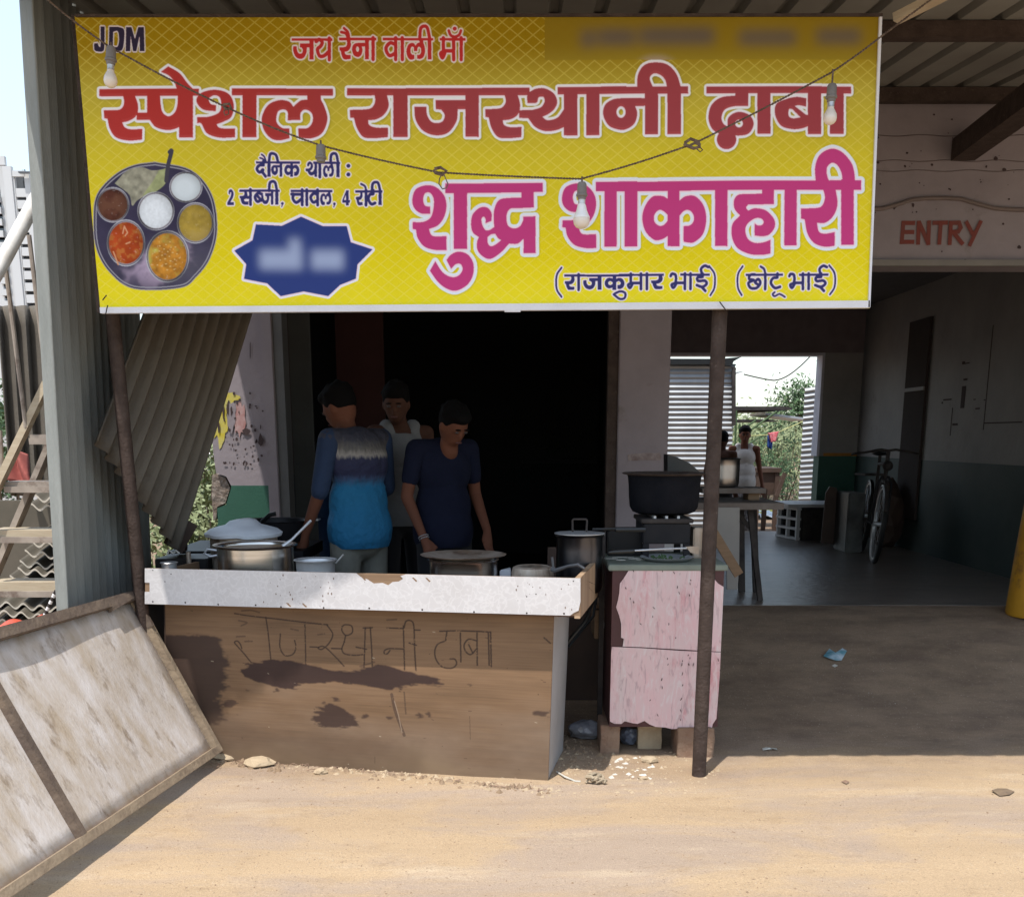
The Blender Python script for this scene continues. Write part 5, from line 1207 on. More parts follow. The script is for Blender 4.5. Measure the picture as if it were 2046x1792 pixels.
for k in range(14):
    a = rs.random()*6.3; r = .02+.06*rs.random(); p = c + Vector((r*math.cos(a), r*math.sin(a), .012)); q_ = p + Vector((rs.random()*.06-.03, rs.random()*.04-.02, .004)); tube(bm, [p, p.lerp(q_, .5)+Vector((0,0,.006)), q_], .004, 5)
mesh_obj("chillies", bm, M_leafd, t)['kind'] = 'stuff'
t = thing("spatula", at(1225, 1103, 4.98), "steel spatula with thick black handle lying across the cabinet top", "spatula")
bm = nb(); tube(bm, [at(1216, 1104, 5.0), at(1225, 1103, 5.0), at(1262, 1101, 4.99), at(1268, 1100, 4.99)], .012, 10, radii=[.008, .013, .013, .010]); mesh_obj("handle", bm, M_blackplastic, t, smooth=True)
bm = nb(); tube(bm, [at(1268, 1100, 4.99), at(1320, 1097, 4.98), at(1372, 1095, 5.0)], .0045, 8); mesh_obj("rod", bm, M_alu, t, smooth=True)
bm = nb(); poly_slab(bm, [at(x, y, 5.0) for x, y in ((1370, 1092), (1396, 1091), (1396, 1108), (1380, 1104))], (0, -1, 0), .004); mesh_obj("blade", bm, M_aluw, t)
bm = nb(); box(bm, (at(1384, 1080, 5.22).x, 5.2, CT), (at(1412, 1080, 5.22).x, 5.34, at(1390, 1055, 5.2).z)); tag(mesh_obj("rusty_tin", bm, M_aluw, bevel=.006), "square rusty tin behind the round post on the cabinet top", "tin")
bm = nb(); box(bm, (at(1214, 1075, 5.3).x, 5.3, CT), (at(1284, 1075, 5.3).x, 5.42, at(1214, 1061, 5.3).z)); tag(mesh_obj("burner_box", bm, M_iron, bevel=.006), "black burner pipe box beside the stove, over the cabinet's left edge", "stove")
bm = nb()
for k in range(9):
    p = at(1216 + 8*k, 1106 + 4*rs.random(), 5.1 + .2*rs.random()); p.z = CT + .003; poly_slab(bm, [p + Vector((a, b_, 0)) for a, b_ in ((-.02, 0), (0, -.012), (.025, 0), (.005, .016))], (.1, .1, 1), .003)
mesh_obj("scraps", bm, M_litter, cb)['kind'] = 'stuff'
t = thing("wooden_box", at(1206, 1276, 5.35), "small brown wooden box hanging in the gap beside the pink cabinet", "box")
bm = nb(); box(bm, (at(1188, 1240, 5.35).x, 5.35, at(1200, 1276, 5.35).z), (at(1229, 1240, 5.35).x, 5.6, at(1200, 1208, 5.35).z)); mesh_obj("body", bm, M_ply, t, bevel=.003)
bm = nb(); box(bm, (at(1200, 1240, 5.345).x, 5.344, at(1200, 1255, 5.345).z), (at(1221, 1240, 5.345).x, 5.349, at(1200, 1243, 5.345).z)); mesh_obj("paper_label", bm, M_litter, t)
bm = nb(); box(bm, (at(1190, 1240, 5.345).x, 5.343, at(1200, 1219, 5.345).z), (at(1229, 1240, 5.345).x, 5.349, at(1200, 1215, 5.345).z)); mesh_obj("slot", bm, M_hole, t)
bm = nb(); tube(bm, [at(1196, 1130, 5.2), at(1192, 1180, 5.2), at(1170, 1240, 5.1), at(1120, 1300, 5.1)], .009, 8); tube(bm, [at(1198, 1150, 5.25), at(1186, 1230, 5.2), at(1136, 1292, 5.1)], .007, 8)
tag(mesh_obj("gas_hose", bm, M_blackplastic, smooth=True), "black rubber hoses dropping between the counter and the pink cabinet", "hose")
bm = nb(); box(bm, (at(1200, 1070, 5.25).x, 5.25, .1), (at(1210, 1070, 5.25).x, 5.27, at(1200, 1062, 5.25).z)); tag(mesh_obj("iron_upright", bm, M_darksteel), "thin dark iron upright between counter and pink cabinet", "upright")
bm = nb(); a = at(1100, 1150, 5.3); poly_slab(bm, [Vector((a.x, 5.75, .92)), Vector((cx0+.05, 5.75, .92)), Vector((cx0+.05, 5.75, .08)), Vector((a.x, 5.75, .08))], (0, -1, 0), .02); tag(mesh_obj("dark_board", bm, M_dkwood), "dark board closing the gap behind counter and cabinet", "board")

# ---------------------------------------------------------------- people
def capsule(bm, a, b, ra, rb, n=12):
    a = Vector(a); b = Vector(b); d = b - a; L_ = d.length
    q_ = d.to_track_quat('Z', 'X').to_matrix() if L_ > 1e-6 else Matrix.Identity(3)
    prof = [(ra*math.sin(t), -ra*math.cos(t)) for t in (0.0, .5, 1.05, 1.57)] + [(rb*math.sin(t), L_ - rb*math.cos(t)) for t in (1.57, 2.1, 2.65, 3.1415)]
    prof[0] = (0, -ra); prof[-1] = (0, L_ + rb)
    lathe(bm, a, prof, n, tilt=q_)
def ellip(bm, c, r, rot=None):
    t = bmesh.new(); bmesh.ops.create_icosphere(t, subdivisions=3, radius=1.0)
    mp_ = {}
    for v in t.verts:
        p = Vector((v.co.x*r[0], v.co.y*r[1], v.co.z*r[2]))
        if rot: p = rot @ p
        mp_[v] = bm.verts.new(p + Vector(c))
    for f in t.faces: bm.faces.new([mp_[v] for v in f.verts])
    t.free()
def fuse(name, bm, m, parent, vox=.009, it=6, M=None):
    """remesh overlapping volumes into ONE continuous surface; bm in the figure's local space."""
    me = bpy.data.meshes.new(name + "_raw"); bmesh.ops.recalc_face_normals(bm, faces=bm.faces[:]); bm.to_mesh(me); bm.free()
    o = bpy.data.objects.new(name + "_raw", me); COL.objects.link(o)
    r = o.modifiers.new("r", 'REMESH'); r.mode = 'VOXEL'; r.voxel_size = vox
    s = o.modifiers.new("s", 'SMOOTH'); s.factor = .5; s.iterations = it
    dg = bpy.context.evaluated_depsgraph_get(); ev = o.evaluated_get(dg)
    me2 = bpy.data.meshes.new_from_object(ev); me2.name = name
    bpy.data.objects.remove(o); bpy.data.meshes.remove(me)
    me2.polygons.foreach_set('use_smooth', [True]*len(me2.polygons)); me2.materials.clear(); me2.materials.append(m)
    return link(bpy.data.objects.new(name, me2), parent)
def person(loc, rz, label, J, scale=1.0, skin=M_skin, top=None, topm=None, sleeve=.45, legm=None, shorts=False, wrap=None, hair=True, vox=.009, group=None, bangle=None):
    """local axes: x = figure's left as seen from the front when facing -y, z up; J overrides joints."""
    K = dict(hip=(0, 0, .90), waist=(0, 0, 1.02), chest=(0, 0, 1.24), sh=(0, 0, 1.40), neck=(0, -.005, 1.47), head=(0, -.02, 1.585),
             shL=(.175, 0, 1.385), shR=(-.175, 0, 1.385), elL=(.225, .02, 1.12), elR=(-.225, .02, 1.12), wrL=(.22, -.06, .88), wrR=(-.22, -.06, .88),
             haL=(.215, -.085, .80), haR=(-.215, -.085, .80), hiL=(.09, 0, .90), hiR=(-.09, 0, .90), knL=(.10, -.01, .48), knR=(-.10, -.01, .48), anL=(.10, .02, .08), anR=(-.10, .02, .08), look=(0, -1, -.15))
    K.update(J); K = {k: Vector(v) for k, v in K.items()}
    root = thing("person", loc, label, "person", group, rz); root.scale = (scale,)*3
    f = K['look'].normalized(); s = f.cross(Vector((0, 0, 1))).normalized(); u = s.cross(f)
    R = Matrix((s, -f, u)).transposed()              # head frame: x side, -y forward
    h = K['head']
    bm = nb()
    ellip(bm, h, (.074, .092, .112), R); ellip(bm, h + R @ Vector((0, -.022, -.055)), (.054, .066, .062), R)
    ellip(bm, h + R @ Vector((0, -.092, -.018)), (.012, .018, .024), R); ellip(bm, h + R @ Vector((0, -.085, -.052)), (.024, .014, .009), R)
    for sx in (-1, 1):
        ellip(bm, h + R @ Vector((sx*.076, .004, -.012)), (.010, .020, .030), R); ellip(bm, h + R @ Vector((sx*.030, -.078, .012)), (.020, .014, .008), R)
    capsule(bm, K['neck'] - Vector((0, 0, .06)), h - u*.07, .055, .050)
    capsule(bm, K['shL'], K['shR'], .050, .050); ellip(bm, K['chest'] + Vector((0, .01, .03)), (.165, .105, .17)); ellip(bm, K['waist'] + Vector((0, .005, .03)), (.142, .10, .18)); ellip(bm, K['hip'] + Vector((0, .01, .02)), (.155, .115, .14))
    capsule(bm, K['chest'], K['sh'] - Vector((0, 0, .03)), .10, .06)
    for q_ in 'LR':
        capsule(bm, K['sh'+q_], K['el'+q_], .047, .036); capsule(bm, K['el'+q_], K['wr'+q_], .037, .025)
        capsule(bm, K['hi'+q_], K['kn'+q_], .085, .055); capsule(bm, K['kn'+q_], K['an'+q_], .055, .036); capsule(bm, K['an'+q_] + Vector((0, .02, -.04)), K['an'+q_] + Vector((0, -.15, -.05)), .034, .028)
        w_, hd = K['wr'+q_], K['ha'+q_]; d = (hd - w_).normalized(); sd_ = d.cross(Vector((0, 1, .3))).normalized(); fw = sd_.cross(d).normalized()
        capsule(bm, w_, hd, .024, .030)
        for i_, (off, ln_) in enumerate(((-.027, .062), (-.009, .075), (.009, .070), (.026, .055))):
            b0_ = hd + sd_*off + d*.01; b1_ = b0_ + d*ln_*.5 - fw*.006; b2_ = b1_ + d*ln_*.42 - fw*.020
            capsule(bm, b0_, b1_, .0105, .0095, 8); capsule(bm, b1_, b2_, .0095, .008, 8)
        tb_ = w_.lerp(hd, .45) + sd_*(-.024 if q_ == 'L' else .024); tt = tb_ + d*.05 + sd_*(-.024 if q_ == 'L' else .024) - fw*.012
        capsule(bm, tb_, tt, .013, .010, 8)
    fuse("body", bm, skin, root, vox if vox < .009 else .0085, 4)
    for sx in (-1, 1):
        for nm_, off, rr_, mm_ in (("eye", (.029, -.086, .008), (.013, .008, .007), M_bulbwhite), ("eyebrow", (.030, -.090, .026), (.019, .007, .004), M_hair)):
            bm = nb(); ellip(bm, h + R @ Vector((sx*off[0], off[1], off[2])), rr_, R); me_ = bpy.data.meshes.new(nm_); bm.to_mesh(me_); bm.free(); me_.materials.append(mm_ if nm_ != 'eye' else M_eye); link(bpy.data.objects.new(nm_, me_), root)
    bm = nb(); ellip(bm, h + R @ Vector((0, -.097, -.053)), (.022, .006, .006), R); me_ = bpy.data.meshes.new("mouth"); bm.to_mesh(me_); bm.free(); me_.materials.append(M_lip); link(bpy.data.objects.new("mouth", me_), root)
    if hair:
        bm = nb(); ellip(bm, h + R @ Vector((0, .018, .030)), (.083, .094, .098), R); ellip(bm, h + R @ Vector((0, -.040, .082)), (.064, .056, .038), R)
        for k in range(22):
            a = k*2.4; z_ = .3 + .7*k/22; q2 = math.sqrt(max(1-z_*z_, 0)); ellip(bm, h + R @ Vector((.078*q2*math.cos(a), .018+.088*q2*math.sin(a), .03+.096*z_)), (.020, .020, .016), R)
        o = fuse("hair", bm, M_hair, root, .012, 2)
    if top is not None:
        bm = nb(); g = .016
        if sleeve > 0: capsule(bm, K['shL'], K['shR'], .060, .060)
        else:
            for sx in (-1, 1): capsule(bm, K['chest'] + Vector((sx*.075, 0, .06)), K['sh'] + Vector((sx*.085, 0, .018)), .075, .052)
        ellip(bm, K['chest'] + Vector((0, .01, .03)), (.182 if sleeve > 0 else .172, .122, .185 if sleeve > 0 else .15)); ellip(bm, K['waist'] + Vector((0, .005, .03)), (.176, .125, .20)); ellip(bm, K['hip'] + Vector((0, .01, .02)), (.190, .150, .20))
        if sleeve > 0: capsule(bm, K['chest'], K['sh'] - Vector((0, 0, .03)), .115, .070)
        # loose folds
        for k in range(9):
            a = k*2.4; capsule(bm, (.14*math.cos(a), .01+.105*math.sin(a), .88+.03*k), (.15*math.cos(a+.7), .01+.108*math.sin(a+.7), .93+.035*k), .020, .012, 8)
        o = fuse("shirt", bm, topm, root, .012, 3)
        cut_flat(o, K['hip'].z - .075 + top*.3)
        if sleeve > 0:
            for q_ in 'LR':
                bm = nb(); a = K['sh'+q_]; e1 = K['el'+q_]; 
                if sleeve <= 1: e_ = a.lerp(e1, sleeve); capsule(bm, a, e_, .060, .052)
                else: capsule(bm, a, e1, .060, .048); capsule(bm, e1, e1.lerp(K['wr'+q_], sleeve-1), .048, .045)
                fuse("sleeve", bm, top_sleeve.get(label, topm), root, .012, 2)
    if legm:
        bm = nb(); capsule(bm, K['hiL'] + Vector((0, 0, .03)), K['hiR'] + Vector((0, 0, .03)), .098, .098)
        ellip(bm, K['hip'] + Vector((0, .01, .0)), (.158, .122, .15))
        for q_ in 'LR':
            kn = K['kn'+q_]; 
            if shorts: capsule(bm, K['hi'+q_], K['hi'+q_].lerp(kn, .9), .105, .088)
            else: capsule(bm, K['hi'+q_], kn, .088, .070); capsule(bm, kn, K['an'+q_] + Vector((0, 0, .02)), .074, .062)
        fuse("trousers", bm, legm, root, .012, 3)
    if wrap:
        bm = nb(); lathe(bm, K['hip'], [(.13, .12), (.15, .04), (.17, -.15), (.185, -.45), (.20, -.72), (.19, -.72), (.16, -.1), (.12, .115)], 40, sy=.8)
        for v in bm.verts:
            a = math.atan2(v.co.y, v.co.x); v.co += Vector((math.cos(a), math.sin(a), 0))*.010*math.sin(a*11 + v.co.z*5)
        me_ = bpy.data.meshes.new("lungi"); bmesh.ops.recalc_face_normals(bm, faces=bm.faces[:]); bm.to_mesh(me_); bm.free(); me_.materials.append(wrap); me_.polygons.foreach_set('use_smooth', [True]*len(me_.polygons)); link(bpy.data.objects.new("lungi", me_), root)
    if bangle:
        w_, hd = K['wr'+bangle], K['ha'+bangle]; d = (hd-w_).normalized()
        for k in (0, .014):
            bm = nb(); q_ = d.to_track_quat('Z', 'X').to_matrix(); lathe(bm, w_ + d*k, [(.029, -.003), (.032, 0), (.029, .003), (.027, 0), (.029, -.003)], 24, tilt=q_)
            me_ = bpy.data.meshes.new("bangle"); bm.to_mesh(me_); bm.free(); me_.materials.append(M_alu); link(bpy.data.objects.new("bangle", me_), root)
    return root
top_sleeve = {}
M_eye = mat('dark_eye', (.05, .04, .04), .3, c2=(.04, .03, .03)); M_lip = mat('dark_lips', (.10, .035, .03), .6)
def cut_flat(o, z):
    bm = bmesh.new(); bm.from_mesh(o.data)
    r = bmesh.ops.bisect_plane(bm, geom=bm.verts[:] + bm.edges[:] + bm.faces[:], plane_co=(0, 0, z), plane_no=(0, 0, -1), clear_outer=True)
    bm.to_mesh(o.data); bm.free()
# dyed shirt: bright blue below, navy across the back, a grey band at the shoulder
M_dye = bpy.data.materials.new("blue_and_navy_dyed_cotton"); M_dye.use_nodes = True
N, L, b = nodes(M_dye); b.inputs["Roughness"].default_value = .85
tc = N.new("ShaderNodeTexCoord"); sx = N.new("ShaderNodeSeparateXYZ"); L.new(tc.outputs["Object"], sx.inputs[0])
nz = N.new("ShaderNodeTexNoise"); nz.inputs["Scale"].default_value = 26; mpn = N.new("ShaderNodeMapping"); mpn.inputs["Scale"].default_value = (3, 3, .35); L.new(tc.outputs["Object"], mpn.inputs[0]); L.new(mpn.outputs[0], nz.inputs["Vector"])
ma = N.new("ShaderNodeMath"); ma.operation = 'MULTIPLY_ADD'; ma.inputs[1].default_value = .05; L.new(nz.outputs[0], ma.inputs[0]); L.new(sx.outputs[2], ma.inputs[2])
mr = N.new("ShaderNodeMapRange"); mr.inputs[1].default_value = .8; mr.inputs[2].default_value = 1.5; L.new(ma.outputs[0], mr.inputs[0])
cr = N.new("ShaderNodeValToRGB"); els = cr.color_ramp.elements
els[0].position = 0; els[0].color = (.003, .10, .22, 1); els[1].position = 1; els[1].color = (.02, .02, .035, 1)
for pz, c_ in ((.53, (.003, .11, .23, 1)), (.59, (.03, .055, .12, 1)), (.62, (.014, .016, .05, 1)), (.73, (.016, .018, .05, 1)), (.76, (.26, .235, .21, 1)), (.80, (.11, .10, .09, 1)), (.88, (.03, .03, .045, 1))):
    e_ = els.new(pz); e_.color = c_
L.new(mr.outputs[0], cr.inputs[0]); L.new(cr.outputs[0], b.inputs["Base Color"])
bpn = N.new("ShaderNodeTexNoise"); bpn.inputs["Scale"].default_value = 9; bpn.inputs["Detail"].default_value = 4; L.new(tc.outputs["Object"], bpn.inputs["Vector"]); bp = N.new("ShaderNodeBump"); bp.inputs["Strength"].default_value = .9; bp.inputs["Distance"].default_value = .05; L.new(bpn.outputs[0], bp.inputs["Height"]); L.new(bp.outputs[0], b.inputs["Normal"])
lab1 = "person in a bright blue and navy shirt turned away behind the counter"
top_sleeve[lab1] = mat("navy_sleeve_cotton", (.010, .024, .060), .9, c2=(.013, .028, .068), scale=9, bump=.4, bscale=20)
def gnd(px, Y): x = at(px, 900, Y).x; return Vector((x, Y, ground_z(x, Y)))
bm = nb(); c = Vector((at(618, 1000, 7.4).x, 7.36, ground_z(-1, 6.9))); zt = at(612, 946, 7.4).z - c.z; lathe(bm, c, [(0, 0), (.13, 0), (.14, .02), (.14, zt*.33), (.147, zt*.34), (.14, zt*.35), (.14, zt*.66), (.147, zt*.67), (.14, zt*.68), (.14, zt), (0, zt+.005)], 36); tag(mesh_obj('blue_drum', bm, M_blue, smooth=True), 'dark blue plastic drum just inside the kitchen doorway', 'drum')
person(gnd(712, 5.78), math.radians(-133), lab1, dict(elL=(.23, -.02, 1.13), wrL=(.24, -.15, .90), haL=(.24, -.19, .825), elR=(-.22, -.02, 1.13), wrR=(-.2, -.2, .95), haR=(-.19, -.26, .89), head=(.0, -.13, 1.55), neck=(0, -.06, 1.45), sh=(0, -.02, 1.40), look=(.25, -1, -.55)), 1.0, M_skinr, .0, M_dye, 1.05, M_jean)
person(gnd(800, 6.3), math.radians(28), "person in a pale sleeveless vest standing at the back of the kitchen group", dict(head=(-.05, -.07, 1.56), look=(-.6, -1, -.4)), .93, M_skin, .0, M_vest, 0, M_black)
person(gnd(885, 5.95), math.radians(32), "person in a dark navy tee shirt bending their head, bangles on one wrist", dict(sh=(0, -.03, 1.385), head=(.0, -.13, 1.52), neck=(0, -.07, 1.43), look=(.1, -1, -.7), wrR=(-.20, -.12, .90), haR=(-.19, -.16, .83), elR=(-.24, 0, 1.12), wrL=(.20, -.16, .92), haL=(.18, -.20, .85)), .935, M_skinr, .0, M_navy, .62, M_black, bangle='R')

# ---------------------------------------------------------------- things in the hall
tt_ = thing("trestle_table", at(1480, 1010, 7.5), "worn wooden trestle table with splayed dark legs at the hall entrance", "table"); tt_.location.z = FL
tz = at(1480, 1004, 7.35).z
bm = nb(); box(bm, (at(1385, 1004, 7.3).x, 7.3, tz-.045), (at(1567, 1004, 7.3).x, 8.0, tz)); mesh_obj("table_top", bm, mat("grey_weathered_wood", (.13, .10, .085), .8, c2=(.20, .17, .15), scale=6, stretch=(1, 8, 1)), tt_, bevel=.003)
for a, b_ in (((1498, 1014), (1519, 1196)), ((1505, 1014), (1512, 1160)), ((1480, 1014), (1484, 1140)), ((1415, 1014), (1405, 1180))):
    bm = nb(); Yl = 7.42 if b_[1] > 1190 else 7.85; p = at(*a, Yl); q_ = at(*b_, Yl); q_.z = FL + .001 ; beam(bm, p, q_, .035 if b_[1] > 1190 else .045, .035, Vector((0, 1, 0))); mesh_obj("leg", bm, M_darksteel, tt_)
bm = nb(); beam(bm, at(1462, 1014, 7.6), at(1508, 1064, 7.6), .03, .02, Vector((0, 1, 0))); mesh_obj("brace", bm, M_darksteel, tt_)
bm = nb(); z_ = at(1450, 985, 7.75).z; box(bm, (at(1395, 985, 7.7).x, 7.55, tz+.05), (at(1521, 985, 7.7).x, 7.85, tz+.085)); tag(mesh_obj("plank", bm, MATS["grey_weathered_wood"], bevel=.003), "grey plank laid on blocks over the trestle table", "plank")
for px in (1410, 1490):
    bm = nb(); x = at(px, 995, 7.7).x; box(bm, (x, 7.62, tz+.001), (x+.08, 7.8, tz+.049)); tag(mesh_obj("wooden_block", bm, M_ply, bevel=.003), "%s wooden block propping the grey plank on the trestle table" % ("left" if px < 1450 else "right"), "block")
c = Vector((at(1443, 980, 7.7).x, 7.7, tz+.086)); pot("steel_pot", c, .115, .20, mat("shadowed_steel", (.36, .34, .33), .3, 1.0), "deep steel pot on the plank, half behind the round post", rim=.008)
bm = nb(); poly_slab(bm, [at(x, y, 6.6) for x, y in ((1426, 1014), (1478, 1014), (1477, 1125), (1474, 1178), (1453, 1178), (1452, 1118), (1426, 1080))], (0, -1, 0), .02); tag(mesh_obj("grey_board", bm, mat("grey_white_board", (.26, .25, .235), .7, c2=(.21, .20, .19), scale=3)), "grey board standing upright behind the round post", "board")
bm = nb(); beam(bm, at(1424, 1062, 6.3), at(1476, 1148, 6.3), .03, .055, Vector((0, 0, 1))); tag(mesh_obj("slanting_batten", bm, M_ply), "brown batten slanting down in front of the grey board", "batten")
# ventilator block
vx0 = at(1572, 1040, 11.9).x
vb = thing("concrete_block_seat", (vx0+.3, 12, FL), "white topped low box with six square openings by the back doorway", "box")
bm = nb(); box(bm, (vx0+.12, 11.85, FL), (vx0+.62, 12.45, FL+.36)); mesh_obj("body", bm, M_darksteel, vb)
bm = nb(); box(bm, (vx0-.02, 11.78, FL+.361), (vx0+.66, 12.5, FL+.395)); mesh_obj("white_top", bm, M_white, vb, bevel=.004)
ga, gb = Vector((vx0-.0, 12.3, 0)), Vector((vx0+.115, 11.83, 0))
def gq(u, z): p = ga.lerp(gb, u); return Vector((p.x, p.y, FL+z))
for u in (0, .5, 1): 
    bm = nb(); beam(bm, gq(u*.9+.05, 0), gq(u*.9+.05, .36), .035, .05, Vector((0, 1, 0))); mesh_obj("grille_bar", bm, M_white, vb)
for z_ in (.02, .125, .23, .34): 
    bm = nb(); beam(bm, gq(0, z_), gq(1, z_), .05, .025); mesh_obj("grille_bar", bm, M_white, vb)
bm = nb(); poly_slab(bm, [gq(-.02, 0)+Vector((.05,.02,0)), gq(1, 0)+Vector((.05,.02,0)), gq(1, .36)+Vector((.05,.02,0)), gq(-.02, .36)+Vector((.05,.02,0))], (1, .3, 0), .01); mesh_obj("backing", bm, M_stove, vb)
# leaning boards and trunk
bm = nb(); poly_slab(bm, [at(x, y, 11.0) for x, y in ((1640, 1085), (1650, 985), (1658, 972), (1672, 975), (1692, 1090))], (-.2, -1, 0), .05); tag(mesh_obj("leaning_board", bm, M_dkwood), "dark brown board leaning on the hall wall beside the grey trunk", "board")
bm = nb(); box(bm, (at(1695, 1000, 10.6).x, 10.6, FL), (at(1730, 1000, 10.6).x, 11.0, at(1695, 985, 10.6).z)); tag(mesh_obj("metal_trunk", bm, mat("dented_dark_tin", (.10, .105, .10), .45, .4, c2=(.05, .05, .05), scale=6), bevel=.01), "upright dark tin trunk standing between leaning board and bicycle", "trunk")
bm = nb(); rock("sack", Vector((at(1745, 1050, 11.2).x+.1, 11.2, FL+.33)), (.22, .2, .34), M_dkwood, "dark slumped sack standing behind the bicycle", "sack", 5, 3)
# bicycle, front wheel towards the viewer
bi_o = Vector((at(1750, 1050, 9.75).x, 9.75, FL))
bi = thing("bicycle", bi_o, "old black bicycle parked in the dark hall, front wheel facing out", "bicycle")
yaw = math.radians(12); bd = Vector((math.sin(yaw), math.cos(yaw), 0)); bs = Vector((bd.y, -bd.x, 0)); lean = .07
def bp_(a, s, z): return bi_o + bd*a + bs*(s + lean*z) + Vector((0, 0, z))
def wheel(a0):
    c = bp_(a0, 0, .345); ax = (bs + Vector((0, 0, -lean))).normalized(); q_ = ax.to_track_quat('Z', 'Y').to_matrix()
    bm = nb(); n = 40; r1 = .022
    ring = [(.335 + r1*math.cos(t), r1*math.sin(t)) for t in [2*math.pi*k/8 for k in range(9)]]
    lathe(bm, c, ring, n, tilt=q_); w_ = mesh_obj("wheel", bm, M_blackplastic, bi, smooth=True)
    bm = nb(); lathe(bm, c, [(.318, -.014), (.308, -.012), (.306, 0), (.308, .012), (.318, .014)], n, tilt=q_); mesh_obj("rim", bm, M_alu, w_, smooth=True)
    bm = nb()
    for k in range(18):
        t = 2*math.pi*k/18; tube(bm, [c + q_ @ Vector((.02*math.cos(t), .02*math.sin(t), .02*(-1)**k)), c + q_ @ Vector((.31*math.cos(t), .31*math.sin(t), 0))], .0018, 4, cap=False)
    capsule(bm, c - ax*.04, c + ax*.04, .02, .02); mesh_obj("spokes", bm, M_alu, w_)
wheel(0); wheel(1.08)
def btube(nm, pts, r, m=M_darksteel): 
    bm = nb(); tube(bm, [bp_(*p) for p in pts], r, 8); return mesh_obj(nm, bm, m, bi, smooth=True)
btube("fork", [(0, -.06, .345), (.02, -.06, .70), (.04, -.03, .76), (.04, .03, .76), (.02, .06, .70), (0, .06, .345)], .012, M_stove)
btube("head_tube", [(.04, 0, .74), (.08, 0, .98)], .019); btube("top_tube", [(.08, 0, .88), (.62, 0, .86)], .016); btube("down_tube", [(.06, 0, .80), (.50, 0, .32)], .017); btube("seat_tube", [(.50, 0, .30), (.66, 0, .94)], .015)
btube("chain_stay", [(.50, 0, .31), (1.08, .06, .345)], .01); btube("chain_stay", [(.50, 0, .31), (1.08, -.06, .345)], .01); btube("seat_stay", [(.62, 0, .84), (1.08, .06, .345)], .009)
btube("handlebar", [(.26, -.29, .955), (.14, -.27, .965), (.07, -.20, .975), (.07, -.06, 1.0), (.08, 0, .99), (.07, .06, 1.0), (.07, .20, .975), (.14, .27, .965), (.26, .29, .955)], .011)
bm = nb(); ellip(bm, bp_(.68, 0, .97), (.08, .13, .035)); mesh_obj("saddle", bm, M_blackplastic, bi, smooth=True)
btube("mudguard", [(.36*math.cos(t), 0, .345+.385*math.sin(t)) for t in (-.1, .3, .8, 1.3, 1.8, 2.3, 2.8)][::-1], .018); 
bm = nb(); box(bm, bp_(.9, -.09, .74) + Vector((-.0, -.02, 0)), bp_(1.25, .05, .76)); mesh_obj("carrier_rack", bm, M_darksteel, bi)
btube("pedal_crank", [(.50, .06, .31), (.46, .09, .16)], .01)
bm = nb(); ellip(bm, bp_(-.02, 0, .86), (.045, .05, .045)); mesh_obj("headlamp", bm, M_darksteel, bi, smooth=True)
# yellow bollard at the right edge
p = at(2080, 1200, 8.0); bx_ = Vector((at(2055, 1200, 6.95).x, 6.93, FL-.03))
bx_.x = at(2016, 1200, 6.93).x + .16
bm = nb(); lathe(bm, bx_, [(0, 0), (.155, 0), (.165, .02), (.16, .4), (.145, .9), (.12, 1.05), (0, 1.08)], 36, tilt=Matrix.Rotation(math.radians(3), 3, 'Y')); tag(mesh_obj("yellow_drum", bm, M_yellow, smooth=True), "scuffed yellow painted round guard post at the hall's right edge", "guard post")
# pale wrapper and strip on the ramp
p = gp(1668, 1318, .13)
def on_ground(px, py):
    r = ray(px, py); t = 1.0
    for k in range(4000):
        q_ = Vector((0, 0, CAM_H)) + r*t
        if q_.z <= ground_z(q_.x, q_.y): return q_
        t += .004
    return q_
def scrap(px, py, outline, m, label, cat, h=.012, seed=1, s=1/1.698):
    pts = [on_ground(px + x, py + y) for x, y in outline]; c = on_ground(px, py)
    bm = nb(); cv = bm.verts.new(c + Vector((0, 0, h))); vs = [bm.verts.new(p_ + Vector((0, 0, .003 + h*(.2 + .8*abs(mnoise.noise(p_*30 + Vector((seed, 0, 0)))))))) for p_ in pts]
    for a, b_ in zip(vs, vs[1:] + vs[:1]): bm.faces.new((a, b_, cv))
    return solidify(tag(mesh_obj(cat.replace(' ', '_'), bm, m), label, cat), .0015)
scrap(1669, 1311, [(-24, 3), (-12, -12), (-6, -4), (2, -3), (14, -13), (23, -8), (12, 12), (2, 12), (-12, 9)], M_teal, "crumpled teal and white wrapper lying on the shaded ramp", "wrapper", .022)
scrap(1538, 1498, [(-15, -1), (-8, -3), (14, -1), (15, 3), (6, 0), (-14, 3)], M_litter, "thin white paper strip near the shadow's edge", "paper strip", .012)
scrap(1668, 1331, [(-6, 0), (0, -3), (6, 0), (0, 3)], M_litter, "tiny grey scrap just below the teal wrapper", "scrap", .004)
scrap(2003, 1584, [(-22, -2), (-10, -7), (8, -6), (24, -1), (14, 6), (-6, 8)], mat("flat_brown_stone", (.20, .14, .085), .9, c2=(.13, .09, .06), scale=20), "flat brown stone set in the sand at right", "stone", .010)
scrap(1689, 1564, [(-8, -1), (0, -3), (8, 0), (2, 4)], M_brick, "small dark twig like crumb on the sunlit sand", "crumb", .008)

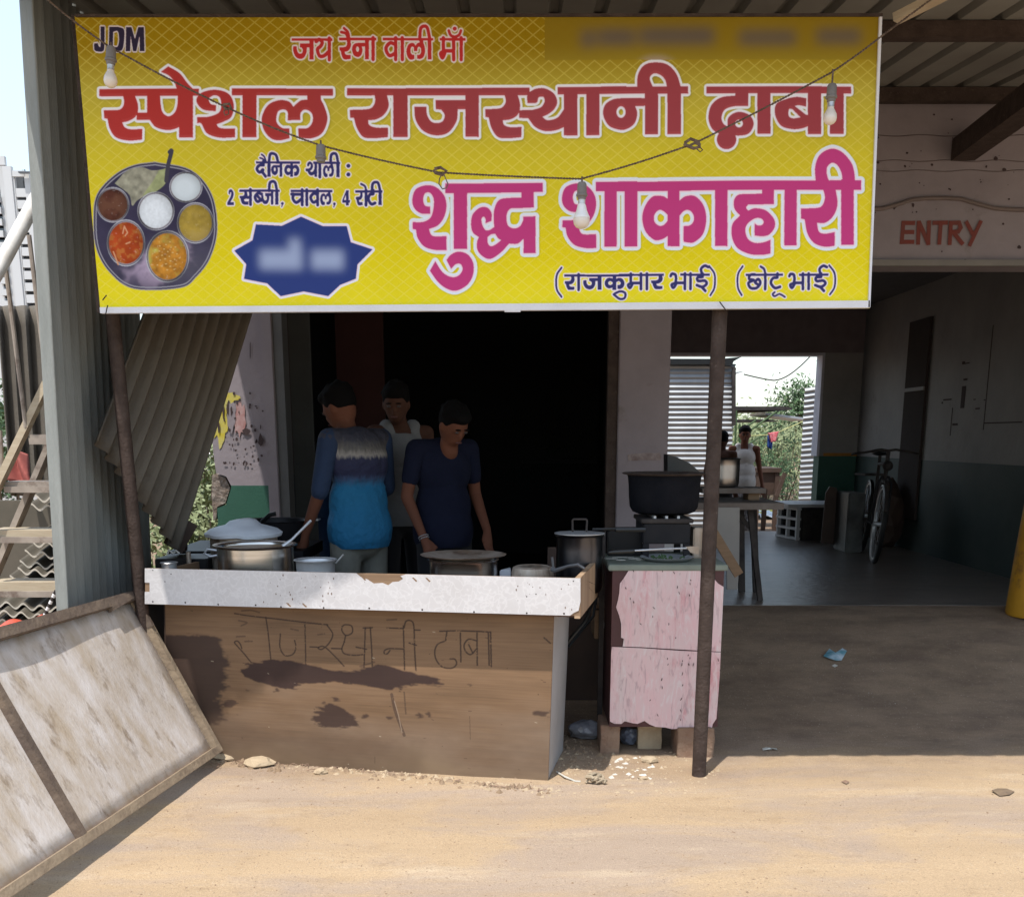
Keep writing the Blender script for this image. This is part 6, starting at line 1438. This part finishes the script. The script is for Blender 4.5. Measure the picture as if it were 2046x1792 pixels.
# ---------------------------------------------------------------- back yard
YZ = .12
bm = nb(); Ys = 16.0; x0, x1 = 1.2, at(1466, 800, Ys).x; z1 = at(1400, 727, Ys).z; n = 33
zs = [YZ + (z1-YZ)*k/(n*6) for k in range(n*6+1)]
rows = []
for k, z_ in enumerate(zs):
    o = .010*math.cos(2*math.pi*k/6); rows.append([bm.verts.new((x, Ys + o + .01*math.sin(x*2+z_*3), z_)) for x in (x0, (x0+x1)/2, x1-.02, x1)])
for a, b_ in zip(rows, rows[1:]):
    for i in range(3): bm.faces.new((a[i], a[i+1], b_[i+1], b_[i]))
shed = thing("tin_shed", (2.2, Ys, YZ), "ribbed galvanised tin shed with a black roof edge behind the hall", "shed")
mesh_obj("ribbed_wall", bm, M_metalrib, shed, smooth=True)
bm = nb()
for k, z_ in enumerate(zs[:-1]):
    o = .010*math.cos(2*math.pi*k/6); o2 = .010*math.cos(2*math.pi*(k+1)/6)
    bm.faces.new([bm.verts.new(p) for p in ((x1+o+.01, Ys+.012, z_), (x1+o+.01, Ys+2.2, z_), (x1+o2+.01, Ys+2.2, zs[k+1]), (x1+o2+.01, Ys+.012, zs[k+1]))])
mesh_obj("ribbed_wall", bm, M_metalrib, shed, smooth=True)
bm = nb(); poly_slab(bm, [at(x, y, Ys-.1) for x, y in ((1200, 716), (1440, 717), (1482, 713), (1466, 722), (1462, 732), (1438, 728), (1200, 729))], (0, -1, 0), 2.4); mesh_obj("roof", bm, M_blackplastic, shed)
bm = nb(); beam(bm, at(1466, 735, Ys-.05), at(1466, 850, Ys-.05), .05, .05, Vector((0, 1, 0))); mesh_obj("corner_post", bm, M_darksteel, shed)
bm = nb(); poly_slab(bm, [at(x, y, Ys-.07) for x, y in ((1466, 744), (1490, 741), (1466, 749))], (0, -1, 0), .02); mesh_obj("flashing", bm, M_alu, shed)
bm = nb(); Yb = 15.2; xa_, xb_ = at(1604, 850, Yb).x, 6.5; n = 26; z1 = at(1620, 770, Yb).z; rows = []
for k in range(n*6+1):
    f_ = k/(n*6); o = .012*math.cos(2*math.pi*k/6); rows.append([bm.verts.new((x, Yb+o, YZ + .12 + (z1 + dz_ - YZ - .12)*f_)) for x, dz_ in ((xa_, -.04), (xa_+.6, .05), (xb_, .05))])
for a, b_ in zip(rows, rows[1:]):
    for i in range(2): bm.faces.new((a[i], a[i+1], b_[i+1], b_[i]))
tag(mesh_obj("tin_fence", bm, M_metalrib, smooth=True), "narrow ribbed tin screen at the doorway's right edge", "tin screen")
cn = thing("market_canopy", at(1520, 1000, 18), "thin flat dark canopy on poles above the far man", "canopy"); cn.location.z = YZ
for pts, m_, dp in (([(1462, 812), (1570, 812), (1584, 815), (1582, 819), (1462, 820)], M_darksteel, 2.5), ([(1472, 838), (1540, 838), (1560, 842), (1472, 843)], M_darksteel, 1.5)):
    bm = nb(); poly_slab(bm, [at(x, y, 18) for x, y in pts], (0, -1, 0), dp); mesh_obj("canopy_sheet", bm, m_, cn)
bm = nb(); poly_slab(bm, [at(x, y, 18.2) for x, y in ((1530, 824), (1618, 836), (1620, 840), (1530, 829))], (0, -1, 0), 1.2); mesh_obj("canopy_sheet", bm, M_alu, cn)
for a, b_ in (((1471, 820), (1466, 1000)), ((1478, 848), (1476, 1000)), ((1478, 875), (1552, 822)), ((1480, 860), (1510, 840)), ((1482, 895), (1560, 848))):
    bm = nb(); tube(bm, [at(*a, 18), at(*b_, 18)], .018, 6); mesh_obj("pole", bm, M_leafd, cn)
def crown(bm, c, r, n, s, rs, squash=.8):
    c = Vector(c)
    cl = [c + Vector(tuple(max(-.85, min(.85, rs.gauss(0, g_)))*r for g_ in (.42, .42, .36*squash))) for _ in range(max(6, n//45))]
    for k in range(n):
        o = cl[rs.randrange(len(cl))]; q_ = o + Vector(tuple(max(-.36, min(.36, rs.gauss(0, g_)))*r for g_ in (.17, .17, .14)))
        a = Vector((rs.gauss(0, 1), rs.gauss(0, 1), rs.gauss(0, 1))).normalized(); b_ = a.orthogonal().normalized(); L_ = s*(.6+.8*rs.random())
        bm.faces.new([bm.verts.new(p_) for p_ in (q_ - a*L_, q_ + b_*L_*.4, q_ + a*L_, q_ - b_*L_*.4)])
def plant(name, base, h, r, n, s, m, label, cat, seed, trunk=True, group=None):
    rs = random.Random(seed); base = Vector(base); t = thing(name, base, label, cat, group)
    bm = nb()
    if trunk:
        tube(bm, [base, base + Vector((.05*r, 0, h*.45)), base + Vector((-.05*r, 0, h*.8))], .05, 7, radii=[.06*h*.35, .04*h*.35, .01*h])
        for k in range(6):
            a = k*1.05; tube(bm, [base + Vector((0, 0, h*(.35+.07*k))), base + Vector((math.cos(a)*r*.6, math.sin(a)*r*.6, h*(.55+.07*k)))], .02, 5, radii=[.02*h*.3, .005*h])
    else:
        for k in range(8):
            a = k*.8; tube(bm, [base + Vector((.1*math.cos(a), .1*math.sin(a), 0)), base + Vector((math.cos(a)*r*.5, math.sin(a)*r*.5, h*.8))], .012, 4, radii=[.014, .004])
    mesh_obj("trunk" if trunk else "stems", bm, M_bark, t)
    bm = nb(); crown(bm, base + Vector((0, 0, h*(.72 if trunk else .5))), r, n, s, rs, 1.0 if trunk else h/(r*1.5)); mesh_obj("crown", bm, m, t)
    return t
rs = random.Random(77)
for k, (px, Y, h, r, m_) in enumerate(((1475, 27, 1.9, 1.1, M_leaf), (1505, 25, 1.8, 1.1, M_leafl), (1540, 28, 2.1, 1.3, M_leaf), (1572, 24, 1.9, 1.1, M_leafl), (1600, 26, 2.2, 1.2, M_leaf), (1528, 23, 1.3, .9, M_leafd))):
    b_ = at(px, 900, Y); b_.z = YZ
    plant("bush", b_, h, r, 1500, .055, m_, ["rounded olive bush left of the far man", "pale feathery bush directly behind the far man", "broad olive bush behind the hanging cloth", "light green bush right of the hanging cloth", "olive bush against the ribbed tin screen", "low dark bush behind the market tables"][k], "bush", 40+k, False, "bushes beyond the back doorway")
b_ = at(1612, 900, 22); b_.z = YZ; plant("leafy_tree", b_, 2.75, .75, 2200, .05, M_leafd, "leafy tree rising above the tin screen behind the hall", "tree", 61)
b_ = at(1500, 880, 60); bm = nb()
rs2 = random.Random(5)
for k in range(26):
    c = at(1380 + k*14, 880, 55 + rs2.random()*12); crown(bm, (c.x, c.y, 1.2 + .5*rs2.random()), 1.5, 260, .16, rs2, .8)
tag(mesh_obj("distant_scrub", bm, M_leaf), kind='stuff')
bm = nb(); tube(bm, [at(x, y, 20) for x, y in [(1486 + 136*k/18, 748 + 15*math.sin(min(k/18*2.2, 1.57)) - 62*max(k/18-.42, 0)**1.6*2.1) for k in range(19)]], .012, 5); tag(mesh_obj("overhead_cable", bm, M_darksteel), "thin overhead cable sagging across the sky behind the hall", "cable")
bm = nb(); tube(bm, [at(1480, 872, 17), at(1545, 868, 17), at(1632, 830, 17)], .007, 5); tag(mesh_obj("clothes_line", bm, mat("yellow_line", (.5, .5, .2), .7)), "yellowish clothes line strung behind the far man", "clothes line")
t = thing("hanging_cloth", at(1542, 895, 17), "red checked and blue cloth hanging on the clothes line", "cloth")
bm = nb(); quad_grid(bm, at(1533, 893, 16.95), at(1541, 898, 16.95), at(1545, 872, 16.95), at(1534, 870, 16.95), 8, 8, lambda u, v: .02*math.sin(u*9)); solidify(mesh_obj("blue_fabric", bm, mat("blue_fabric_dye", (.02, .07, .32), .9), t, smooth=True), .01)
bm = nb(); quad_grid(bm, at(1540, 884, 16.9), at(1549, 882, 16.9), at(1556, 862, 16.9), at(1534, 865, 16.9), 8, 8, lambda u, v: .02*math.sin(u*9)); solidify(mesh_obj("red_fabric", bm, mat("red_checked_fabric", (.55, .05, .07), .9, c2=(.65, .3, .32), scale=40), t, smooth=True), .01)
p = at(1493, 880, 13.6); person(Vector((p.x, 13.75, .12)), math.radians(-8), "person in a white vest and patterned lungi standing beyond the back doorway", dict(wrL=(.27, -.02, .90), haL=(.28, -.03, .82)), .88, M_skinr, .06, M_vestw, 0, None, wrap=mat("black_white_patterned_cloth", (.42, .39, .40), .9, c2=(.05, .045, .05), scale=22), vox=.011)
p = at(1446, 900, 13.3); person(Vector((p.x, 13.4, .12)), math.radians(160), "shirtless dark figure seen from behind, just right of the round post", dict(), .84, M_skin, None, None, 0, M_black, vox=.011)
def mtable(name, px0, px1, py, Y, dep, label, m=M_dkwood):
    x0, x1 = at(px0, py, Y).x, at(px1, py, Y).x; z_ = at(px0, py, Y).z; t = thing(name, (x0, Y, YZ), label, "table")
    bm = nb(); box(bm, (x0, Y, z_-.06), (x1, Y+dep, z_)); mesh_obj("table_top", bm, m, t)
    for x in (x0+.02, x1-.08):
        for y in (Y+.02, Y+dep-.08):
            bm = nb(); box(bm, (x, y, YZ-.02), (x+.06, y+.06, z_-.061)); mesh_obj("leg", bm, m, t)
    bm = nb(); box(bm, (x0+.06, Y+.05, z_-.3), (x1-.06, Y+.08, z_-.061)); mesh_obj("apron", bm, m, t)
mtable("market_table", 1510, 1562, 935, 15.6, .8, "dark wooden table right of the far man")
mtable("market_table", 1500, 1560, 950, 16.8, .8, "second dark table behind the first, under the canopy")
bm = nb(); beam(bm, at(1552, 990, 15.4), at(1568, 945, 15.4), .06, .05); tag(mesh_obj("leaning_plank", bm, M_dkwood), "short dark plank leaning beside the far tables", "plank")
for k, (px, py, Y, sx_, m_, lb) in enumerate(((1527, 994, 19.5, .28, mat("yellow_sack", (.60, .52, .10), .8), "crumpled yellow sheet on the yard ground"), (1566, 995, 19.0, .5, M_cloth, "pale plastic sheet spread in the yard"), (1615, 1000, 18.4, .5, M_cloth, "whitish sheet on the ground by the tin screen"), (1612, 985, 19.4, .3, M_redcloth, "faded reddish sheet beyond the whitish one"))):
    c = at(px, py, Y); c.z = YZ+.02; bm = nb()
    quad_grid(bm, c + Vector((-sx_, -.5, 0)), c + Vector((sx_, -.4, 0)), c + Vector((sx_*.8, .9, 0)), c + Vector((-sx_*.8, 1.0, 0)), 16, 16, lambda u, v: .10*abs(mnoise.noise(Vector((u*5, v*5, k*3)))))
    solidify(tag(mesh_obj("ground_sheet", bm, m_), lb, "sheet"), .01)
for k, (px, py, r) in enumerate(((1606, 978, .13), (1614, 982, .10), (1622, 974, .15), (1630, 980, .12), (1636, 972, .13), (1640, 984, .12))):
    c = at(px, py, 16.4); c.z = YZ + r*.7; rock("stone", c, (r, r*.9, r*.75), M_stone, "pale rubble stone at the foot of the tin screen, %s in its row" % ("first", "second", "third", "fourth", "fifth", "sixth")[k], "stone", 20+k, 2, "rubble stones by the tin screen")
bm = nb(); c = at(1540, 1031, 13.9); c.z = YZ+.03; rock("dark_rag", c, (.16, .12, .04), M_brick, "dark rag lying in the sunlit yard", "rag", 31, 2)

# ---------------------------------------------------------------- left background
st = thing("steel_stairs", at(60, 1200, 6.2), "rusty steel stairs with a white pipe handrail rising at far left", "stairs")
M_stair = mat("dusty_stair_steel", (.34, .29, .24), .8, c2=(.22, .18, .15), scale=8, c3=(.12, .08, .06), s3=7, t3=(.55, .68))
bm = nb(); tube(bm, [at(-40, 600, 5.6), at(0, 533, 5.7), at(77, 390, 5.95), at(110, 330, 6.05)], .036, 14); mesh_obj("handrail", bm, mat("white_pipe_paint", (.74, .72, .68), .6, c2=(.55, .50, .44), scale=9), st, smooth=True)
for a, b_ in (((12, 540), (52, 856)), ((58, 470), (94, 768)), ((0, 860), (5, 960)), ):
    bm = nb(); tube(bm, [at(*a, 5.8), at(*b_, 5.8)], .012, 8); mesh_obj("baluster", bm, M_stair, st, smooth=True)
bm = nb(); beam(bm, at(-40, 1045, 5.75), at(94, 766, 5.85), .035, .055, Vector((0, 1, 0))); mesh_obj("stringer", bm, M_wood, st)
bm = nb(); beam(bm, at(-30, 1195, 5.95), at(108, 872, 6.05), .03, .075, Vector((0, 1, 0))); mesh_obj("stringer", bm, M_stair, st)
for x0, y0, y1 in ((62, 868, 880), (12, 962, 976), (-20, 1058, 1076), (-20, 1162, 1184)):
    bm = nb(); a = at(x0, y0, 5.82); b_ = at(125, y0-2, 5.82); c_ = at(125, y1, 5.82); d_ = at(x0, y1, 5.82); box(bm, (a.x, 5.80, d_.z), (b_.x, 5.98, a.z)); mesh_obj("tread", bm, M_stair if y0 < 1000 else M_wood, st, bevel=.003)
    bm = nb(); box(bm, (a.x, 5.785, d_.z-.02), (b_.x, 5.799, d_.z+.012)); mesh_obj("tread_lip", bm, M_stair, st)
# stack of corrugated sheets seen edge on
M_edgew = mat("pale_sunlit_sheet_edge", (.55, .50, .42), .85)  # sunlight on the stack's front edges put into this pale colour
M_dusty = mat("dark_dusty_sheet", (.085, .075, .055), .9, c2=(.12, .10, .075), scale=4)
for k, (px0, py, px1) in enumerate(((70, 995, 130), (62, 1012, 130), (68, 1070, 130), (60, 1085, 130), (50, 1105, 130), (40, 1126, 130), (36, 1140, 130), (20, 1156, 130), (-20, 1205, 130), (-25, 1222, 130), (-28, 1240, 130), (-30, 1258, 130))):
    if k in (2,): px0 = 84
    Yk = 6.35 + .03*(k % 3); x0 = at(px0, py, Yk).x; x1 = at(px1, py, Yk).x; z_ = at(px0, py, Yk).z
    t = thing("roofing_sheet", (x0, Yk, z_), "wavy edged roofing sheet, number %s from the top of the stack behind the stairs" % ("one","two","three","four","five","six","seven","eight","nine","ten","eleven","twelve")[k], "roofing sheet", "corrugated roofing sheets stacked behind the stairs")
    W_ = .10; n = max(int((x1-x0)/W_*10), 12); bm = nb(); A_ = []; 
    for i in range(n+1):
        x = x0 + (x1-x0)*i/n; o = .017*math.cos(2*math.pi*(x-x0)/W_) - .10*(x-x0); A_.append((x, z_+o))
    for (xa, za), (xb, zb) in zip(A_, A_[1:]): bm.faces.new([bm.verts.new(p_) for p_ in ((xa, Yk, za-.006), (xb, Yk, zb-.006), (xb, Yk, zb+.006), (xa, Yk, za+.006))])
    mesh_obj("cut_edge", bm, M_edgew, t)
    bm = nb()
    for (xa, za), (xb, zb) in zip(A_, A_[1:]): bm.faces.new([bm.verts.new(p_) for p_ in ((xa, Yk+.002, za+.006), (xb, Yk+.002, zb+.006), (xb, Yk+.9, zb+.18), (xa, Yk+.9, za+.18))])
    mesh_obj("sheet", bm, M_dusty, t, smooth=True)
bm = nb(); box(bm, (-3.9, 7.4, .3), (-2.55, 7.45, at(60, 1000, 7.4).z)); tag(mesh_obj("earth_bank", bm, M_dusty), "dark dusty bank board behind the stacked roofing sheets", "board")
# orange cloth and brush
bm = nb(); quad_grid(bm, at(-40, 1290, 5.0), at(70, 1262, 5.15), at(58, 1240, 5.4), at(-40, 1254, 5.4), 20, 12, lambda u, v: .02*math.sin(u*7)*math.sin(v*5)); solidify(tag(mesh_obj("orange_sheet", bm, M_redcloth, smooth=True), "orange red plastic sheet behind the leaning panel's top edge", "plastic sheet"), .006)
t = thing("striped_brush", at(80, 1245, 5.3), "red and white banded stick standing out of the orange sheet", "stick")
pts = [at(70, 1246, 5.3), at(88, 1232, 5.3), at(102, 1202, 5.3), at(112, 1180, 5.3)]
bm = nb(); tube(bm, [pts[0], pts[1]], .02, 8, radii=[.03, .016]); mesh_obj("red_grip", bm, M_redcloth, t, smooth=True)
for k in range(8):
    a, b_ = pts[1].lerp(pts[3], k/8), pts[1].lerp(pts[3], (k+1)/8); bm = nb(); tube(bm, [a, b_], .009, 8); mesh_obj("band", bm, M_bulbwhite if k % 2 == 0 else M_darksteel, t, smooth=True)
bm = nb(); p = at(40, 935, 7.2); quad_grid(bm, at(10, 960, 7.2), at(66, 968, 7.2), at(50, 905, 7.25), at(20, 900, 7.25), 12, 12, lambda u, v: .04*math.sin(u*8+v*3)); solidify(tag(mesh_obj("red_cloth", bm, mat("dull_red_cloth", (.36, .10, .08), .9, c2=(.25, .06, .05), scale=8), smooth=True), "dull red cloth draped behind the stairs", "cloth"), .01)
# low green wall plants at far left and behind the gap
for k, (px, Y, zb, h, r, m_, n_, lb) in enumerate(((8, 11, .3, 2.0, .75, M_leafd, 1600, "dark green bush at the far left edge behind the stairs"), (385, 9.0, .3, 1.15, .5, M_leafl, 2200, "pale flowering bush seen through the gap beside the broken pillar"), (415, 10.5, .3, 1.6, .65, M_leaf, 2400, "taller olive bush behind the broken pillar"), (360, 7.9, .3, .62, .33, M_leafl, 1500, "small bright leafy shrub low in the gap behind the hanging sheet"), (450, 12.5, .3, 1.8, .8, M_leaf, 1500, "olive bush half hidden by the broken pillar"), (340, 13, .3, 1.6, .9, M_leafd, 1200, "dark bush farther back in the gap"))):
    b_ = at(px, 900, Y); b_.z = zb; plant("bush", b_, h, r, n_, .034 if Y < 12 else .05, m_, lb, "bush", 90+k, False)
bm = nb(); box(bm, (-12, 19, .2), (-4.6, 19.2, at(415, 872, 19).z)); tag(mesh_obj("boundary_wall", bm, mat("pale_boundary_wall", (.50, .48, .46), .9), None), "pale boundary wall glimpsed beyond the bushes in the gap", "wall")
bm = nb(); 
for x in (-8, -7.2, -6.4): tube(bm, [Vector((x, 18.9, .3)), Vector((x, 18.9, 1.55))], .03, 6)
tube(bm, [Vector((-12, 18.85, 1.2)), Vector((-5, 18.85, 1.2))], .02, 6); tag(mesh_obj("railing", bm, M_alu), "thin rail in front of the pale boundary wall", "railing")
# apartment tower
TY = 130.0
tw = thing("apartment_tower", at(30, 900, TY), "tall pale apartment tower far away at the left edge, with stacked balconies", "building"); tw.location.z = 0
def tbox(nm, x0, y0, x1, y1, m, Y=TY, dep=14, zb=None):
    a = at(x0, y0, Y); b_ = at(x1, y1, Y); bx = at(x1, y0, Y).x; bm = nb(); box(bm, (a.x, Y, b_.z if zb is None else zb), (bx, Y+dep, a.z)); return mesh_obj(nm, bm, m, tw)
tbox("tower_wall", -60, 326, 4, 900, M_tower, TY+1.2, .5, 0); tbox("tower_wall", -14, 312, 8, 330, M_tower, TY, .5)
tbox("tower_wall", 4, 332, 21, 900, M_tower, TY, .6, 0); tbox("tower_core", 4, 345, 60, 900, M_towerg, TY+1.3, 12, 0)
tbox("tower_wall", 23.5, 347, 27.5, 900, M_tower, TY+.2, .5, 0); tbox("tower_wall", 21, 341, 48, 353, M_tower, TY+.1, .5); tbox("tower_wall", 47.5, 346, 57, 900, M_tower, TY+.1, .5, 0); tbox("tower_wall", 59, 358, 110, 900, M_tower, TY+.9, .5, 0)
tbox("roof_slab", 36, 342.5, 70, 345.5, M_towerg, TY-.6, .5); tbox("roof_post", 68, 345.5, 69, 358, M_towerg, TY-.5, .3)
def drift(y0): return (y0-350)*.088      # verticals lean in the picture; keep each bay over the one below
xb0, xb1 = at(27.5, 350, TY).x, at(47.5, 350, TY).x
for k in range(12):
    y0 = 376 + k*23.6; zt = at(30, y0, TY).z
    bm = nb(); box(bm, (xb0, TY+.15, zt-.9), (xb1, TY+.55, zt)); mesh_obj("balcony", bm, M_tower, tw)
    bm = nb(); box(bm, (xb0+.5, TY+1.24, zt+.15), (xb0+(xb1-xb0)*.42, TY+1.29, zt+2.2)); mesh_obj("window", bm, M_glassd, tw)
    bm = nb(); box(bm, (xb0+(xb1-xb0)*.58, TY+1.24, zt+.15), (xb1-.3, TY+1.29, zt+2.2)); mesh_obj("window", bm, M_glassd, tw)
    bm = nb(); box(bm, (at(-14, 400, TY+1).x, TY+.75, zt-1.3), (at(1.5, 400, TY+1).x, TY+1.15, zt-.6)); mesh_obj("balcony", bm, M_tower, tw)
    bm = nb(); box(bm, (at(-10, 400, TY+1).x, TY+1.14, zt-.3), (at(.5, 400, TY+1).x, TY+1.19, zt+1.2)); mesh_obj("window", bm, M_glassd, tw)
bm = nb()
rs2 = random.Random(15)
for k in range(30):
    c = at(-60 + k*28 + rs2.random()*10, 880, 48 + rs2.random()*14); crown(bm, (c.x, c.y, 1.5 + .8*rs2.random()), 1.6, 160, .2, rs2, .9)
tag(mesh_obj("far_shrubs", bm, M_leafd), kind='stuff')

# ---------------------------------------------------------------- rubble and litter on the sand
rs = random.Random(21)
for k, (px, py, r, sq) in enumerate(((462, 1511, .080, .42), (484, 1502, .055, .5), (516, 1528, .060, .5), (640, 1545, .024, .8), (1298, 1522, .030, .7), (1285, 1556, .018, .5))):
    c = on_ground(px, py) + Vector((0, 0, r*sq*.4)); rock("stone", c, (r*1.3, r, r*sq), M_stone, ["flat sandy stone at the leaning panel's foot", "sandy stone just behind the flat one at the panel's foot", "rounded sandy stone before the counter's left end", "small white pebble at the counter's foot", "pale chip in front of the pink cabinet", "white triangular chip left of the round post's foot"][k], "stone", k+2, 2, None, .35)
bm = nb()
def chip(c, s, z=.4):
    a = rs.random()*6.3; n = 5; b_ = [c + Vector((s*math.cos(a+6.283*i/n)*(.6+.7*rs.random()), s*math.sin(a+6.283*i/n)*(.6+.7*rs.random()), -.001)) for i in range(n)]
    t_ = c + Vector((s*.3*rs.random(), s*.3*rs.random(), s*z*(.6+rs.random()))); tv = bm.verts.new(t_); bv = [bm.verts.new(p_) for p_ in b_]
    for i in range(n): bm.faces.new((bv[i], bv[(i+1) % n], tv))
for k in range(420):
    px = 440 + 680*rs.random(); base = 1500 + (px-440)/650*72; py = base + abs(rs.gauss(0, 9)) + 2
    chip(on_ground(px, py), .004 + .017*rs.random()**2.5)
for k in range(260):
    px = 1105 + rs.random()*330; py = 1500 + rs.random()*85; chip(on_ground(px, py), .003 + .013*rs.random()**3)
for k in range(420): 
    px = rs.random()*2046; py = 1560 + rs.random()*230
    chip(on_ground(px, py), .002 + .004*rs.random()**3)
for k in range(160): chip(on_ground(1110 + rs.random()*110, 1455 + rs.random()*90), .004 + .008*rs.random()**2)
tag(mesh_obj("pebbles", bm, M_stone), kind='stuff')
bm = nb()
for k in range(1500):
    px = rs.random()*2046; py = 1525 + rs.random()**.8*270
    chip(on_ground(px, py), .0022 + .0055*rs.random()**3, .5)
for k in range(70):
    px = 445 + 670*rs.random(); chip(on_ground(px, 1506 + (px-440)/650*72 + abs(rs.gauss(0, 7))), .008 + .014*rs.random(), .7)
for k in range(110):
    px = 430 + 130*rs.random(); chip(on_ground(px, 1500 + (px-430)*.18 + 22*rs.random()), .006 + .018*rs.random()**1.5, .6)
for k in range(120):
    chip(on_ground(1118 + 95*rs.random(), 1470 + 70*rs.random()), .005 + .016*rs.random()**2, .6)
for k in range(260): chip(on_ground(450 + 680*rs.random(), 1508 + (k%72)*.9 + 12*rs.random()), .004 + .008*rs.random()**2)
tag(mesh_obj("dark_grit", bm, mat("brown_grit", (.19, .125, .075), .95, c2=(.28, .20, .13), scale=30)), kind='stuff')
bm = nb()
for k in range(40): chip(on_ground(1212 + 110*rs.random(), 1508 + 50*rs.random()), .005 + .018*rs.random()**2.2, .35)
for px, py in [(1890+rs.gauss(0,10), 1345+rs.gauss(0,3)) for _ in range(0)]: pass
for k in range(26):
    zx, zy = (950 + 120*rs.random(), 850 + 35*rs.random()) if k < 10 else (1130 + 100*rs.random(), 895 + 50*rs.random()); chip(on_ground((2400 + zx*.525)/1.698, (1900 + zy*.525)/1.698), .003 + .003*rs.random(), .3)
for zx, zy in ((370, 708), (645, 858), (612, 882), (1430, 922), (1028, 1005), (498, 1168), (570, 1208), (530, 1214), (650, 1236)): chip(on_ground((2400 + zx*.525)/1.698, (1900 + zy*.525)/1.698), .004, .3)
tag(mesh_obj("white_flakes", bm, mat("white_flake", (.60, .56, .49), .8)), kind='stuff')
bm = nb()
for k in range(90):
    px = 470 + 90*rs.gauss(0, .6) + (60 if k % 2 else 0); py = 1520 + rs.gauss(0, 9); 
    p_ = on_ground(px, min(py, 1552)) + Vector((0, 0, .006)); a = rs.random()*3.14; L_ = .02 + .05*rs.random(); tube(bm, [p_, p_ + Vector((math.cos(a)*L_*.5, math.sin(a)*L_*.5, .008)), p_ + Vector((math.cos(a+.3)*L_, math.sin(a+.3)*L_, .002))], .0016, 4)
for k in range(80):
    px = 560 + 520*rs.random(); base = 1508 + (px-440)/650*72; p_ = on_ground(px, base + 5*rs.random()) + Vector((0, 0, .005)); a = rs.random()*3.14; L_ = .01 + .03*rs.random(); tube(bm, [p_, p_ + Vector((math.cos(a)*L_, math.sin(a)*L_, .004))], .0016, 4)
tag(mesh_obj("dry_twigs", bm, M_brick), kind='stuff')
c = on_ground(1190, 1563); t = thing("dusty_rag", c, "crumpled dusty rag on the sand between counter and cabinet", "rag")
for j in range(5):
    a0 = on_ground(1178 + j*6, 1566 - (j % 2)*8) + Vector((0, 0, .006)); bm = nb(); pts = []
    for k in range(9):
        u = k/8; pts.append(a0 + Vector((.035*(u-.5) + .01*math.sin(k*1.7+j), .012*math.sin(k+j), .030*math.sin(u*3.14)*(1-.12*j))))
    tube(bm, pts, .007, 6, radii=[.003+.006*math.sin(3.14*(k+.5)/9.5) for k in range(9)]); mesh_obj("fold", bm, M_rag, t, smooth=True)
bm = nb(); tube(bm, [on_ground(1112, 1543)+Vector((0,0,.004)), on_ground(1128, 1556)+Vector((0,0,.012)), on_ground(1150, 1562)+Vector((0,0,.004)), on_ground(1160, 1562)+Vector((0,0,.003))], .004, 6); tag(mesh_obj("bent_strip", bm, M_litter), "bent pale strip at the counter's lower right corner", "strip")
